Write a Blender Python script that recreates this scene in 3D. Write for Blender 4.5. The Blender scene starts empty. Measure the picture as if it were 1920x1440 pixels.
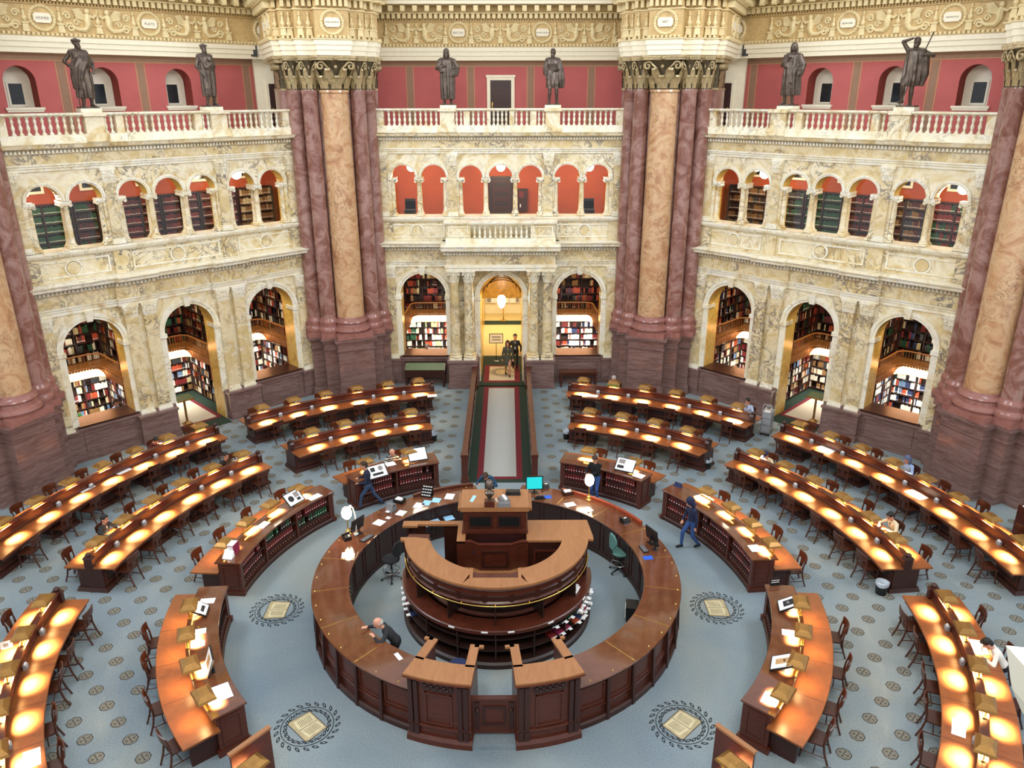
import bpy, bmesh, math, random
import numpy as np
from mathutils import Matrix, Vector
SC = bpy.context.scene
COL = SC.collection
RND = random.Random(11)
PI = math.pi
sin, cos, rad = math.sin, math.cos, math.radians
# ------------------------------------------------------------------ camera
FPX, TH, PS, ROLL = 1465.2, .35602, .00476, -.001636
CAM = np.array([.3255, -17.731, 13.0])
_fw = np.array([sin(PS)*cos(TH), cos(PS)*cos(TH), -sin(TH)])
_r0 = np.array([cos(PS), -sin(PS), 0.0]); _u0 = np.cross(_r0, _fw)
_rt = _r0*cos(ROLL)+_u0*sin(ROLL); _up = -_r0*sin(ROLL)+_u0*cos(ROLL)
cd = bpy.data.cameras.new('camera'); cam = bpy.data.objects.new('camera', cd); COL.objects.link(cam)
cd.sensor_width = 36.0; cd.lens = FPX/1920*36.0; cd.clip_start = .05; cd.clip_end = 300
m4 = Matrix.Identity(4)
for i in range(3):
    m4[i][0], m4[i][1], m4[i][2], m4[i][3] = _rt[i], _up[i], -_fw[i], CAM[i]
cam.matrix_world = m4
SC.camera = cam
# ------------------------------------------------------------------ exposure, sky, daylight
SC.view_settings.view_transform = 'Standard'
SC.view_settings.look = 'None'
SC.view_settings.exposure = 0.3
SC.view_settings.gamma = 1.0
SC.view_settings.use_curve_mapping = False
SC.cycles.max_bounces = 6
SC.cycles.diffuse_bounces = 3
SC.cycles.glossy_bounces = 3
SC.cycles.transparent_max_bounces = 8
SC.cycles.sample_clamp_indirect = 4.0
SC.cycles.use_denoising = True
W = bpy.data.worlds.new('daylight'); SC.world = W; W.use_nodes = True
W.node_tree.nodes['Background'].inputs[0].default_value = (.93, .96, 1.0, 1)
W.node_tree.nodes['Background'].inputs[1].default_value = 0.85
def area(name, loc, target, sx, sy, power, color, spread=180):
    l = bpy.data.lights.new(name, 'AREA'); l.shape = 'RECTANGLE'; l.size = sx; l.size_y = sy
    l.energy = power; l.color = color; l.spread = rad(spread)
    o = bpy.data.objects.new(name, l); COL.objects.link(o); o.location = loc
    o.rotation_euler = (Vector(target)-Vector(loc)).to_track_quat('-Z', 'Y').to_euler()
    return o
# daylight of the lunette windows high above the side bays
area('lunette_daylight', (16.5, 3, 21), (-12, 6, 10), 9, 6, 2200, (.80, .88, 1.0))
area('lunette_daylight', (-16.5, 3, 21), (12, 6, 10), 9, 6, 2200, (.80, .88, 1.0))
area('lunette_daylight', (0, -16.5, 23), (0, 10, 4), 10, 6, 2200, (1.0, .95, .86))
def at(x, y, z):                       # point of the photo on the level z
    d = _fw+_rt*(x-960)/FPX-_up*(y-720)/FPX
    t = (z-CAM[2])/d[2]
    return Vector(CAM+t*d)
def aty(x, y, Y):
    d = _fw+_rt*(x-960)/FPX-_up*(y-720)/FPX
    return Vector(CAM+(Y-CAM[1])/d[1]*d)
# ------------------------------------------------------------------ materials
def lin(c):
    return tuple((v/12.92 if v <= .04045 else ((v+.055)/1.055)**2.4) for v in c)
class NT:
    def __init__(s, name):
        s.m = bpy.data.materials.new(name); s.m.use_nodes = True
        s.t = s.m.node_tree; s.b = s.t.nodes['Principled BSDF']
    def n(s, typ, **kw):
        o = s.t.nodes.new(typ)
        for k, v in kw.items():
            if k in o.inputs: o.inputs[k].default_value = v
            else: setattr(o, k, v)
        return o
    def l(s, a, b): s.t.links.new(a, b)
    def pos(s, scale=(1, 1, 1), world=True):
        mp = s.n('ShaderNodeMapping'); mp.inputs['Scale'].default_value = scale
        if world:
            g = s.n('ShaderNodeNewGeometry'); s.l(g.outputs['Position'], mp.inputs[0])
        else:
            g = s.n('ShaderNodeTexCoord'); s.l(g.outputs['Object'], mp.inputs[0])
        return mp.outputs[0]
    def noise(s, v, scale, detail=4, dist=0, rough=.5):
        o = s.n('ShaderNodeTexNoise'); o.inputs['Scale'].default_value = scale; o.inputs['Detail'].default_value = detail
        o.inputs['Distortion'].default_value = dist; o.inputs['Roughness'].default_value = rough
        s.l(v, o.inputs['Vector']); return o.outputs['Fac']
    def ramp(s, f, stops, mode='LINEAR'):
        o = s.n('ShaderNodeValToRGB'); e = o.color_ramp.elements; o.color_ramp.interpolation = mode
        while len(e) < len(stops): e.new(.5)
        for k, (p, c) in enumerate(stops):
            e[k].position = p; e[k].color = (*c[:3], 1) if len(c) > 3 or len(c) == 3 else (c[0],)*3+(1,)
        s.l(f, o.inputs[0]); return o.outputs[0]
    def mix(s, f, a, b, mode='MIX'):
        o = s.n('ShaderNodeMix'); o.data_type = 'RGBA'; o.blend_type = mode
        for val, k in ((f, 0), (a, 6), (b, 7)):
            if hasattr(val, 'is_linked') or isinstance(val, bpy.types.NodeSocket): s.l(val, o.inputs[k])
            else: o.inputs[k].default_value = val if k == 0 else (*val[:3], 1)
        return o.outputs[2]
    def col(s, c):
        if isinstance(c, bpy.types.NodeSocket): s.l(c, s.b.inputs['Base Color'])
        else: s.b.inputs['Base Color'].default_value = (*c[:3], 1)
        return s
    def set(s, rough=.5, metal=0, spec=.5, coat=0):
        s.b.inputs['Roughness'].default_value = rough; s.b.inputs['Metallic'].default_value = metal
        s.b.inputs['Specular IOR Level'].default_value = spec
        s.b.inputs['Coat Weight'].default_value = coat
        return s
    def bump(s, h, strength=.3, dist=.02):
        o = s.n('ShaderNodeBump'); o.inputs['Strength'].default_value = strength; o.inputs['Distance'].default_value = dist
        s.l(h, o.inputs['Height']); s.l(o.outputs[0], s.b.inputs['Normal']); return s
def M_plain(name, c, rough=.5, metal=0, spec=.5, var=.12, vs=6.0):
    t = NT(name); c = lin(c); v = t.pos(world=False)
    n = t.noise(v, vs, 3)
    t.col(t.ramp(n, [(.3, tuple(x*(1-var) for x in c)), (.7, tuple(min(1, x*(1+var)) for x in c))])).set(rough, metal, spec)
    return t.m
def M_emit(name, c, strength, base=None):
    t = NT(name); c = lin(c); t.col(lin(base) if base else c)
    t.b.inputs['Emission Color'].default_value = (*c, 1); t.b.inputs['Emission Strength'].default_value = strength
    return t.m
def M_marble(name, stops, vein, vscale=1.0, scale=.7, rough=.22, veinw=.035, amount=.85, stretch=(1, 1, 1)):
    t = NT(name); v = t.pos(stretch)
    n1 = t.noise(v, scale, 6, 1.6, .6)
    base = t.ramp(n1, [(p, lin(c)) for p, c in stops])
    n2 = t.noise(v, vscale, 7, 2.2, .62)
    a = t.n('ShaderNodeMath', operation='SUBTRACT'); t.l(n2, a.inputs[0]); a.inputs[1].default_value = .5
    b = t.n('ShaderNodeMath', operation='ABSOLUTE'); t.l(a.outputs[0], b.inputs[0])
    msk = t.ramp(b.outputs[0], [(0, (amount,)*3), (veinw, (0, 0, 0))])
    n3 = t.noise(v, vscale*.45, 3, .5)
    msk2 = t.ramp(n3, [(.42, (.08,)*3), (.62, (1, 1, 1))])
    mm = t.n('ShaderNodeMath', operation='MULTIPLY'); t.l(msk, mm.inputs[0]); t.l(msk2, mm.inputs[1])
    t.col(t.mix(mm.outputs[0], base, lin(vein))).set(rough, 0, .5)
    return t.m
def M_wood(name, c1, c2, rough=.35, scale=3.0, coat=.0, stretch=(1, 1, 7)):
    t = NT(name); v = t.pos(stretch, world=False)
    n = t.noise(v, scale, 5, 1.2, .6); n2 = t.noise(t.pos((.5, .5, .5), True), 1.4, 2)
    c = t.ramp(n, [(.28, lin(c1)), (.72, lin(c2))])
    c = t.mix(t.ramp(n2, [(.35, (0, 0, 0)), (.7, (.35,)*3)]), c, tuple(x*.72 for x in lin(c2)))
    t.col(c).set(rough, 0, .5, coat); return t.m
MAT = {}
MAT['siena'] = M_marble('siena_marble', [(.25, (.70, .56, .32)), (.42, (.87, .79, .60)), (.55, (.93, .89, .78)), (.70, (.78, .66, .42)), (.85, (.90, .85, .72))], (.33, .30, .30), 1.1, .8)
MAT['siena_veined'] = M_marble('veined_siena_marble', [(.25, (.72, .58, .34)), (.45, (.90, .84, .69)), (.6, (.82, .72, .50)), (.8, (.93, .89, .80))], (.30, .29, .33), 1.5, 1.0, veinw=.06, amount=.9)
MAT['siena_pale'] = M_marble('pale_siena_marble', [(.25, (.80, .70, .50)), (.45, (.93, .89, .77)), (.6, (.95, .93, .86)), (.8, (.86, .77, .58))], (.50, .44, .36), 1.3, .9, veinw=.03, amount=.6)
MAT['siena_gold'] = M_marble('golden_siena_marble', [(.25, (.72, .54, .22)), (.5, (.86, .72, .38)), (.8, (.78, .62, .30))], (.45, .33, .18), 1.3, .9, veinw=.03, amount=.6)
MAT['tan_column'] = M_marble('tan_mottled_marble', [(.22, (.55, .36, .26)), (.42, (.76, .58, .42)), (.56, (.82, .68, .52)), (.75, (.68, .47, .33))], (.38, .22, .17), 1.6, 1.2, .12, veinw=.03, amount=.7)
MAT['maroon_column'] = M_marble('maroon_mottled_marble', [(.22, (.40, .24, .20)), (.45, (.53, .36, .31)), (.6, (.64, .50, .46)), (.8, (.48, .30, .25))], (.66, .54, .54), 1.5, 1.3, .14, veinw=.02, amount=.6)
MAT['dado'] = M_marble('maroon_dado_marble', [(.22, (.38, .27, .25)), (.45, (.47, .365, .34)), (.6, (.53, .425, .40)), (.8, (.42, .305, .285))], (.28, .17, .17), 2.5, 1.6, .16, veinw=.05, amount=.5, stretch=(.5, .5, 4))
MAT['base_marble'] = M_marble('rose_base_marble', [(.25, (.50, .32, .29)), (.5, (.62, .43, .39)), (.75, (.54, .35, .31))], (.40, .25, .23), 2, 1.4, .2, veinw=.03, amount=.5)
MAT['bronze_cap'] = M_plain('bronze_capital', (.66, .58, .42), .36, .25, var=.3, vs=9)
MAT['bronze_shade'] = M_plain('shaded_bronze_bell', (.34, .29, .20), .45, .25, var=.3, vs=9)  # same bronze darkened: the shade behind the leaves is put into the colour
MAT['plaster_gold'] = M_plain('gilded_plaster', (.80, .68, .46), .6, var=.12)
MAT['plaster_pale'] = M_plain('pale_plaster_relief', (.90, .82, .62), .6, var=.08)
MAT['plaster_white'] = M_plain('cream_plaster', (.95, .91, .80), .55, var=.03)
MAT['gold'] = M_plain('gold_coffer', (.78, .62, .20), .45, .3, var=.2, vs=14)
MAT['red_wall'] = M_plain('rose_red_wall', (.74, .38, .37), .75, var=.05, vs=1.5)
MAT['band'] = M_plain('painted_band', (.60, .47, .38), .75, var=.05)
MAT['band_line'] = M_plain('painted_line', (.74, .58, .42), .75, var=.05)
MAT['terracotta'] = M_plain('terracotta_wall', (.66, .28, .13), .8, var=.08, vs=2)
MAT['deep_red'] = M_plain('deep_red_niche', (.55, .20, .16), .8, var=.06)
MAT['white_paint'] = M_plain('white_paint', (.93, .90, .82), .5, var=.02)
MAT['dark_glass'] = M_plain('dark_window_glass', (.12, .14, .16), .12, var=.2)
MAT['dark_metal'] = M_plain('dark_grille', (.13, .13, .13), .5, .5)
MAT['mahogany'] = M_wood('mahogany', (.25, .11, .07), (.36, .17, .11), .32)
MAT['mahogany_dark'] = M_wood('dark_mahogany', (.17, .08, .055), (.25, .12, .085), .36)
MAT['table_top'] = M_wood('polished_table_top', (.46, .25, .12), (.58, .34, .17), .30, 2.2)
MAT['ring_top'] = M_wood('polished_counter_top', (.34, .19, .12), (.44, .26, .17), .06, 1.6, .4)
MAT['tan_top'] = M_wood('tan_counter_top', (.56, .37, .22), (.64, .44, .28), .38, 1.6, stretch=(6, 1, 1))
MAT['chair_wood'] = M_wood('chair_wood', (.20, .10, .065), (.34, .17, .10), .34)
MAT['shelf_wood'] = M_wood('shelf_wood', (.14, .075, .055), (.20, .11, .08), .45)
MAT['rail_wood'] = M_wood('rail_wood', (.52, .32, .14), (.64, .42, .20), .4)
MAT['brass'] = M_plain('aged_brass', (.62, .46, .24), .36, .65, var=.2)
MAT['brass_bright'] = M_plain('polished_brass', (.86, .72, .40), .2, .95, var=.05)
MAT['chrome'] = M_plain('chrome', (.80, .80, .80), .2, .9, var=.05)
MAT['steel'] = M_plain('grey_enamel', (.62, .63, .64), .4, .2, var=.05)
MAT['bulb'] = M_emit('lit_bulb', (1, .86, .55), 14)
MAT['globe'] = M_emit('lit_globe', (1, .95, .84), 9)
MAT['tube'] = M_emit('lit_fluorescent', (1, .98, .92), 5)
MAT['bronze'] = M_plain('bronze_statue', (.36, .31, .27), .34, .5, var=.35, vs=5)
MAT['paper'] = M_plain('white_paper', (.93, .93, .92), .7, var=.02)
MAT['ink'] = M_plain('printed_ink', (.12, .12, .13), .7)
MAT['grey_print'] = M_plain('grey_print', (.55, .52, .50), .7, var=.2, vs=30)
MAT['tan_print'] = M_plain('tan_print', (.74, .58, .38), .7)
MAT['black_plastic'] = M_plain('black_plastic', (.06, .06, .065), .35, var=.1)
MAT['grey_plastic'] = M_plain('grey_plastic', (.42, .42, .43), .5, var=.05)
MAT['white_plastic'] = M_plain('white_plastic', (.88, .87, .84), .4, var=.03)
MAT['screen_cyan'] = M_emit('lit_cyan_screen', (.12, .85, .86), .9, (.02, .1, .1))
MAT['screen_white'] = M_emit('lit_white_screen', (.85, .90, .95), .7, (.1, .1, .1))
MAT['blue_plastic'] = M_plain('blue_plastic', (.12, .35, .78), .5)
MAT['light_blue'] = M_plain('light_blue_card', (.60, .80, .92), .6, var=.03)
MAT['teal_fabric'] = M_plain('teal_fabric', (.33, .50, .47), .9, var=.06, vs=40)
MAT['black_fabric'] = M_plain('black_fabric', (.09, .09, .10), .9, var=.1, vs=40)
MAT['magenta'] = M_plain('magenta_binding', (.55, .14, .28), .6)
MAT['bag'] = M_plain('clear_bin_liner', (.70, .74, .78), .3, var=.2, vs=20)
MAT['green_carpet'] = M_plain('dark_green_carpet', (.09, .17, .12), .95, var=.1, vs=30)
MAT['crimson_carpet'] = M_plain('crimson_carpet', (.40, .07, .12), .95, var=.1, vs=30)
MAT['cream_carpet'] = M_plain('cream_carpet', (.72, .68, .60), .95, var=.05, vs=20)
MAT['cream_floor'] = M_plain('cream_corridor_carpet', (.80, .72, .50), .9, var=.04)
MAT['green_leather'] = M_plain('green_leather', (.25, .34, .22), .5)
MAT['green_paint'] = M_plain('green_panel', (.34, .44, .32), .7)
MAT['navy'] = M_plain('navy_carpet', (.12, .16, .30), .9)
MAT['med_dark'] = M_plain('carpet_medallion_brown', (.24, .22, .20), .95, var=.15, vs=40)
MAT['med_tan'] = M_plain('carpet_medallion_tan', (.50, .49, .44), .95, var=.2, vs=40)
MAT['wreath'] = M_plain('carpet_wreath_black', (.10, .12, .14), .95)
MAT['emblem_tan'] = M_plain('carpet_book_tan', (.66, .60, .46), .95)
MAT['emblem_page'] = M_plain('carpet_page', (.78, .73, .58), .95)
MAT['emblem_line'] = M_plain('carpet_page_line', (.45, .40, .30), .95)
def carpet():
    t = NT('blue_grey_carpet'); v = t.pos()
    n = t.noise(v, .32, 3, .6); n2 = t.noise(v, 26, 3)
    c = t.ramp(n, [(.30, lin((.41, .475, .52))), (.52, lin((.50, .55, .56))), (.72, lin((.58, .59, .55)))])
    c = t.mix(.25, c, t.ramp(n2, [(.3, lin((.36, .41, .45))), (.7, lin((.62, .65, .66)))]))
    t.col(c).set(.95, 0, .2); return t.m
MAT['carpet'] = carpet()
def glass():
    t = NT('window_glass'); o = t.t.nodes['Material Output']
    tr = t.n('ShaderNodeBsdfTransparent'); gl = t.n('ShaderNodeBsdfGlossy'); gl.inputs['Roughness'].default_value = .04
    mx = t.n('ShaderNodeMixShader'); mx.inputs[0].default_value = .05
    t.l(tr.outputs[0], mx.inputs[1]); t.l(gl.outputs[0], mx.inputs[2]); t.l(mx.outputs[0], o.inputs[0]); return t.m
MAT['glass'] = glass()
BOOKC = [(.42, .10, .09), (.30, .09, .09), (.16, .10, .08), (.62, .24, .12), (.10, .28, .17), (.13, .17, .30), (.84, .80, .70), (.72, .66, .50), (.20, .20, .21), (.50, .36, .20), (.90, .88, .82), (.36, .45, .55)]
for k, c in enumerate(BOOKC):
    MAT['book%d' % k] = M_plain('book_cloth', c, .6, var=.1)
# ------------------------------------------------------------------ mesh builder
class MB:
    def __init__(s, *mats):
        s.v = []; s.f = []; s.mi = []; s.mats = list(mats); s.M = None
    def mid(s, m):
        if m is None: return 0
        if m not in s.mats: s.mats.append(m)
        return s.mats.index(m)
    def add(s, pts, faces, m=None):
        b = len(s.v); k = s.mid(m)
        if s.M is not None: pts = [tuple(s.M @ Vector(p)) for p in pts]
        s.v += [tuple(p) for p in pts]
        for f in faces:
            s.f.append(tuple(b+i for i in f)); s.mi.append(k)
        return s
    def quad(s, a, b, c, d, m=None): return s.add([a, b, c, d], [(0, 1, 2, 3)], m)
    def box(s, x0, x1, y0, y1, z0, z1, m=None):
        p = [(x, y, z) for z in (z0, z1) for y in (y0, y1) for x in (x0, x1)]
        return s.add(p, [(0, 2, 3, 1), (4, 5, 7, 6), (0, 1, 5, 4), (2, 6, 7, 3), (0, 4, 6, 2), (1, 3, 7, 5)], m)
    def cbox(s, c, d, m=None): return s.box(c[0]-d[0]/2, c[0]+d[0]/2, c[1]-d[1]/2, c[1]+d[1]/2, c[2]-d[2]/2, c[2]+d[2]/2, m)
    def frustum(s, x0, x1, y0, y1, z0, X0, X1, Y0, Y1, z1, m=None):
        p = [(x0, y0, z0), (x1, y0, z0), (x1, y1, z0), (x0, y1, z0), (X0, Y0, z1), (X1, Y0, z1), (X1, Y1, z1), (X0, Y1, z1)]
        return s.add(p, [(3, 2, 1, 0), (4, 5, 6, 7), (0, 1, 5, 4), (1, 2, 6, 5), (2, 3, 7, 6), (3, 0, 4, 7)], m)
    def prism(s, poly, z0, z1, m=None, axis='z'):
        n = len(poly)
        if axis == 'z': p = [(x, y, z0) for x, y in poly]+[(x, y, z1) for x, y in poly]
        elif axis == 'y': p = [(x, z0, y) for x, y in poly]+[(x, z1, y) for x, y in poly]
        else: p = [(z0, x, y) for x, y in poly]+[(z1, x, y) for x, y in poly]
        f = [tuple(range(n-1, -1, -1)), tuple(range(n, 2*n))]
        f += [(i, (i+1) % n, n+(i+1) % n, n+i) for i in range(n)]
        return s.add(p, f, m)
    def arc(s, prof, a0, a1, n, m=None, c=(0, 0), closed=True):   # profile (r, z) swept over azimuth degrees from +y towards +x
        k = len(prof); p = []
        for i in range(n+1):
            a = rad(a0+(a1-a0)*i/n)
            p += [(c[0]+r*sin(a), c[1]+r*cos(a), z) for r, z in prof]
        f = []
        for i in range(n):
            for j in range(k if closed else k-1):
                j2 = (j+1) % k
                f.append((i*k+j, i*k+j2, (i+1)*k+j2, (i+1)*k+j))
        if closed and abs(a1-a0) < 359.9:
            f.append(tuple(range(k-1, -1, -1))); f.append(tuple(n*k+j for j in range(k)))
        return s.add(p, f, m)
    def sweep(s, prof, u0, u1, m=None):                # profile (v, z) extruded along u
        k = len(prof)
        p = [(u0, v, z) for v, z in prof]+[(u1, v, z) for v, z in prof]
        f = [(j, (j+1) % k, k+(j+1) % k, k+j) for j in range(k)]
        f += [tuple(range(k-1, -1, -1)), tuple(range(k, 2*k))]
        return s.add(p, f, m)
    def lathe(s, prof, n=16, c=(0, 0, 0), m=None, a0=0, a1=360, cap=True):
        k = len(prof); p = []; full = abs(a1-a0) > 359
        nn = n if full else n+1
        for i in range(nn):
            a = rad(a0+(a1-a0)*i/n)
            p += [(c[0]+r*cos(a), c[1]+r*sin(a), c[2]+z) for r, z in prof]
        f = []
        for i in range(n):
            i2 = (i+1) % nn
            for j in range(k-1): f.append((i*k+j, i2*k+j, i2*k+j+1, i*k+j+1))
        if cap and full:
            if prof[0][0] > 1e-5: f.append(tuple(i*k for i in range(n-1, -1, -1)))
            if prof[-1][0] > 1e-5: f.append(tuple(i*k+k-1 for i in range(n)))
        return s.add(p, f, m)
    def tube(s, pts, r, n=8, m=None, cap=True):
        pts = [Vector(p) for p in pts]; k = len(pts); rr = r if hasattr(r, '__len__') else [r]*k
        P = []; prev = None
        for i, p in enumerate(pts):
            d = (pts[min(i+1, k-1)]-pts[max(i-1, 0)])
            d = d.normalized() if d.length > 1e-9 else Vector((0, 0, 1))
            if prev is None:
                x = d.orthogonal().normalized()
            else:
                x = (prev-d*prev.dot(d)); x = x.normalized() if x.length > 1e-6 else d.orthogonal().normalized()
            prev = x; y = d.cross(x)
            P += [tuple(p+(x*cos(2*PI*j/n)+y*sin(2*PI*j/n))*rr[i]) for j in range(n)]
        f = [(i*n+j, i*n+(j+1) % n, (i+1)*n+(j+1) % n, (i+1)*n+j) for i in range(k-1) for j in range(n)]
        if cap: f += [tuple(range(n-1, -1, -1)), tuple((k-1)*n+j for j in range(n))]
        return s.add(P, f, m)
    def ball(s, c, r, m=None, n=12, k=8):
        r = r if hasattr(r, '__len__') else (r, r, r)
        p = [(c[0], c[1], c[2]-r[2])]
        for j in range(1, k):
            a = -PI/2+PI*j/k
            p += [(c[0]+r[0]*cos(a)*cos(2*PI*i/n), c[1]+r[1]*cos(a)*sin(2*PI*i/n), c[2]+r[2]*sin(a)) for i in range(n)]
        p.append((c[0], c[1], c[2]+r[2]))
        f = [(0, 1+(i+1) % n, 1+i) for i in range(n)]
        for j in range(k-2):
            f += [(1+j*n+i, 1+j*n+(i+1) % n, 1+(j+1)*n+(i+1) % n, 1+(j+1)*n+i) for i in range(n)]
        t = len(p)-1; b = 1+(k-2)*n
        f += [(t, b+i, b+(i+1) % n) for i in range(n)]
        return s.add(p, f, m)
    def mesh(s, name, smooth=None):
        me = bpy.data.meshes.new(name)
        me.from_pydata(s.v, [], s.f)
        for m in s.mats: me.materials.append(MAT[m] if isinstance(m, str) else m)
        me.polygons.foreach_set('material_index', s.mi)
        if smooth:
            me.polygons.foreach_set('use_smooth', [True]*len(s.f))
            me.set_sharp_from_angle(angle=rad(smooth))
        me.update(); return me
    def build(s, name, parent=None, smooth=None, loc=None, rz=None):
        return link(s.mesh(name, smooth), name, parent, loc, rz)
def link(me, name, parent=None, loc=None, rz=None):
    o = bpy.data.objects.new(name, me); COL.objects.link(o)
    if parent is not None: o.parent = parent
    if loc is not None: o.location = loc
    if rz is not None: o.rotation_euler = (0, 0, rz)
    return o
def tag(o, label=None, cat=None, group=None, kind=None):
    if label: o['label'] = label
    if cat: o['category'] = cat
    if group: o['group'] = group
    if kind: o['kind'] = kind
    return o
def empty(name, loc=(0, 0, 0), rz=0, label=None, cat=None, group=None, kind=None):
    o = bpy.data.objects.new(name, None); COL.objects.link(o); o.empty_display_size = .1
    o.location = loc; o.rotation_euler = (0, 0, rz)
    return tag(o, label, cat, group, kind)
KIDS = {}
def dup(root, loc, rz, label=None, group=None):
    r = root.copy(); COL.objects.link(r); r.location = loc; r.rotation_euler = (0, 0, rz)
    if label: r['label'] = label
    if group: r['group'] = group
    ks = KIDS.get(root.name)
    if ks is None: ks = KIDS[root.name] = [(c, list(c.children)) for c in root.children]
    for ch, gs in ks:
        c = ch.copy(); COL.objects.link(c); c.parent = r
        for g in gs:
            d = g.copy(); COL.objects.link(d); d.parent = c
    return r
ORD = ['first', 'second', 'third', 'fourth', 'fifth', 'sixth', 'seventh', 'eighth', 'ninth', 'tenth', 'eleventh', 'twelfth']
# ------------------------------------------------------------------ room shell: octagon bays and piers
A = 17.6                                # apothem of the wall plane
SIDE = {'front': 0.0, 'left': rad(45), 'right': rad(-45)}
def frame(mb, u0, u1, z0, z1, v, t, d, m):       # raised rectangular moulding on a wall
    for a, b, c, e in ((u0, u1, z0, z0+t), (u0, u1, z1-t, z1), (u0, u0+t, z0+t, z1-t), (u1-t, u1, z0+t, z1-t)):
        mb.box(a, b, v-d, v+.01, c, e, m)
def arch_wall(mb, cells, z0, z1, v, depth, m, mi, nseg=18):
    """wall with arched openings: cells (ua, ub, uc, r, spring, bottom); piers narrower than .3 stay open below the spring"""
    for ua, ub, uc, r, zs, zb in cells:
        va, vb = v, v+depth
        for e0, e1, sgn in ((ua, uc-r, -1), (uc+r, ub, 1)):
            narrow = (e1-e0) < .16
            zz = zs if narrow else z0
            if e1-e0 > .002:
                mb.quad((e0, va, zz), (e1, va, zz), (e1, va, z1), (e0, va, z1), m)
                mb.quad((e1, vb, zz), (e0, vb, zz), (e0, vb, z1), (e1, vb, z1), m)
                if narrow: mb.quad((e0, va, zz), (e0, vb, zz), (e1, vb, zz), (e1, va, zz), m)
            if not narrow:
                x = uc+sgn*r
                q = [(x, va, zb), (x, vb, zb), (x, vb, zs), (x, va, zs)]
                mb.quad(*(q if sgn < 0 else q[::-1]), mi)
        if zb > z0+.01:
            mb.quad((uc-r, va, z0), (uc+r, va, z0), (uc+r, va, zb), (uc-r, va, zb), m)
            mb.quad((uc-r, va, zb), (uc+r, va, zb), (uc+r, vb, zb), (uc-r, vb, zb), m)
            mb.quad((uc+r, vb, z0), (uc-r, vb, z0), (uc-r, vb, zb), (uc+r, vb, zb), m)
        p = [(uc-r*cos(PI*i/nseg), zs+r*sin(PI*i/nseg)) for i in range(nseg+1)]
        for i in range(nseg):
            (x0, y0), (x1, y1) = p[i], p[i+1]
            mb.quad((x0, va, y0), (x1, va, y1), (x1, va, z1), (x0, va, z1), m)
            mb.quad((x1, vb, y1), (x0, vb, y0), (x0, vb, z1), (x1, vb, z1), m)
            mb.quad((x0, va, y0), (x0, vb, y0), (x1, vb, y1), (x1, va, y1), mi)
def archivolt(mb, uc, r, w, zs, v, d, m, nseg=20):
    prof = [(r, 0), (r, -d*.6), (r+w*.35, -d*.6), (r+w*.42, -d), (r+w*.9, -d), (r+w, -d*.4), (r+w, .005)]
    k = len(prof); P = []
    for i in range(nseg+1):
        a = PI*i/nseg
        P += [(uc-q*cos(a), v+dv, zs+q*sin(a)) for q, dv in prof]
    F = [(i*k+j, (i+1)*k+j, (i+1)*k+j+1, i*k+j+1) for i in range(nseg) for j in range(k-1)]
    mb.add(P, F, m)
def dentils(mb, u0, u1, v0, v1, z0, z1, w, gap, m):
    n = max(1, int((u1-u0)/(w+gap))); st = (u1-u0)/n
    for i in range(n): mb.box(u0+i*st, u0+i*st+w, v0, v1, z0, z1, m)
# ---- capital and column templates
def corinthian(mb, r, h, m, nleaf=8, a0=0, a1=360, square=None, bell=None):
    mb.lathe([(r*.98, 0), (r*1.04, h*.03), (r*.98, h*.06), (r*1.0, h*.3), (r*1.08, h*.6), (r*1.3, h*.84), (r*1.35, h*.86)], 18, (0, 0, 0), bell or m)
    for row, (zb, hl, ro, off) in enumerate(((.05, .38, .05, 0), (.18, .46, .12, .5))):
        for i in range(nleaf):
            a = rad(a0+(a1-a0)*(i+off)/nleaf); ca, sa = cos(a), sin(a); w = 2*PI*r/nleaf*.42
            pr = [(r*1.02, zb), (r*(1.08+ro), zb+hl*.5), (r*(1.2+ro), zb+hl*.85), (r*(1.38+ro), zb+hl), (r*(1.42+ro), zb+hl*.86)]
            P = []
            for q, (rr, zz) in enumerate(pr):
                ww = w*(1, 1.05, .85, .6, .35)[q]
                P += [(rr*ca-ww*sa, rr*sa+ww*ca, zz*h), (rr*1.03*ca, rr*1.03*sa, zz*h), (rr*ca+ww*sa, rr*sa-ww*ca, zz*h)]
            mb.add(P, [(q*3+j, q*3+j+1, q*3+j+4, q*3+j+3) for q in range(4) for j in range(2)], m)
    for i in range(4):
        b = i*PI/2; d = Vector((cos(b), sin(b), 0)); tn = Vector((-sin(b), cos(b), 0))
        for sg in (-1, 1):
            pts = [d*r*1.02+tn*sg*r*.22+Vector((0, 0, h*.44)), d*r*1.12+tn*sg*r*.40+Vector((0, 0, h*.62))]
            for t in range(17):
                th = PI*.9-t/16*2.6*PI; q = .29*r*(1-t/18)
                pts.append(d*r*(1.22+.05*t/16)+tn*sg*(r*.98+q*cos(th))+Vector((0, 0, h*.70+q*sin(th)*1.05)))
            mb.tube(pts, [r*.05, r*.06]+[r*.075]*17, 6, m)
        mb.ball(tuple(d*r*1.3+Vector((0, 0, h*.68))), r*.13, m, 8, 6)
    q = r*1.46
    ab = []
    for i in range(4):
        a = PI/4+i*PI/2; b = a+PI/4
        for da, f in ((-.07, 1.36), (.07, 1.36)): ab.append((q*f*cos(a+da)*.98, q*f*sin(a+da)*.98))
        ab.append((q*.86*cos(b), q*.86*sin(b)))
    mb.prism(ab, h*.87, h*.935, m); mb.prism([(x*1.04, y*1.04) for x, y in ab], h*.935, h, m)
    for i in range(4):
        b = i*PI/2
        mb.ball((q*.9*cos(b), q*.9*sin(b), h*.93), r*.14, m, 8, 6)
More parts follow.
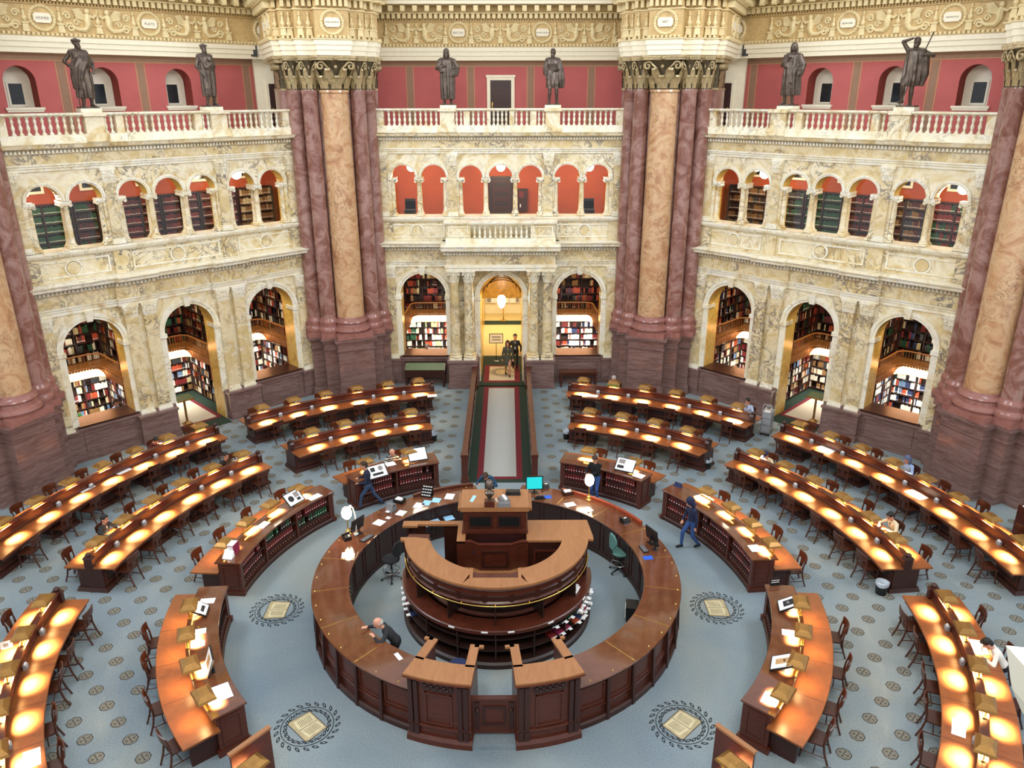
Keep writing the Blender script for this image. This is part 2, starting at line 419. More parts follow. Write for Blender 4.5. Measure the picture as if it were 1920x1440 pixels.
mb = MB(); corinthian(mb, .60, 1.28, 'bronze_cap', bell='bronze_shade'); CAP_BIG = mb.mesh('column_capital', 50)
mb = MB(); corinthian(mb, .22, .56, 'siena_pale'); CAP_PORTAL = mb.mesh('column_capital', 50)
def ionic(mb, r, m, mcap):
    h = 1.62
    mb.box(-.16, .16, -.16, .16, 0, .07, m)
    mb.lathe([(.155, .07), (.165, .10), (.15, .13), (.125, .15), (.135, .18), (.115, .21), (.105, .5), (.10, 1.0), (.088, 1.40), (.105, 1.43), (.09, 1.45), (.12, 1.50)], 14, (0, 0, 0), m)
    for sx in (-1, 1):
        mb.tube([(sx*.145, -.14, 1.50), (sx*.145, .14, 1.50)], .062, 10, mcap)
        mb.tube([(sx*.145, -.15, 1.50), (sx*.145, -.14, 1.50)], .03, 8, m)
    mb.box(-.15, .15, -.14, .14, 1.50, 1.56, mcap); mb.box(-.18, .18, -.17, .17, 1.56, 1.66, mcap)
mb = MB('siena'); ionic(mb, .1, 'siena', 'siena_pale'); COLONNETTE = mb.mesh('colonnette', 40)
mb = MB('siena_pale')
mb.box(-.06, .06, -.06, .06, 0, .05); mb.box(-.06, .06, -.06, .06, .54, .59)
mb.lathe([(.045, .05), (.05, .08), (.03, .11), (.058, .19), (.062, .24), (.04, .31), (.032, .36), (.05, .40), (.055, .46), (.035, .50), (.045, .54)], 9)
BALUSTER = mb.mesh('baluster', 50)
def pilaster(mb, u, w, z0, z1, v, d, m, cap='siena_pale'):
    hc = .5
    mb.box(u-w/2, u+w/2, v-d, v+.02, z0+.2, z1-hc, m)
    mb.box(u-w/2-.05, u+w/2+.05, v-d-.05, v+.02, z0, z0+.09, 'siena_pale')
    mb.box(u-w/2-.025, u+w/2+.025, v-d-.025, v+.02, z0+.09, z0+.2, 'siena_pale')
    mb.frustum(u-w/2, u+w/2, v-d, v+.02, z1-hc, u-w/2-.05, u+w/2+.05, v-d-.06, v+.02, z1-.09, cap)
    mb.box(u-w/2-.07, u+w/2+.07, v-d-.08, v+.02, z1-.09, z1, cap)
    for row in range(2):
        for i in range(3):
            x = u-w/2+w*(i+.5)/3+(0 if row else 0)
            zb = z1-hc+.03+row*.17
            mb.add([(x-w*.13, v-d-.01, zb), (x+w*.13, v-d-.01, zb), (x-w*.15, v-d-.035, zb+.12), (x+w*.15, v-d-.035, zb+.12), (x, v-d-.085, zb+.19)], [(0, 1, 3, 2), (2, 3, 4)], cap)
    for sx in (-1, 1):
        mb.tube([(u+sx*w*.42, v-d-.09, z1-.15), (u+sx*w*.42, v-d+.0, z1-.15)], .055, 8, cap)
UPPER = [(-4.27, .54), (-2.93, .55), (-1.31, .52), (0, .525), (1.31, .52), (2.93, .55), (4.27, .54)]
def scroll(mb, c, r, s, turns, w, m, v):
    pts = []
    for t in range(15):
        th = t/14*turns*2*PI; q = r*(1-t/17)
        pts.append((c[0]+s*q*cos(th), v, c[1]+q*sin(th)))
    mb.tube(pts, w, 5, m)
def wreath_plaque(mb, u, zc, v, r, m, mp):
    n = 24
    mb.tube([(u+r*cos(2*PI*i/n), v, zc+r*sin(2*PI*i/n)) for i in range(n+1)], r*.15, 6, m, False)
    for i in range(n):
        a = 2*PI*(i+.5)/n
        mb.ball((u+r*cos(a), v-r*.1, zc+r*sin(a)), (r*.13, r*.1, r*.09), m, 6, 4)
    w, h, c = r*.72, r*.40, r*.12
    mb.prism([(u-w+c, zc-h), (u+w-c, zc-h), (u+w-c, zc-h+c), (u+w, zc-h+c), (u+w, zc+h-c), (u+w-c, zc+h-c), (u+w-c, zc+h), (u-w+c, zc+h), (u-w+c, zc+h-c), (u-w, zc+h-c), (u-w, zc-h+c), (u-w+c, zc-h+c)], v-.07, v, mp, 'y')
def urn_post(mb, u, z0, z1, v, m):
    h = z1-z0
    mb.frustum(u-.12, u+.12, v-.09, v, z0, u-.09, u+.09, v-.07, v, z0+h*.3, m)
    mb.box(u-.13, u+.13, v-.1, v, z0+h*.3, z0+h*.36, m)
    mb.lathe([(.03, 0), (.09, h*.1), (.10, h*.16), (.05, h*.24), (.035, h*.45), (.08, h*.47), (.03, h*.52), (.05, h*.62)], 8, (u, v-.03, z0+h*.36), m)
def putti(mb, u, z0, z1, v, m):
    h = z1-z0
    urn_post(mb, u, z0, z1-.05, v, m)
    for s in (-1, 1):
        b = u+s*.36
        mb.ball((b, v-.08, z0+h*.86), (.10, .10, .11), m, 8, 6)
        mb.tube([(b, v-.05, z0+h*.76), (b+s*.03, v-.06, z0+h*.55), (b+s*.02, v-.05, z0+h*.36), (b+s*.12, v-.03, z0+h*.12)], [.09, .13, .12, .06], 7, m)
        mb.tube([(b, v-.07, z0+h*.70), (u+s*.16, v-.08, z0+h*.63), (u+s*.06, v-.06, z0+h*.74)], [.06, .055, .05], 6, m)
        for k in range(4):
            mb.add([(b+s*.05, v-.02, z0+h*(.66-.03*k)), (b+s*(.30+.05*k), v-.13, z0+h*(.97-.09*k)), (b+s*(.56-.04*k), v-.09, z0+h*(.90-.11*k)), (b+s*.12, v-.02, z0+h*(.56-.02*k))], [(0, 1, 2, 3)], m)
        mb.tube([(b+s*.02, v-.04, z0+h*.3), (b+s*.15, v-.05, z0+h*.13), (b+s*.4, v-.04, z0+h*.14), (b+s*.62, v-.04, z0+h*.26)], [.10, .09, .07, .05], 6, m)
        scroll(mb, (b+s*.66, z0+h*.2), .17, s, 1.5, .045, m, v-.04)
        scroll(mb, (b+s*.72, z0+h*.66), .14, s, 1.4, .038, m, v-.03)
        scroll(mb, (b+s*.42, z0+h*.40), .12, -s, 1.3, .034, m, v-.03)
Z = dict(arch0=14.45, arch1=15.02, fr0=15.16, fr1=16.12, de1=16.42, mo1=16.78, co1=17.12)
def top_entablature(u0, u1, v, rooty, name, parent, med=(), put=(), posts=()):
    """architrave, relief frieze, dentils and bracketed cornice along u0..u1 at depth v"""
    mb = MB('plaster_white')
    for i in range(3):
        z = Z['arch0']+i*.19; mb.box(u0, u1, v-.04*(i+1), v+.3, z, z+.185)
    a = mb.build(name, parent)
    mb = MB('plaster_gold')
    mb.box(u0, u1, v-.0, v+.3, Z['arch1'], Z['de1']+.4)
    mb.box(u0, u1, v-.14, v, Z['arch1'], Z['arch1']+.03)
    dentils(mb, u0, u1, v-.15, v, Z['arch1']+.03, Z['fr0']-.02, .09, .07, 'plaster_pale')
    mb.box(u0, u1, v-.06, v, Z['fr1']-.03, Z['fr1']+.02)
    dentils(mb, u0, u1, v-.12, v, Z['fr1']+.02, Z['fr1']+.09, .06, .06, 'plaster_gold')
    dentils(mb, u0, u1, v-.26, v, Z['fr1']+.10, Z['de1'], .15, .09, 'plaster_pale')
    for pu in put: putti(mb, pu, Z['fr0']+.02, Z['fr1']-.05, v, 'plaster_pale')
    for pu in med: wreath_plaque(mb, pu, (Z['fr0']+Z['fr1'])/2, v-.02, .42, 'plaster_pale', 'plaster_white')
    for pu in posts: urn_post(mb, pu, Z['fr0'], Z['fr1']-.05, v, 'plaster_pale')
    mb.build('relief_frieze', parent, 45)
    mb = MB('plaster_pale')
    mb.box(u0, u1, v-.3, v+.3, Z['de1'], Z['de1']+.05)
    n = max(1, int((u1-u0)/.55)); st = (u1-u0)/n
    for i in range(n):
        x = u0+(i+.5)*st
        mb.box(x-.10, x+.10, v-.66, v-.28, Z['de1']+.12, Z['mo1']-.05, 'plaster_pale')
        mb.tube([(x-.10, v-.60, Z['de1']+.12), (x+.10, v-.60, Z['de1']+.12)], .07, 8, 'plaster_pale')
    mb.box(u0, u1, v-.1, v+.3, Z['de1']+.05, Z['mo1'], 'plaster_gold')
    mb.build('bracket_course', parent)
    mb = MB('plaster_white')
    mb.sweep([(v-.72, Z['mo1']), (v-.75, Z['mo1']+.12), (v-.95, Z['co1']), (v-.95, Z['co1']+.06), (v+.3, Z['co1']+.06), (v+.3, Z['mo1'])], u0, u1)
    mb.build('cornice', parent)
    mb = MB('gold')
    mb.box(u0, u1, v-.3, v+.3, Z['co1']+.06, Z['co1']+1.4)
    n = max(1, int((u1-u0)/.22))
    for i in range(n):
        x = u0+(i+.5)*(u1-u0)/n
        for j in range(3): mb.box(x-.07, x+.07, v-.36, v-.3, Z['co1']+.12+.24*j, Z['co1']+.28+.24*j, 'plaster_gold')
    mb.build('coffer_band', parent)
PLQ = []
def text(body, loc, rz, size, mat, parent=None, rx=PI/2, name='lettering', ext=.004):
    cu = bpy.data.curves.new(name, 'FONT'); cu.body = body; cu.size = size; cu.align_x = 'CENTER'; cu.align_y = 'CENTER'; cu.extrude = ext
    cu.materials.append(MAT[mat])
    tmp = bpy.data.objects.new(name, cu); COL.objects.link(tmp)
    me = bpy.data.meshes.new_from_object(tmp.evaluated_get(bpy.context.evaluated_depsgraph_get()))
    bpy.data.objects.remove(tmp)
    o = bpy.data.objects.new(name, me); COL.objects.link(o); o.location = loc; o.rotation_euler = (rx, 0, rz)
    if parent is not None: o.parent = parent
    return o
def bay(side):
    R = SIDE[side]; front = side == 'front'
    W_ = empty('wall_'+side, (0, 0, 0), R, {'front': 'yellow marble arcaded wall facing the viewer behind the desk', 'left': 'yellow marble arcaded wall at the left of the room', 'right': 'yellow marble arcaded wall at the right of the room'}[side], 'wall', None, 'structure')
    hw = 5.9
    # lower arcade
    mb = MB('siena'); V = A
    cz = 0 if not front else 0
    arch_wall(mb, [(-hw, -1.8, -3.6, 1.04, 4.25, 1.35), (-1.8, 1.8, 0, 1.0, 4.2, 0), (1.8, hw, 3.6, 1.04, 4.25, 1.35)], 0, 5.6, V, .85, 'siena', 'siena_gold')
    mb.build('lower_arcade', W_)
    mb = MB('siena_pale')
    for uc, r, zs in ((-3.6, 1.04, 4.25), (0, 1.0, 4.2), (3.6, 1.04, 4.25)):
        archivolt(mb, uc, r, .25, zs, V, .1, 'siena_pale')
        mb.frustum(uc-.10, uc+.10, V-.15, V, zs+r-.06, uc-.15, uc+.15, V-.2, V, zs+r+.33)
        for s in (-1, 1):
            x = uc+s*(r+.11)
            mb.box(x-.13, x+.13, V-.06, V+.0, 1.35 if uc else 1.25, zs-.16)
            mb.box(min(uc+s*(r-.05), uc+s*(r+.3)), max(uc+s*(r-.05), uc+s*(r+.3)), V-.13, V+.5, zs-.16, zs)
    mb.build('archivolt', W_, 30)
    # maroon dado
    mb = MB('dado')
    for u0, u1 in ((-hw, -1.05), (1.05, hw)):
        mb.box(u0, u1, V-.10, V+.02, 0, 1.27); mb.box(u0, u1, V-.2, V+.02, 0, .2); mb.box(u0, u1, V-.16, V+.02, 1.2, 1.3)
    for s in (-1, 1):
        a, b = sorted((s*2.68, s*4.55)); frame(mb, a, b, .32, 1.1, V-.10, .05, .035, 'dado')
        if not front:
            a, b = sorted((s*1.1, s*2.55)); mb.box(a, b, V-.36, V, 0, 1.15); mb.box(a-.03, b+.03, V-.42, V, 0, .18); mb.box(a-.04, b+.04, V-.42, V, 1.12, 1.22)
        a, b = sorted((s*4.75, s*5.5)); mb.box(a, b, V-.22, V, 0, 1.2); mb.box(a-.03, b+.03, V-.27, V, 1.14, 1.24)
    mb.build('dado', W_)
    mb = MB('mahogany_dark')
    for uc in (-3.6, 3.6): mb.box(uc-1.1, uc+1.1, V-.16, V+.95, 1.31, 1.38)
    mb.build('sill_counter', W_)
    # pilasters
    if not front:
        for s in (-1, 1):
            for uu in (1.47, 2.16):
                mb = MB('siena_veined'); pilaster(mb, s*uu, .46, 1.22, 5.6, V, .16, 'siena_veined'); mb.build('pilaster', W_)
    for s in (-1, 1):
        mb = MB('siena_veined'); pilaster(mb, s*5.1, .46, 1.24, 5.6, V, .14, 'siena_veined'); mb.build('pilaster', W_)
    # lower entablature
    def entab(u0, u1, v, e=0):
        mb = MB('siena_pale')
        mb.box(u0, u1, v-.06, v+.3, 5.6, 5.74); mb.box(u0, u1, v-.10, v+.3, 5.74, 5.84); mb.box(u0, u1, v-.15, v+.3, 5.84, 5.89)
        mb.build('architrave', W_)
        mb = MB('siena_veined'); mb.box(u0, u1, v-.02, v+.3, 5.89, 6.36); mb.build('frieze', W_)
        mb = MB('siena_pale'); mb.box(u0, u1, v-.08, v+.3, 6.36, 6.52)
        dentils(mb, u0, u1, v-.2, v, 6.39, 6.50, .075, .06, 'siena_pale')
        mb.sweep([(v-.22, 6.52), (v-.5, 6.58), (v-.52, 6.66), (v-.58, 6.74), (v-.3, 6.80+e), (v+.14, 6.80+e), (v+.14, 6.52)], u0, u1)
        mb.build('cornice', W_)
    if front:
        entab(-hw, -2.4, V); entab(2.4, hw, V)
    else:
        entab(-hw, hw, V)
        for s in (-1, 1): entab(min(s*1.1, s*2.55), max(s*1.1, s*2.55), V-.14, .012)
    # panel band under the upper arcade
    mb = MB('siena')
    mb.box(-hw, hw, V+.02, V+.4, 6.75, 7.66)
    for a, b in ((-5.0, -2.5), (-1.7, 1.7), (2.5, 5.0)):
        if front and a == -1.7: continue
        frame(mb, a, b, 6.92, 7.52, V+.02, .06, .04, 'siena_pale')
        c = (a+b)/2
        mb.tube([(c+.27*cos(2*PI*i/20), V, 7.22+.27*sin(2*PI*i/20)) for i in range(21)], .045, 6, 'siena_pale', False)
        mb.lathe([(.0, .03), (.14, .025), (.2, 0)], 16, (0, 0, 0), 'siena_gold') if False else None
        mb.prism([(c+.22*cos(2*PI*i/20), 7.22+.22*sin(2*PI*i/20)) for i in range(20)], V-.03, V+.02, 'siena_veined', 'y')
    for s in (-1, 1):
        for uu in (2.1, 5.1): mb.box(s*uu-.27, s*uu+.27, V-.08, V+.05, 6.78, 7.62, 'siena_veined')
    mb.sweep([(V-.05, 7.62), (V-.16, 7.70), (V-.2, 7.78), (V-.2, 7.86), (V+.6, 7.88), (V+.6, 7.62)], -hw, hw, 'siena_pale')
    mb.build('panel_band', W_, 25)
    # upper arcade
    mb = MB('siena')
    lim = [-hw, -3.6, -2.1, -.655, .655, 2.1, 3.6, hw]
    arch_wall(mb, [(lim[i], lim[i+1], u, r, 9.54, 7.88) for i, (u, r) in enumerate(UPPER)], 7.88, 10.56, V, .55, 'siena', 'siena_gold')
    mb.build('upper_arcade', W_)
    mb = MB('siena_pale')
    for u, r in UPPER: archivolt(mb, u, r, .13, 9.54, V, .08, 'siena_pale', 16)
    mb.build('archivolt', W_, 30)
    for u in (-3.6, -.655, .655, 3.6): link(COLONNETTE, 'colonnette', W_, (u, A+.14, 7.88)); link(COLONNETTE, 'colonnette', W_, (u, A+.42, 7.88))
    for u in (-4.75, -2.44, -1.77, 1.77, 2.44, 4.75): link(COLONNETTE, 'colonnette', W_, (u, A+.12, 7.88))
    for u in (-5.15, -2.1, 2.1, 5.15):
        mb = MB('siena_veined'); pilaster(mb, u, .36, 7.88, 10.56, V, .1, 'siena_veined'); mb.build('pilaster', W_)
    mb = MB('glass')
    for u, r in UPPER:
        mb.add([(u-r, V+.5, 7.9), (u+r, V+.5, 7.9)]+[(u+r*cos(PI*i/14), V+.5, 9.54+r*sin(PI*i/14)) for i in range(15)], [tuple(range(17))], 'glass')
    mb.build('window_pane', W_)
    # upper entablature and gallery floor
    mb = MB('siena_pale')
    mb.box(-hw, hw, V-.06, V+.4, 10.56, 10.66); mb.box(-hw, hw, V-.11, V+.4, 10.66, 10.74); mb.box(-hw, hw, V-.16, V+.4, 10.74, 10.80)
    mb.build('architrave', W_)
    mb = MB('siena_veined'); mb.box(-hw, hw, V-.03, V+.4, 10.80, 11.12); mb.build('frieze', W_)
    mb = MB('siena_pale'); mb.box(-hw, hw, V-.08, V+.4, 11.12, 11.26); dentils(mb, -hw, hw, V-.19, V, 11.14, 11.24, .07, .055, 'siena_pale')
    mb.sweep([(V-.2, 11.26), (V-.42, 11.31), (V-.46, 11.40), (V-.5, 11.44), (V+.4, 11.46), (V+.4, 11.26)], -hw, hw, 'siena')
    mb.build('cornice', W_)
    mb = MB('siena'); mb.box(-7.4, 7.4, V+.35, V+5.2, 11.2, 11.4); mb.build('gallery_floor', W_)
    # red wall of the gallery
    VR = A+4.7; hr = 6.5
    if front:
        mb = MB('red_wall'); mb.box(-hr, hr, VR, VR+.2, 11.4, 14.5); mb.build('red_wall', W_)
        strips = (-4.33, -1.43, 1.43, 4.33)
    else:
        sgn = 1 if side == 'left' else -1
        wins = [-3.0, 0.0, 3.0]
        cells = []; xs = sorted(wins); lim = [-hr]+[(xs[i]+xs[i+1])/2 for i in range(2)]+[hr]
        for i, x in enumerate(xs): cells.append((lim[i], lim[i+1], x, .55, 13.45, 12.5))
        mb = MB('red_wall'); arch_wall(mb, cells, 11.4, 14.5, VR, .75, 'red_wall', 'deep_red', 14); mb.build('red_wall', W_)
        for k, x in enumerate(xs):
            t = empty('window_%d' % (k+1), (0, 0, 0), 0); t.parent = W_; t['kind'] = 'structure'
            mb = MB('white_paint'); vb = VR+.74
            mb.add([(x-.6, vb, 12.4), (x+.6, vb, 12.4)]+[(x+.6*cos(PI*i/14), vb, 13.45+.6*sin(PI*i/14)) for i in range(15)], [tuple(range(17))])
            mb.box(x-.66, x+.66, VR-.12, VR+.74, 12.44, 12.53); mb.box(x-.62, x+.62, VR-.08, VR, 12.36, 12.44)
            frame(mb, x-.30, x+.30, 12.56, 13.45, vb, .07, .04, 'white_paint'); mb.build('window_surround', t)
            mb = MB('dark_glass'); mb.box(x-.23, x+.23, vb-.02, vb, 12.63, 13.38); mb.build('pane', t)
        strips = [-6.15, -4.45, -1.5, 1.5, 4.45, 6.15]
    mb = MB('band')
    mb.box(-hr, hr, VR-.006, VR, 14.22, 14.46)
    mb.box(-hr, hr, VR-.008, VR, 14.19, 14.22, 'band_line')
    for x in strips:
        mb.box(x-.13, x+.13, VR-.006, VR, 11.4, 14.22); mb.box(x-.19, x-.15, VR-.008, VR, 11.4, 14.2, 'band_line'); mb.box(x+.15, x+.19, VR-.008, VR, 11.4, 14.2, 'band_line')
    mb.build('painted_bands', W_)
    med = (-1.95, 1.95); put = [-3.9, 0, 3.9]; posts = [-2.55, -1.35, 1.35, 2.55, -5.3, 5.3]
    top_entablature(-6.9, 6.9, A+4.3, 0, 'architrave', W_, med, put, posts)
    for u, s in zip(med, {'front': ('BACON', 'MICHAEL ANGELO'), 'left': ('HOMER', 'PLATO'), 'right': ('BEETHOVEN', 'HERODOTUS')}[side]):
        o = text(s, (u, A+4.3-.095, 15.63), 0, .13 if len(s) < 7 else .075, 'grey_print', W_)
    # upper corridor
    V1 = A+4.7
    mb = MB('terracotta')
    mb.quad((-7.2, V1, 7.0), (7.2, V1, 7.0), (7.2, V1, 11.2), (-7.2, V1, 11.2)); mb.box(-7.2, -7.0, A+.5, V1, 7.0, 11.2); mb.box(7.0, 7.2, A+.5, V1, 7.0, 11.2)
    mb.build('corridor_wall', W_)
    mb = MB('navy'); mb.box(-7.2, 7.2, A+.3, V1, 6.9, 7.05); mb.build('corridor_floor', W_)
    mb = MB('plaster_white'); mb.box(-7.2, 7.2, A+.5, V1, 10.9, 11.0); mb.build('corridor_ceiling', W_)
    return W_
WALL = {}
for s_ in ('front', 'left', 'right'): WALL[s_] = bay(s_)
# ---- balustrades of the gallery: one thing per bay, balusters as parts
for side, W_ in WALL.items():
    pl = {'front': 'straight ahead above the entrance', 'left': 'above the left wall arcade', 'right': 'above the right wall arcade'}[side]
    t = empty('balustrade', (0, 0, 0), SIDE[side], 'pale marble balustrade of the statue gallery '+pl, 'balustrade', 'gallery balustrades')
    v = A-.12
    mb = MB('siena_pale'); mb.box(-5.7, 5.7, v-.16, v+.3, 11.44, 11.72); mb.build('plinth', t)
    mb = MB('siena_pale'); mb.sweep([(v-.14, 12.31), (v-.2, 12.35), (v-.2, 12.41), (v+.3, 12.41), (v+.3, 12.31)], -5.7, 5.7); mb.build('rail', t)
    for s in (-1, 1):
        for c, w in ((2.25, .62), (1.42, .26), (.48, .16 if side == 'front' else 0), (5.3, .7)):
            if not w: continue
            mb = MB('siena'); mb.box(s*c-w/2, s*c+w/2, v-.1, v+.24, 11.72, 12.31)
            if c == 2.25: mb.box(s*2.25-.38, s*2.25+.38, v-.2, v+.34, 11.46, 11.74); mb.box(s*2.25-.38, s*2.25+.38, v-.22, v+.34, 12.29, 12.42)
            mb.build('post', t)
    us = [s*(2.72+.225*i) for s in (-1, 1) for i in range(10)]+[s*x for s in (-1, 1) for x in (1.66, 1.86)]
    us += [-1.15+.23*i for i in range(11)] if side != 'front' else [s*x for s in (-1, 1) for x in (1.15, .92, .69)]+[-.27, -.09, .09, .27]
    for u in us: link(BALUSTER, 'baluster', t, (u, v+.06, 11.72))
# ---- central portal of the front wall
PT = empty('portal', (0, 0, 0), 0, 'projecting marble portal with paired columns and a balcony over the entrance', 'portal', None, 'structure')
YF = 16.65
mb = MB('dado')
for s in (-1, 1):
    a, b = sorted((s*1.14, s*2.45)); mb.box(a, b, YF, A, 0, 1.3); mb.box(a-.04, b+.04, YF-.06, A, 0, .2); mb.box(a-.05, b+.05, YF-.07, A, 1.26, 1.38)
mb.build('pedestal', PT)
for s in (-1, 1):
    for x in (1.47, 2.12):
        mb = MB('siena_veined')
        mb.box(-.28, .28, -.28, .28, 0, .08, 'siena_pale'); mb.lathe([(.29, .08), (.31, .13), (.28, .18), (.25, .2), (.27, .25), (.235, .29), (.23, 1.6), (.20, 3.6), (.215, 3.64)], 20)
        c = mb.build('column', PT, 40, (s*x, YF+.34, 1.38))
        link(CAP_PORTAL, 'column_capital', PT, (s*x, YF+.34, 5.02))
        mb = MB('siena'); mb.box(s*x-.2, s*x+.2, A-.12, A+.02, 1.38, 5.55); mb.build('pilaster', PT)
mb = MB('siena_pale'); mb.box(-2.45, 2.45, YF+.04, A, 5.58, 5.72); mb.box(-2.5, 2.5, YF, A, 5.72, 5.86); mb.build('architrave', PT)
mb = MB('siena_veined'); mb.box(-2.43, 2.43, YF+.05, A, 5.86, 6.30); mb.build('frieze', PT)
mb = MB('siena_pale'); mb.box(-2.5, 2.5, YF-.02, A, 6.30, 6.46); dentils(mb, -2.5, 2.5, YF-.14, YF, 6.33, 6.44, .075, .06, 'siena_pale')
mb.sweep([(YF-.16, 6.46), (YF-.42, 6.54), (YF-.45, 6.66), (YF-.5, 6.74), (YF-.2, 6.80), (A, 6.80), (A, 6.46)], -2.62, 2.62); mb.build('cornice', PT)
t = empty('balcony_balustrade', (0, 0, 0), 0, 'small marble balcony balustrade below the middle windows over the entrance', 'balustrade')
mb = MB('siena_pale')
mb.box(-2.42, 2.42, YF+.02, YF+.4, 6.80, 7.02); mb.sweep([(YF-.02, 7.64), (YF-.06, 7.70), (YF-.06, 7.80), (YF+.42, 7.80), (YF+.42, 7.64)], -2.48, 2.48); mb.build('rail', t)
for s in (-1, 1):
    mb = MB('siena'); a, b = sorted((s*1.32, s*2.4)); mb.box(a, b, YF+.05, YF+.38, 7.02, 7.64); frame(mb, a+.1, b-.1, 7.1, 7.56, YF+.05, .05, .03, 'siena_pale'); mb.box(s*2.25-.14, s*2.25+.14, YF+.3, A, 6.8, 7.7)
    mb.build('post', t)
for i in range(11): link(BALUSTER, 'baluster', t, (-1.15+.23*i, YF+.2, 7.04))
# ---- clustered piers at the corners of the octagon
ENG = [(.98, 17.70, .34), (1.52, 18.12, .32)]
def pier(ang, label, plaque):
    t = empty('clustered_pier', (0, 0, 0), rad(ang), label, 'pier', 'clustered marble piers', 'structure')
    def poly(d=0., back=20.4):
        h = [(.80, 16.95), (1.32, 17.42), (1.80, 17.88), (2.12, 18.35)]
        pts = []
        for i, (x, y) in enumerate(h):
            y0 = y-d
            if i: pts.append((h[i-1][0]+d, y0))
            pts.append((x+d, y0))
        pts.append((2.12+d, back)); return [(-x, y) for x, y in reversed(pts)]+pts
    mb = MB('dado'); mb.prism(poly(), 0, 2.55); mb.prism(poly(.08), 0, .35); mb.prism(poly(.04), .35, .45); mb.prism(poly(.05), 2.22, 2.3); mb.build('pedestal', t)
    mb = MB('dado'); mb.prism(poly(.06), 2.55, 2.66); mb.prism(poly(.14), 2.66, 2.78); mb.build('pedestal_cap', t)
    def core(d=0., back=20.4):
        h = [(.62, 17.66), (1.24, 17.80), (1.80, 18.22), (2.0, 18.42)]
        pts = []
        for i, (x, y) in enumerate(h):
            if i: pts.append((h[i-1][0]+d, y-d))
            pts.append((x+d, y-d))
        pts.append((2.0+d, back)); return [(-x, y) for x, y in reversed(pts)]+pts
    mb = MB('base_marble')
    for z0, z1, d in ((2.78, 3.1, .18), (3.1, 3.3, .12), (3.3, 3.45, .16), (3.45, 3.6, .06)): mb.prism(core(d), z0, z1)
    for x, y, r in [(0, 17.65, .62)]+[(s*x, y, r) for x, y, r in ENG for s in (-1, 1)]:
        w = r*1.28
        mb.box(x-w, x+w, y-w, y+w*.6, 2.78, 3.02)
        mb.lathe([(r*1.30, 3.02), (r*1.40, 3.12), (r*1.34, 3.24), (r*1.16, 3.30), (r*1.14, 3.40), (r*1.24, 3.48), (r*1.18, 3.57), (r*1.04, 3.62), (r*1.0, 3.7)], 28, (x, y, 0))
    mb.build('column_base', t, 40)
    mb = MB('maroon_column'); mb.prism(core(), 3.6, 13.2); mb.build('pilaster_core', t)
    for x, y, r in ENG:
        for s in (-1, 1):
            mb = MB('maroon_column'); mb.lathe([(r, 3.65), (r, 6), (r*.97, 9.5), (r*.92, 13.0), (r*1.0, 13.06), (r*.95, 13.15)], 20, (s*x, y, 0)); mb.build('engaged_column', t, 40)
            c = link(CAP_BIG, 'column_capital', t, (s*x, y, 13.12)); c.scale = (r/.6*.86, r/.6*.86, 1)
    mb = MB('tan_column'); mb.lathe([(.62, 3.65), (.62, 6.5), (.60, 9.5), (.565, 13.0), (.62, 13.05), (.60, 13.15)], 36, (0, 17.65, 0)); mb.build('column_shaft', t, 40)
    link(CAP_BIG, 'column_capital', t, (0, 17.65, 13.12))
    mb = MB('bronze_cap')
    mb.prism(core(.02), 13.12, 13.2); mb.prism(core(-.02), 13.2, 14.1, 'bronze_shade'); mb.prism(core(.16), 14.15, 14.3); mb.prism(core(.22), 14.3, 14.42)
    for s in (-1, 1):
        for row in range(2):
            for i in range(5):
                y = 18.5+.22*i+.0; zb = 13.22+row*.30; x = s*2.0
                mb.add([(x, y-.09, zb), (x, y+.09, zb), (x+s*.05, y-.1, zb+.26), (x+s*.05, y+.1, zb+.26), (x+s*.16, y, zb+.36)], [(0, 1, 3, 2), (2, 3, 4)])
        for i in range(2):
            mb.tube([(s*1.98, 18.5+.7*i, 14.0), (s*2.22, 18.5+.7*i, 14.0)], .12, 10)
    mb.build('pilaster_capital', t, 40)
    e0 = [(.66, 16.98), (1.36, 17.42), (1.88, 17.86), (2.14, 18.4)]
    def ent(d, back=22.4):
        pts = []
        for i, (x, y) in enumerate(e0):
            if i: pts.append((e0[i-1][0]+d, y-d))
            pts.append((x+d, y-d))
        pts.append((2.14+d, back)); return [(-x, y) for x, y in reversed(pts)]+pts
    mb = MB('plaster_white')
    for i in range(3): mb.prism(ent(.04*i), 14.42+i*.19, 14.61+i*.19)
    mb.build('architrave', t)
    mb = MB('plaster_gold')
    mb.prism(ent(.14), 14.99, 15.03, 'plaster_pale'); mb.prism(ent(.0), 15.03, 16.42)
    def run(d, z0, z1, w, g, m):           # small blocks along the stepped face
        segs = [((-.66, 16.98), (.66, 16.98))]
        for s in (-1, 1):
            for i in range(1, 4): segs.append(((s*e0[i-1][0], e0[i][1]), (s*e0[i][0], e0[i][1])))
            segs.append(((s*2.14, 18.4), (s*2.14, 22.3)))
        for (x0, y0), (x1, y1) in segs:
            L = math.hypot(x1-x0, y1-y0); n = max(1, int(L/(w+g)))
            for i in range(n):
                f = (i+.5)/n; x = x0+(x1-x0)*f; y = y0+(y1-y0)*f
                if abs(y1-y0) < .01: mb.box(x-w/2, x+w/2, y-d, y, z0, z1, m)
                else:
                    sx = 1 if x > 0 else -1
                    a, b = sorted((x, x+sx*d)); mb.box(a, b, y-w/2, y+w/2, z0, z1, m)
    run(.15, 15.04, 15.13, .09, .07, 'plaster_pale')
    mb.prism(ent(.06), 16.05, 16.10, 'plaster_pale')
    run(.24, 16.16, 16.42, .13, .08, 'plaster_pale')
    wreath_plaque(mb, 0, 15.6, 16.96, .42, 'plaster_pale', 'plaster_white')
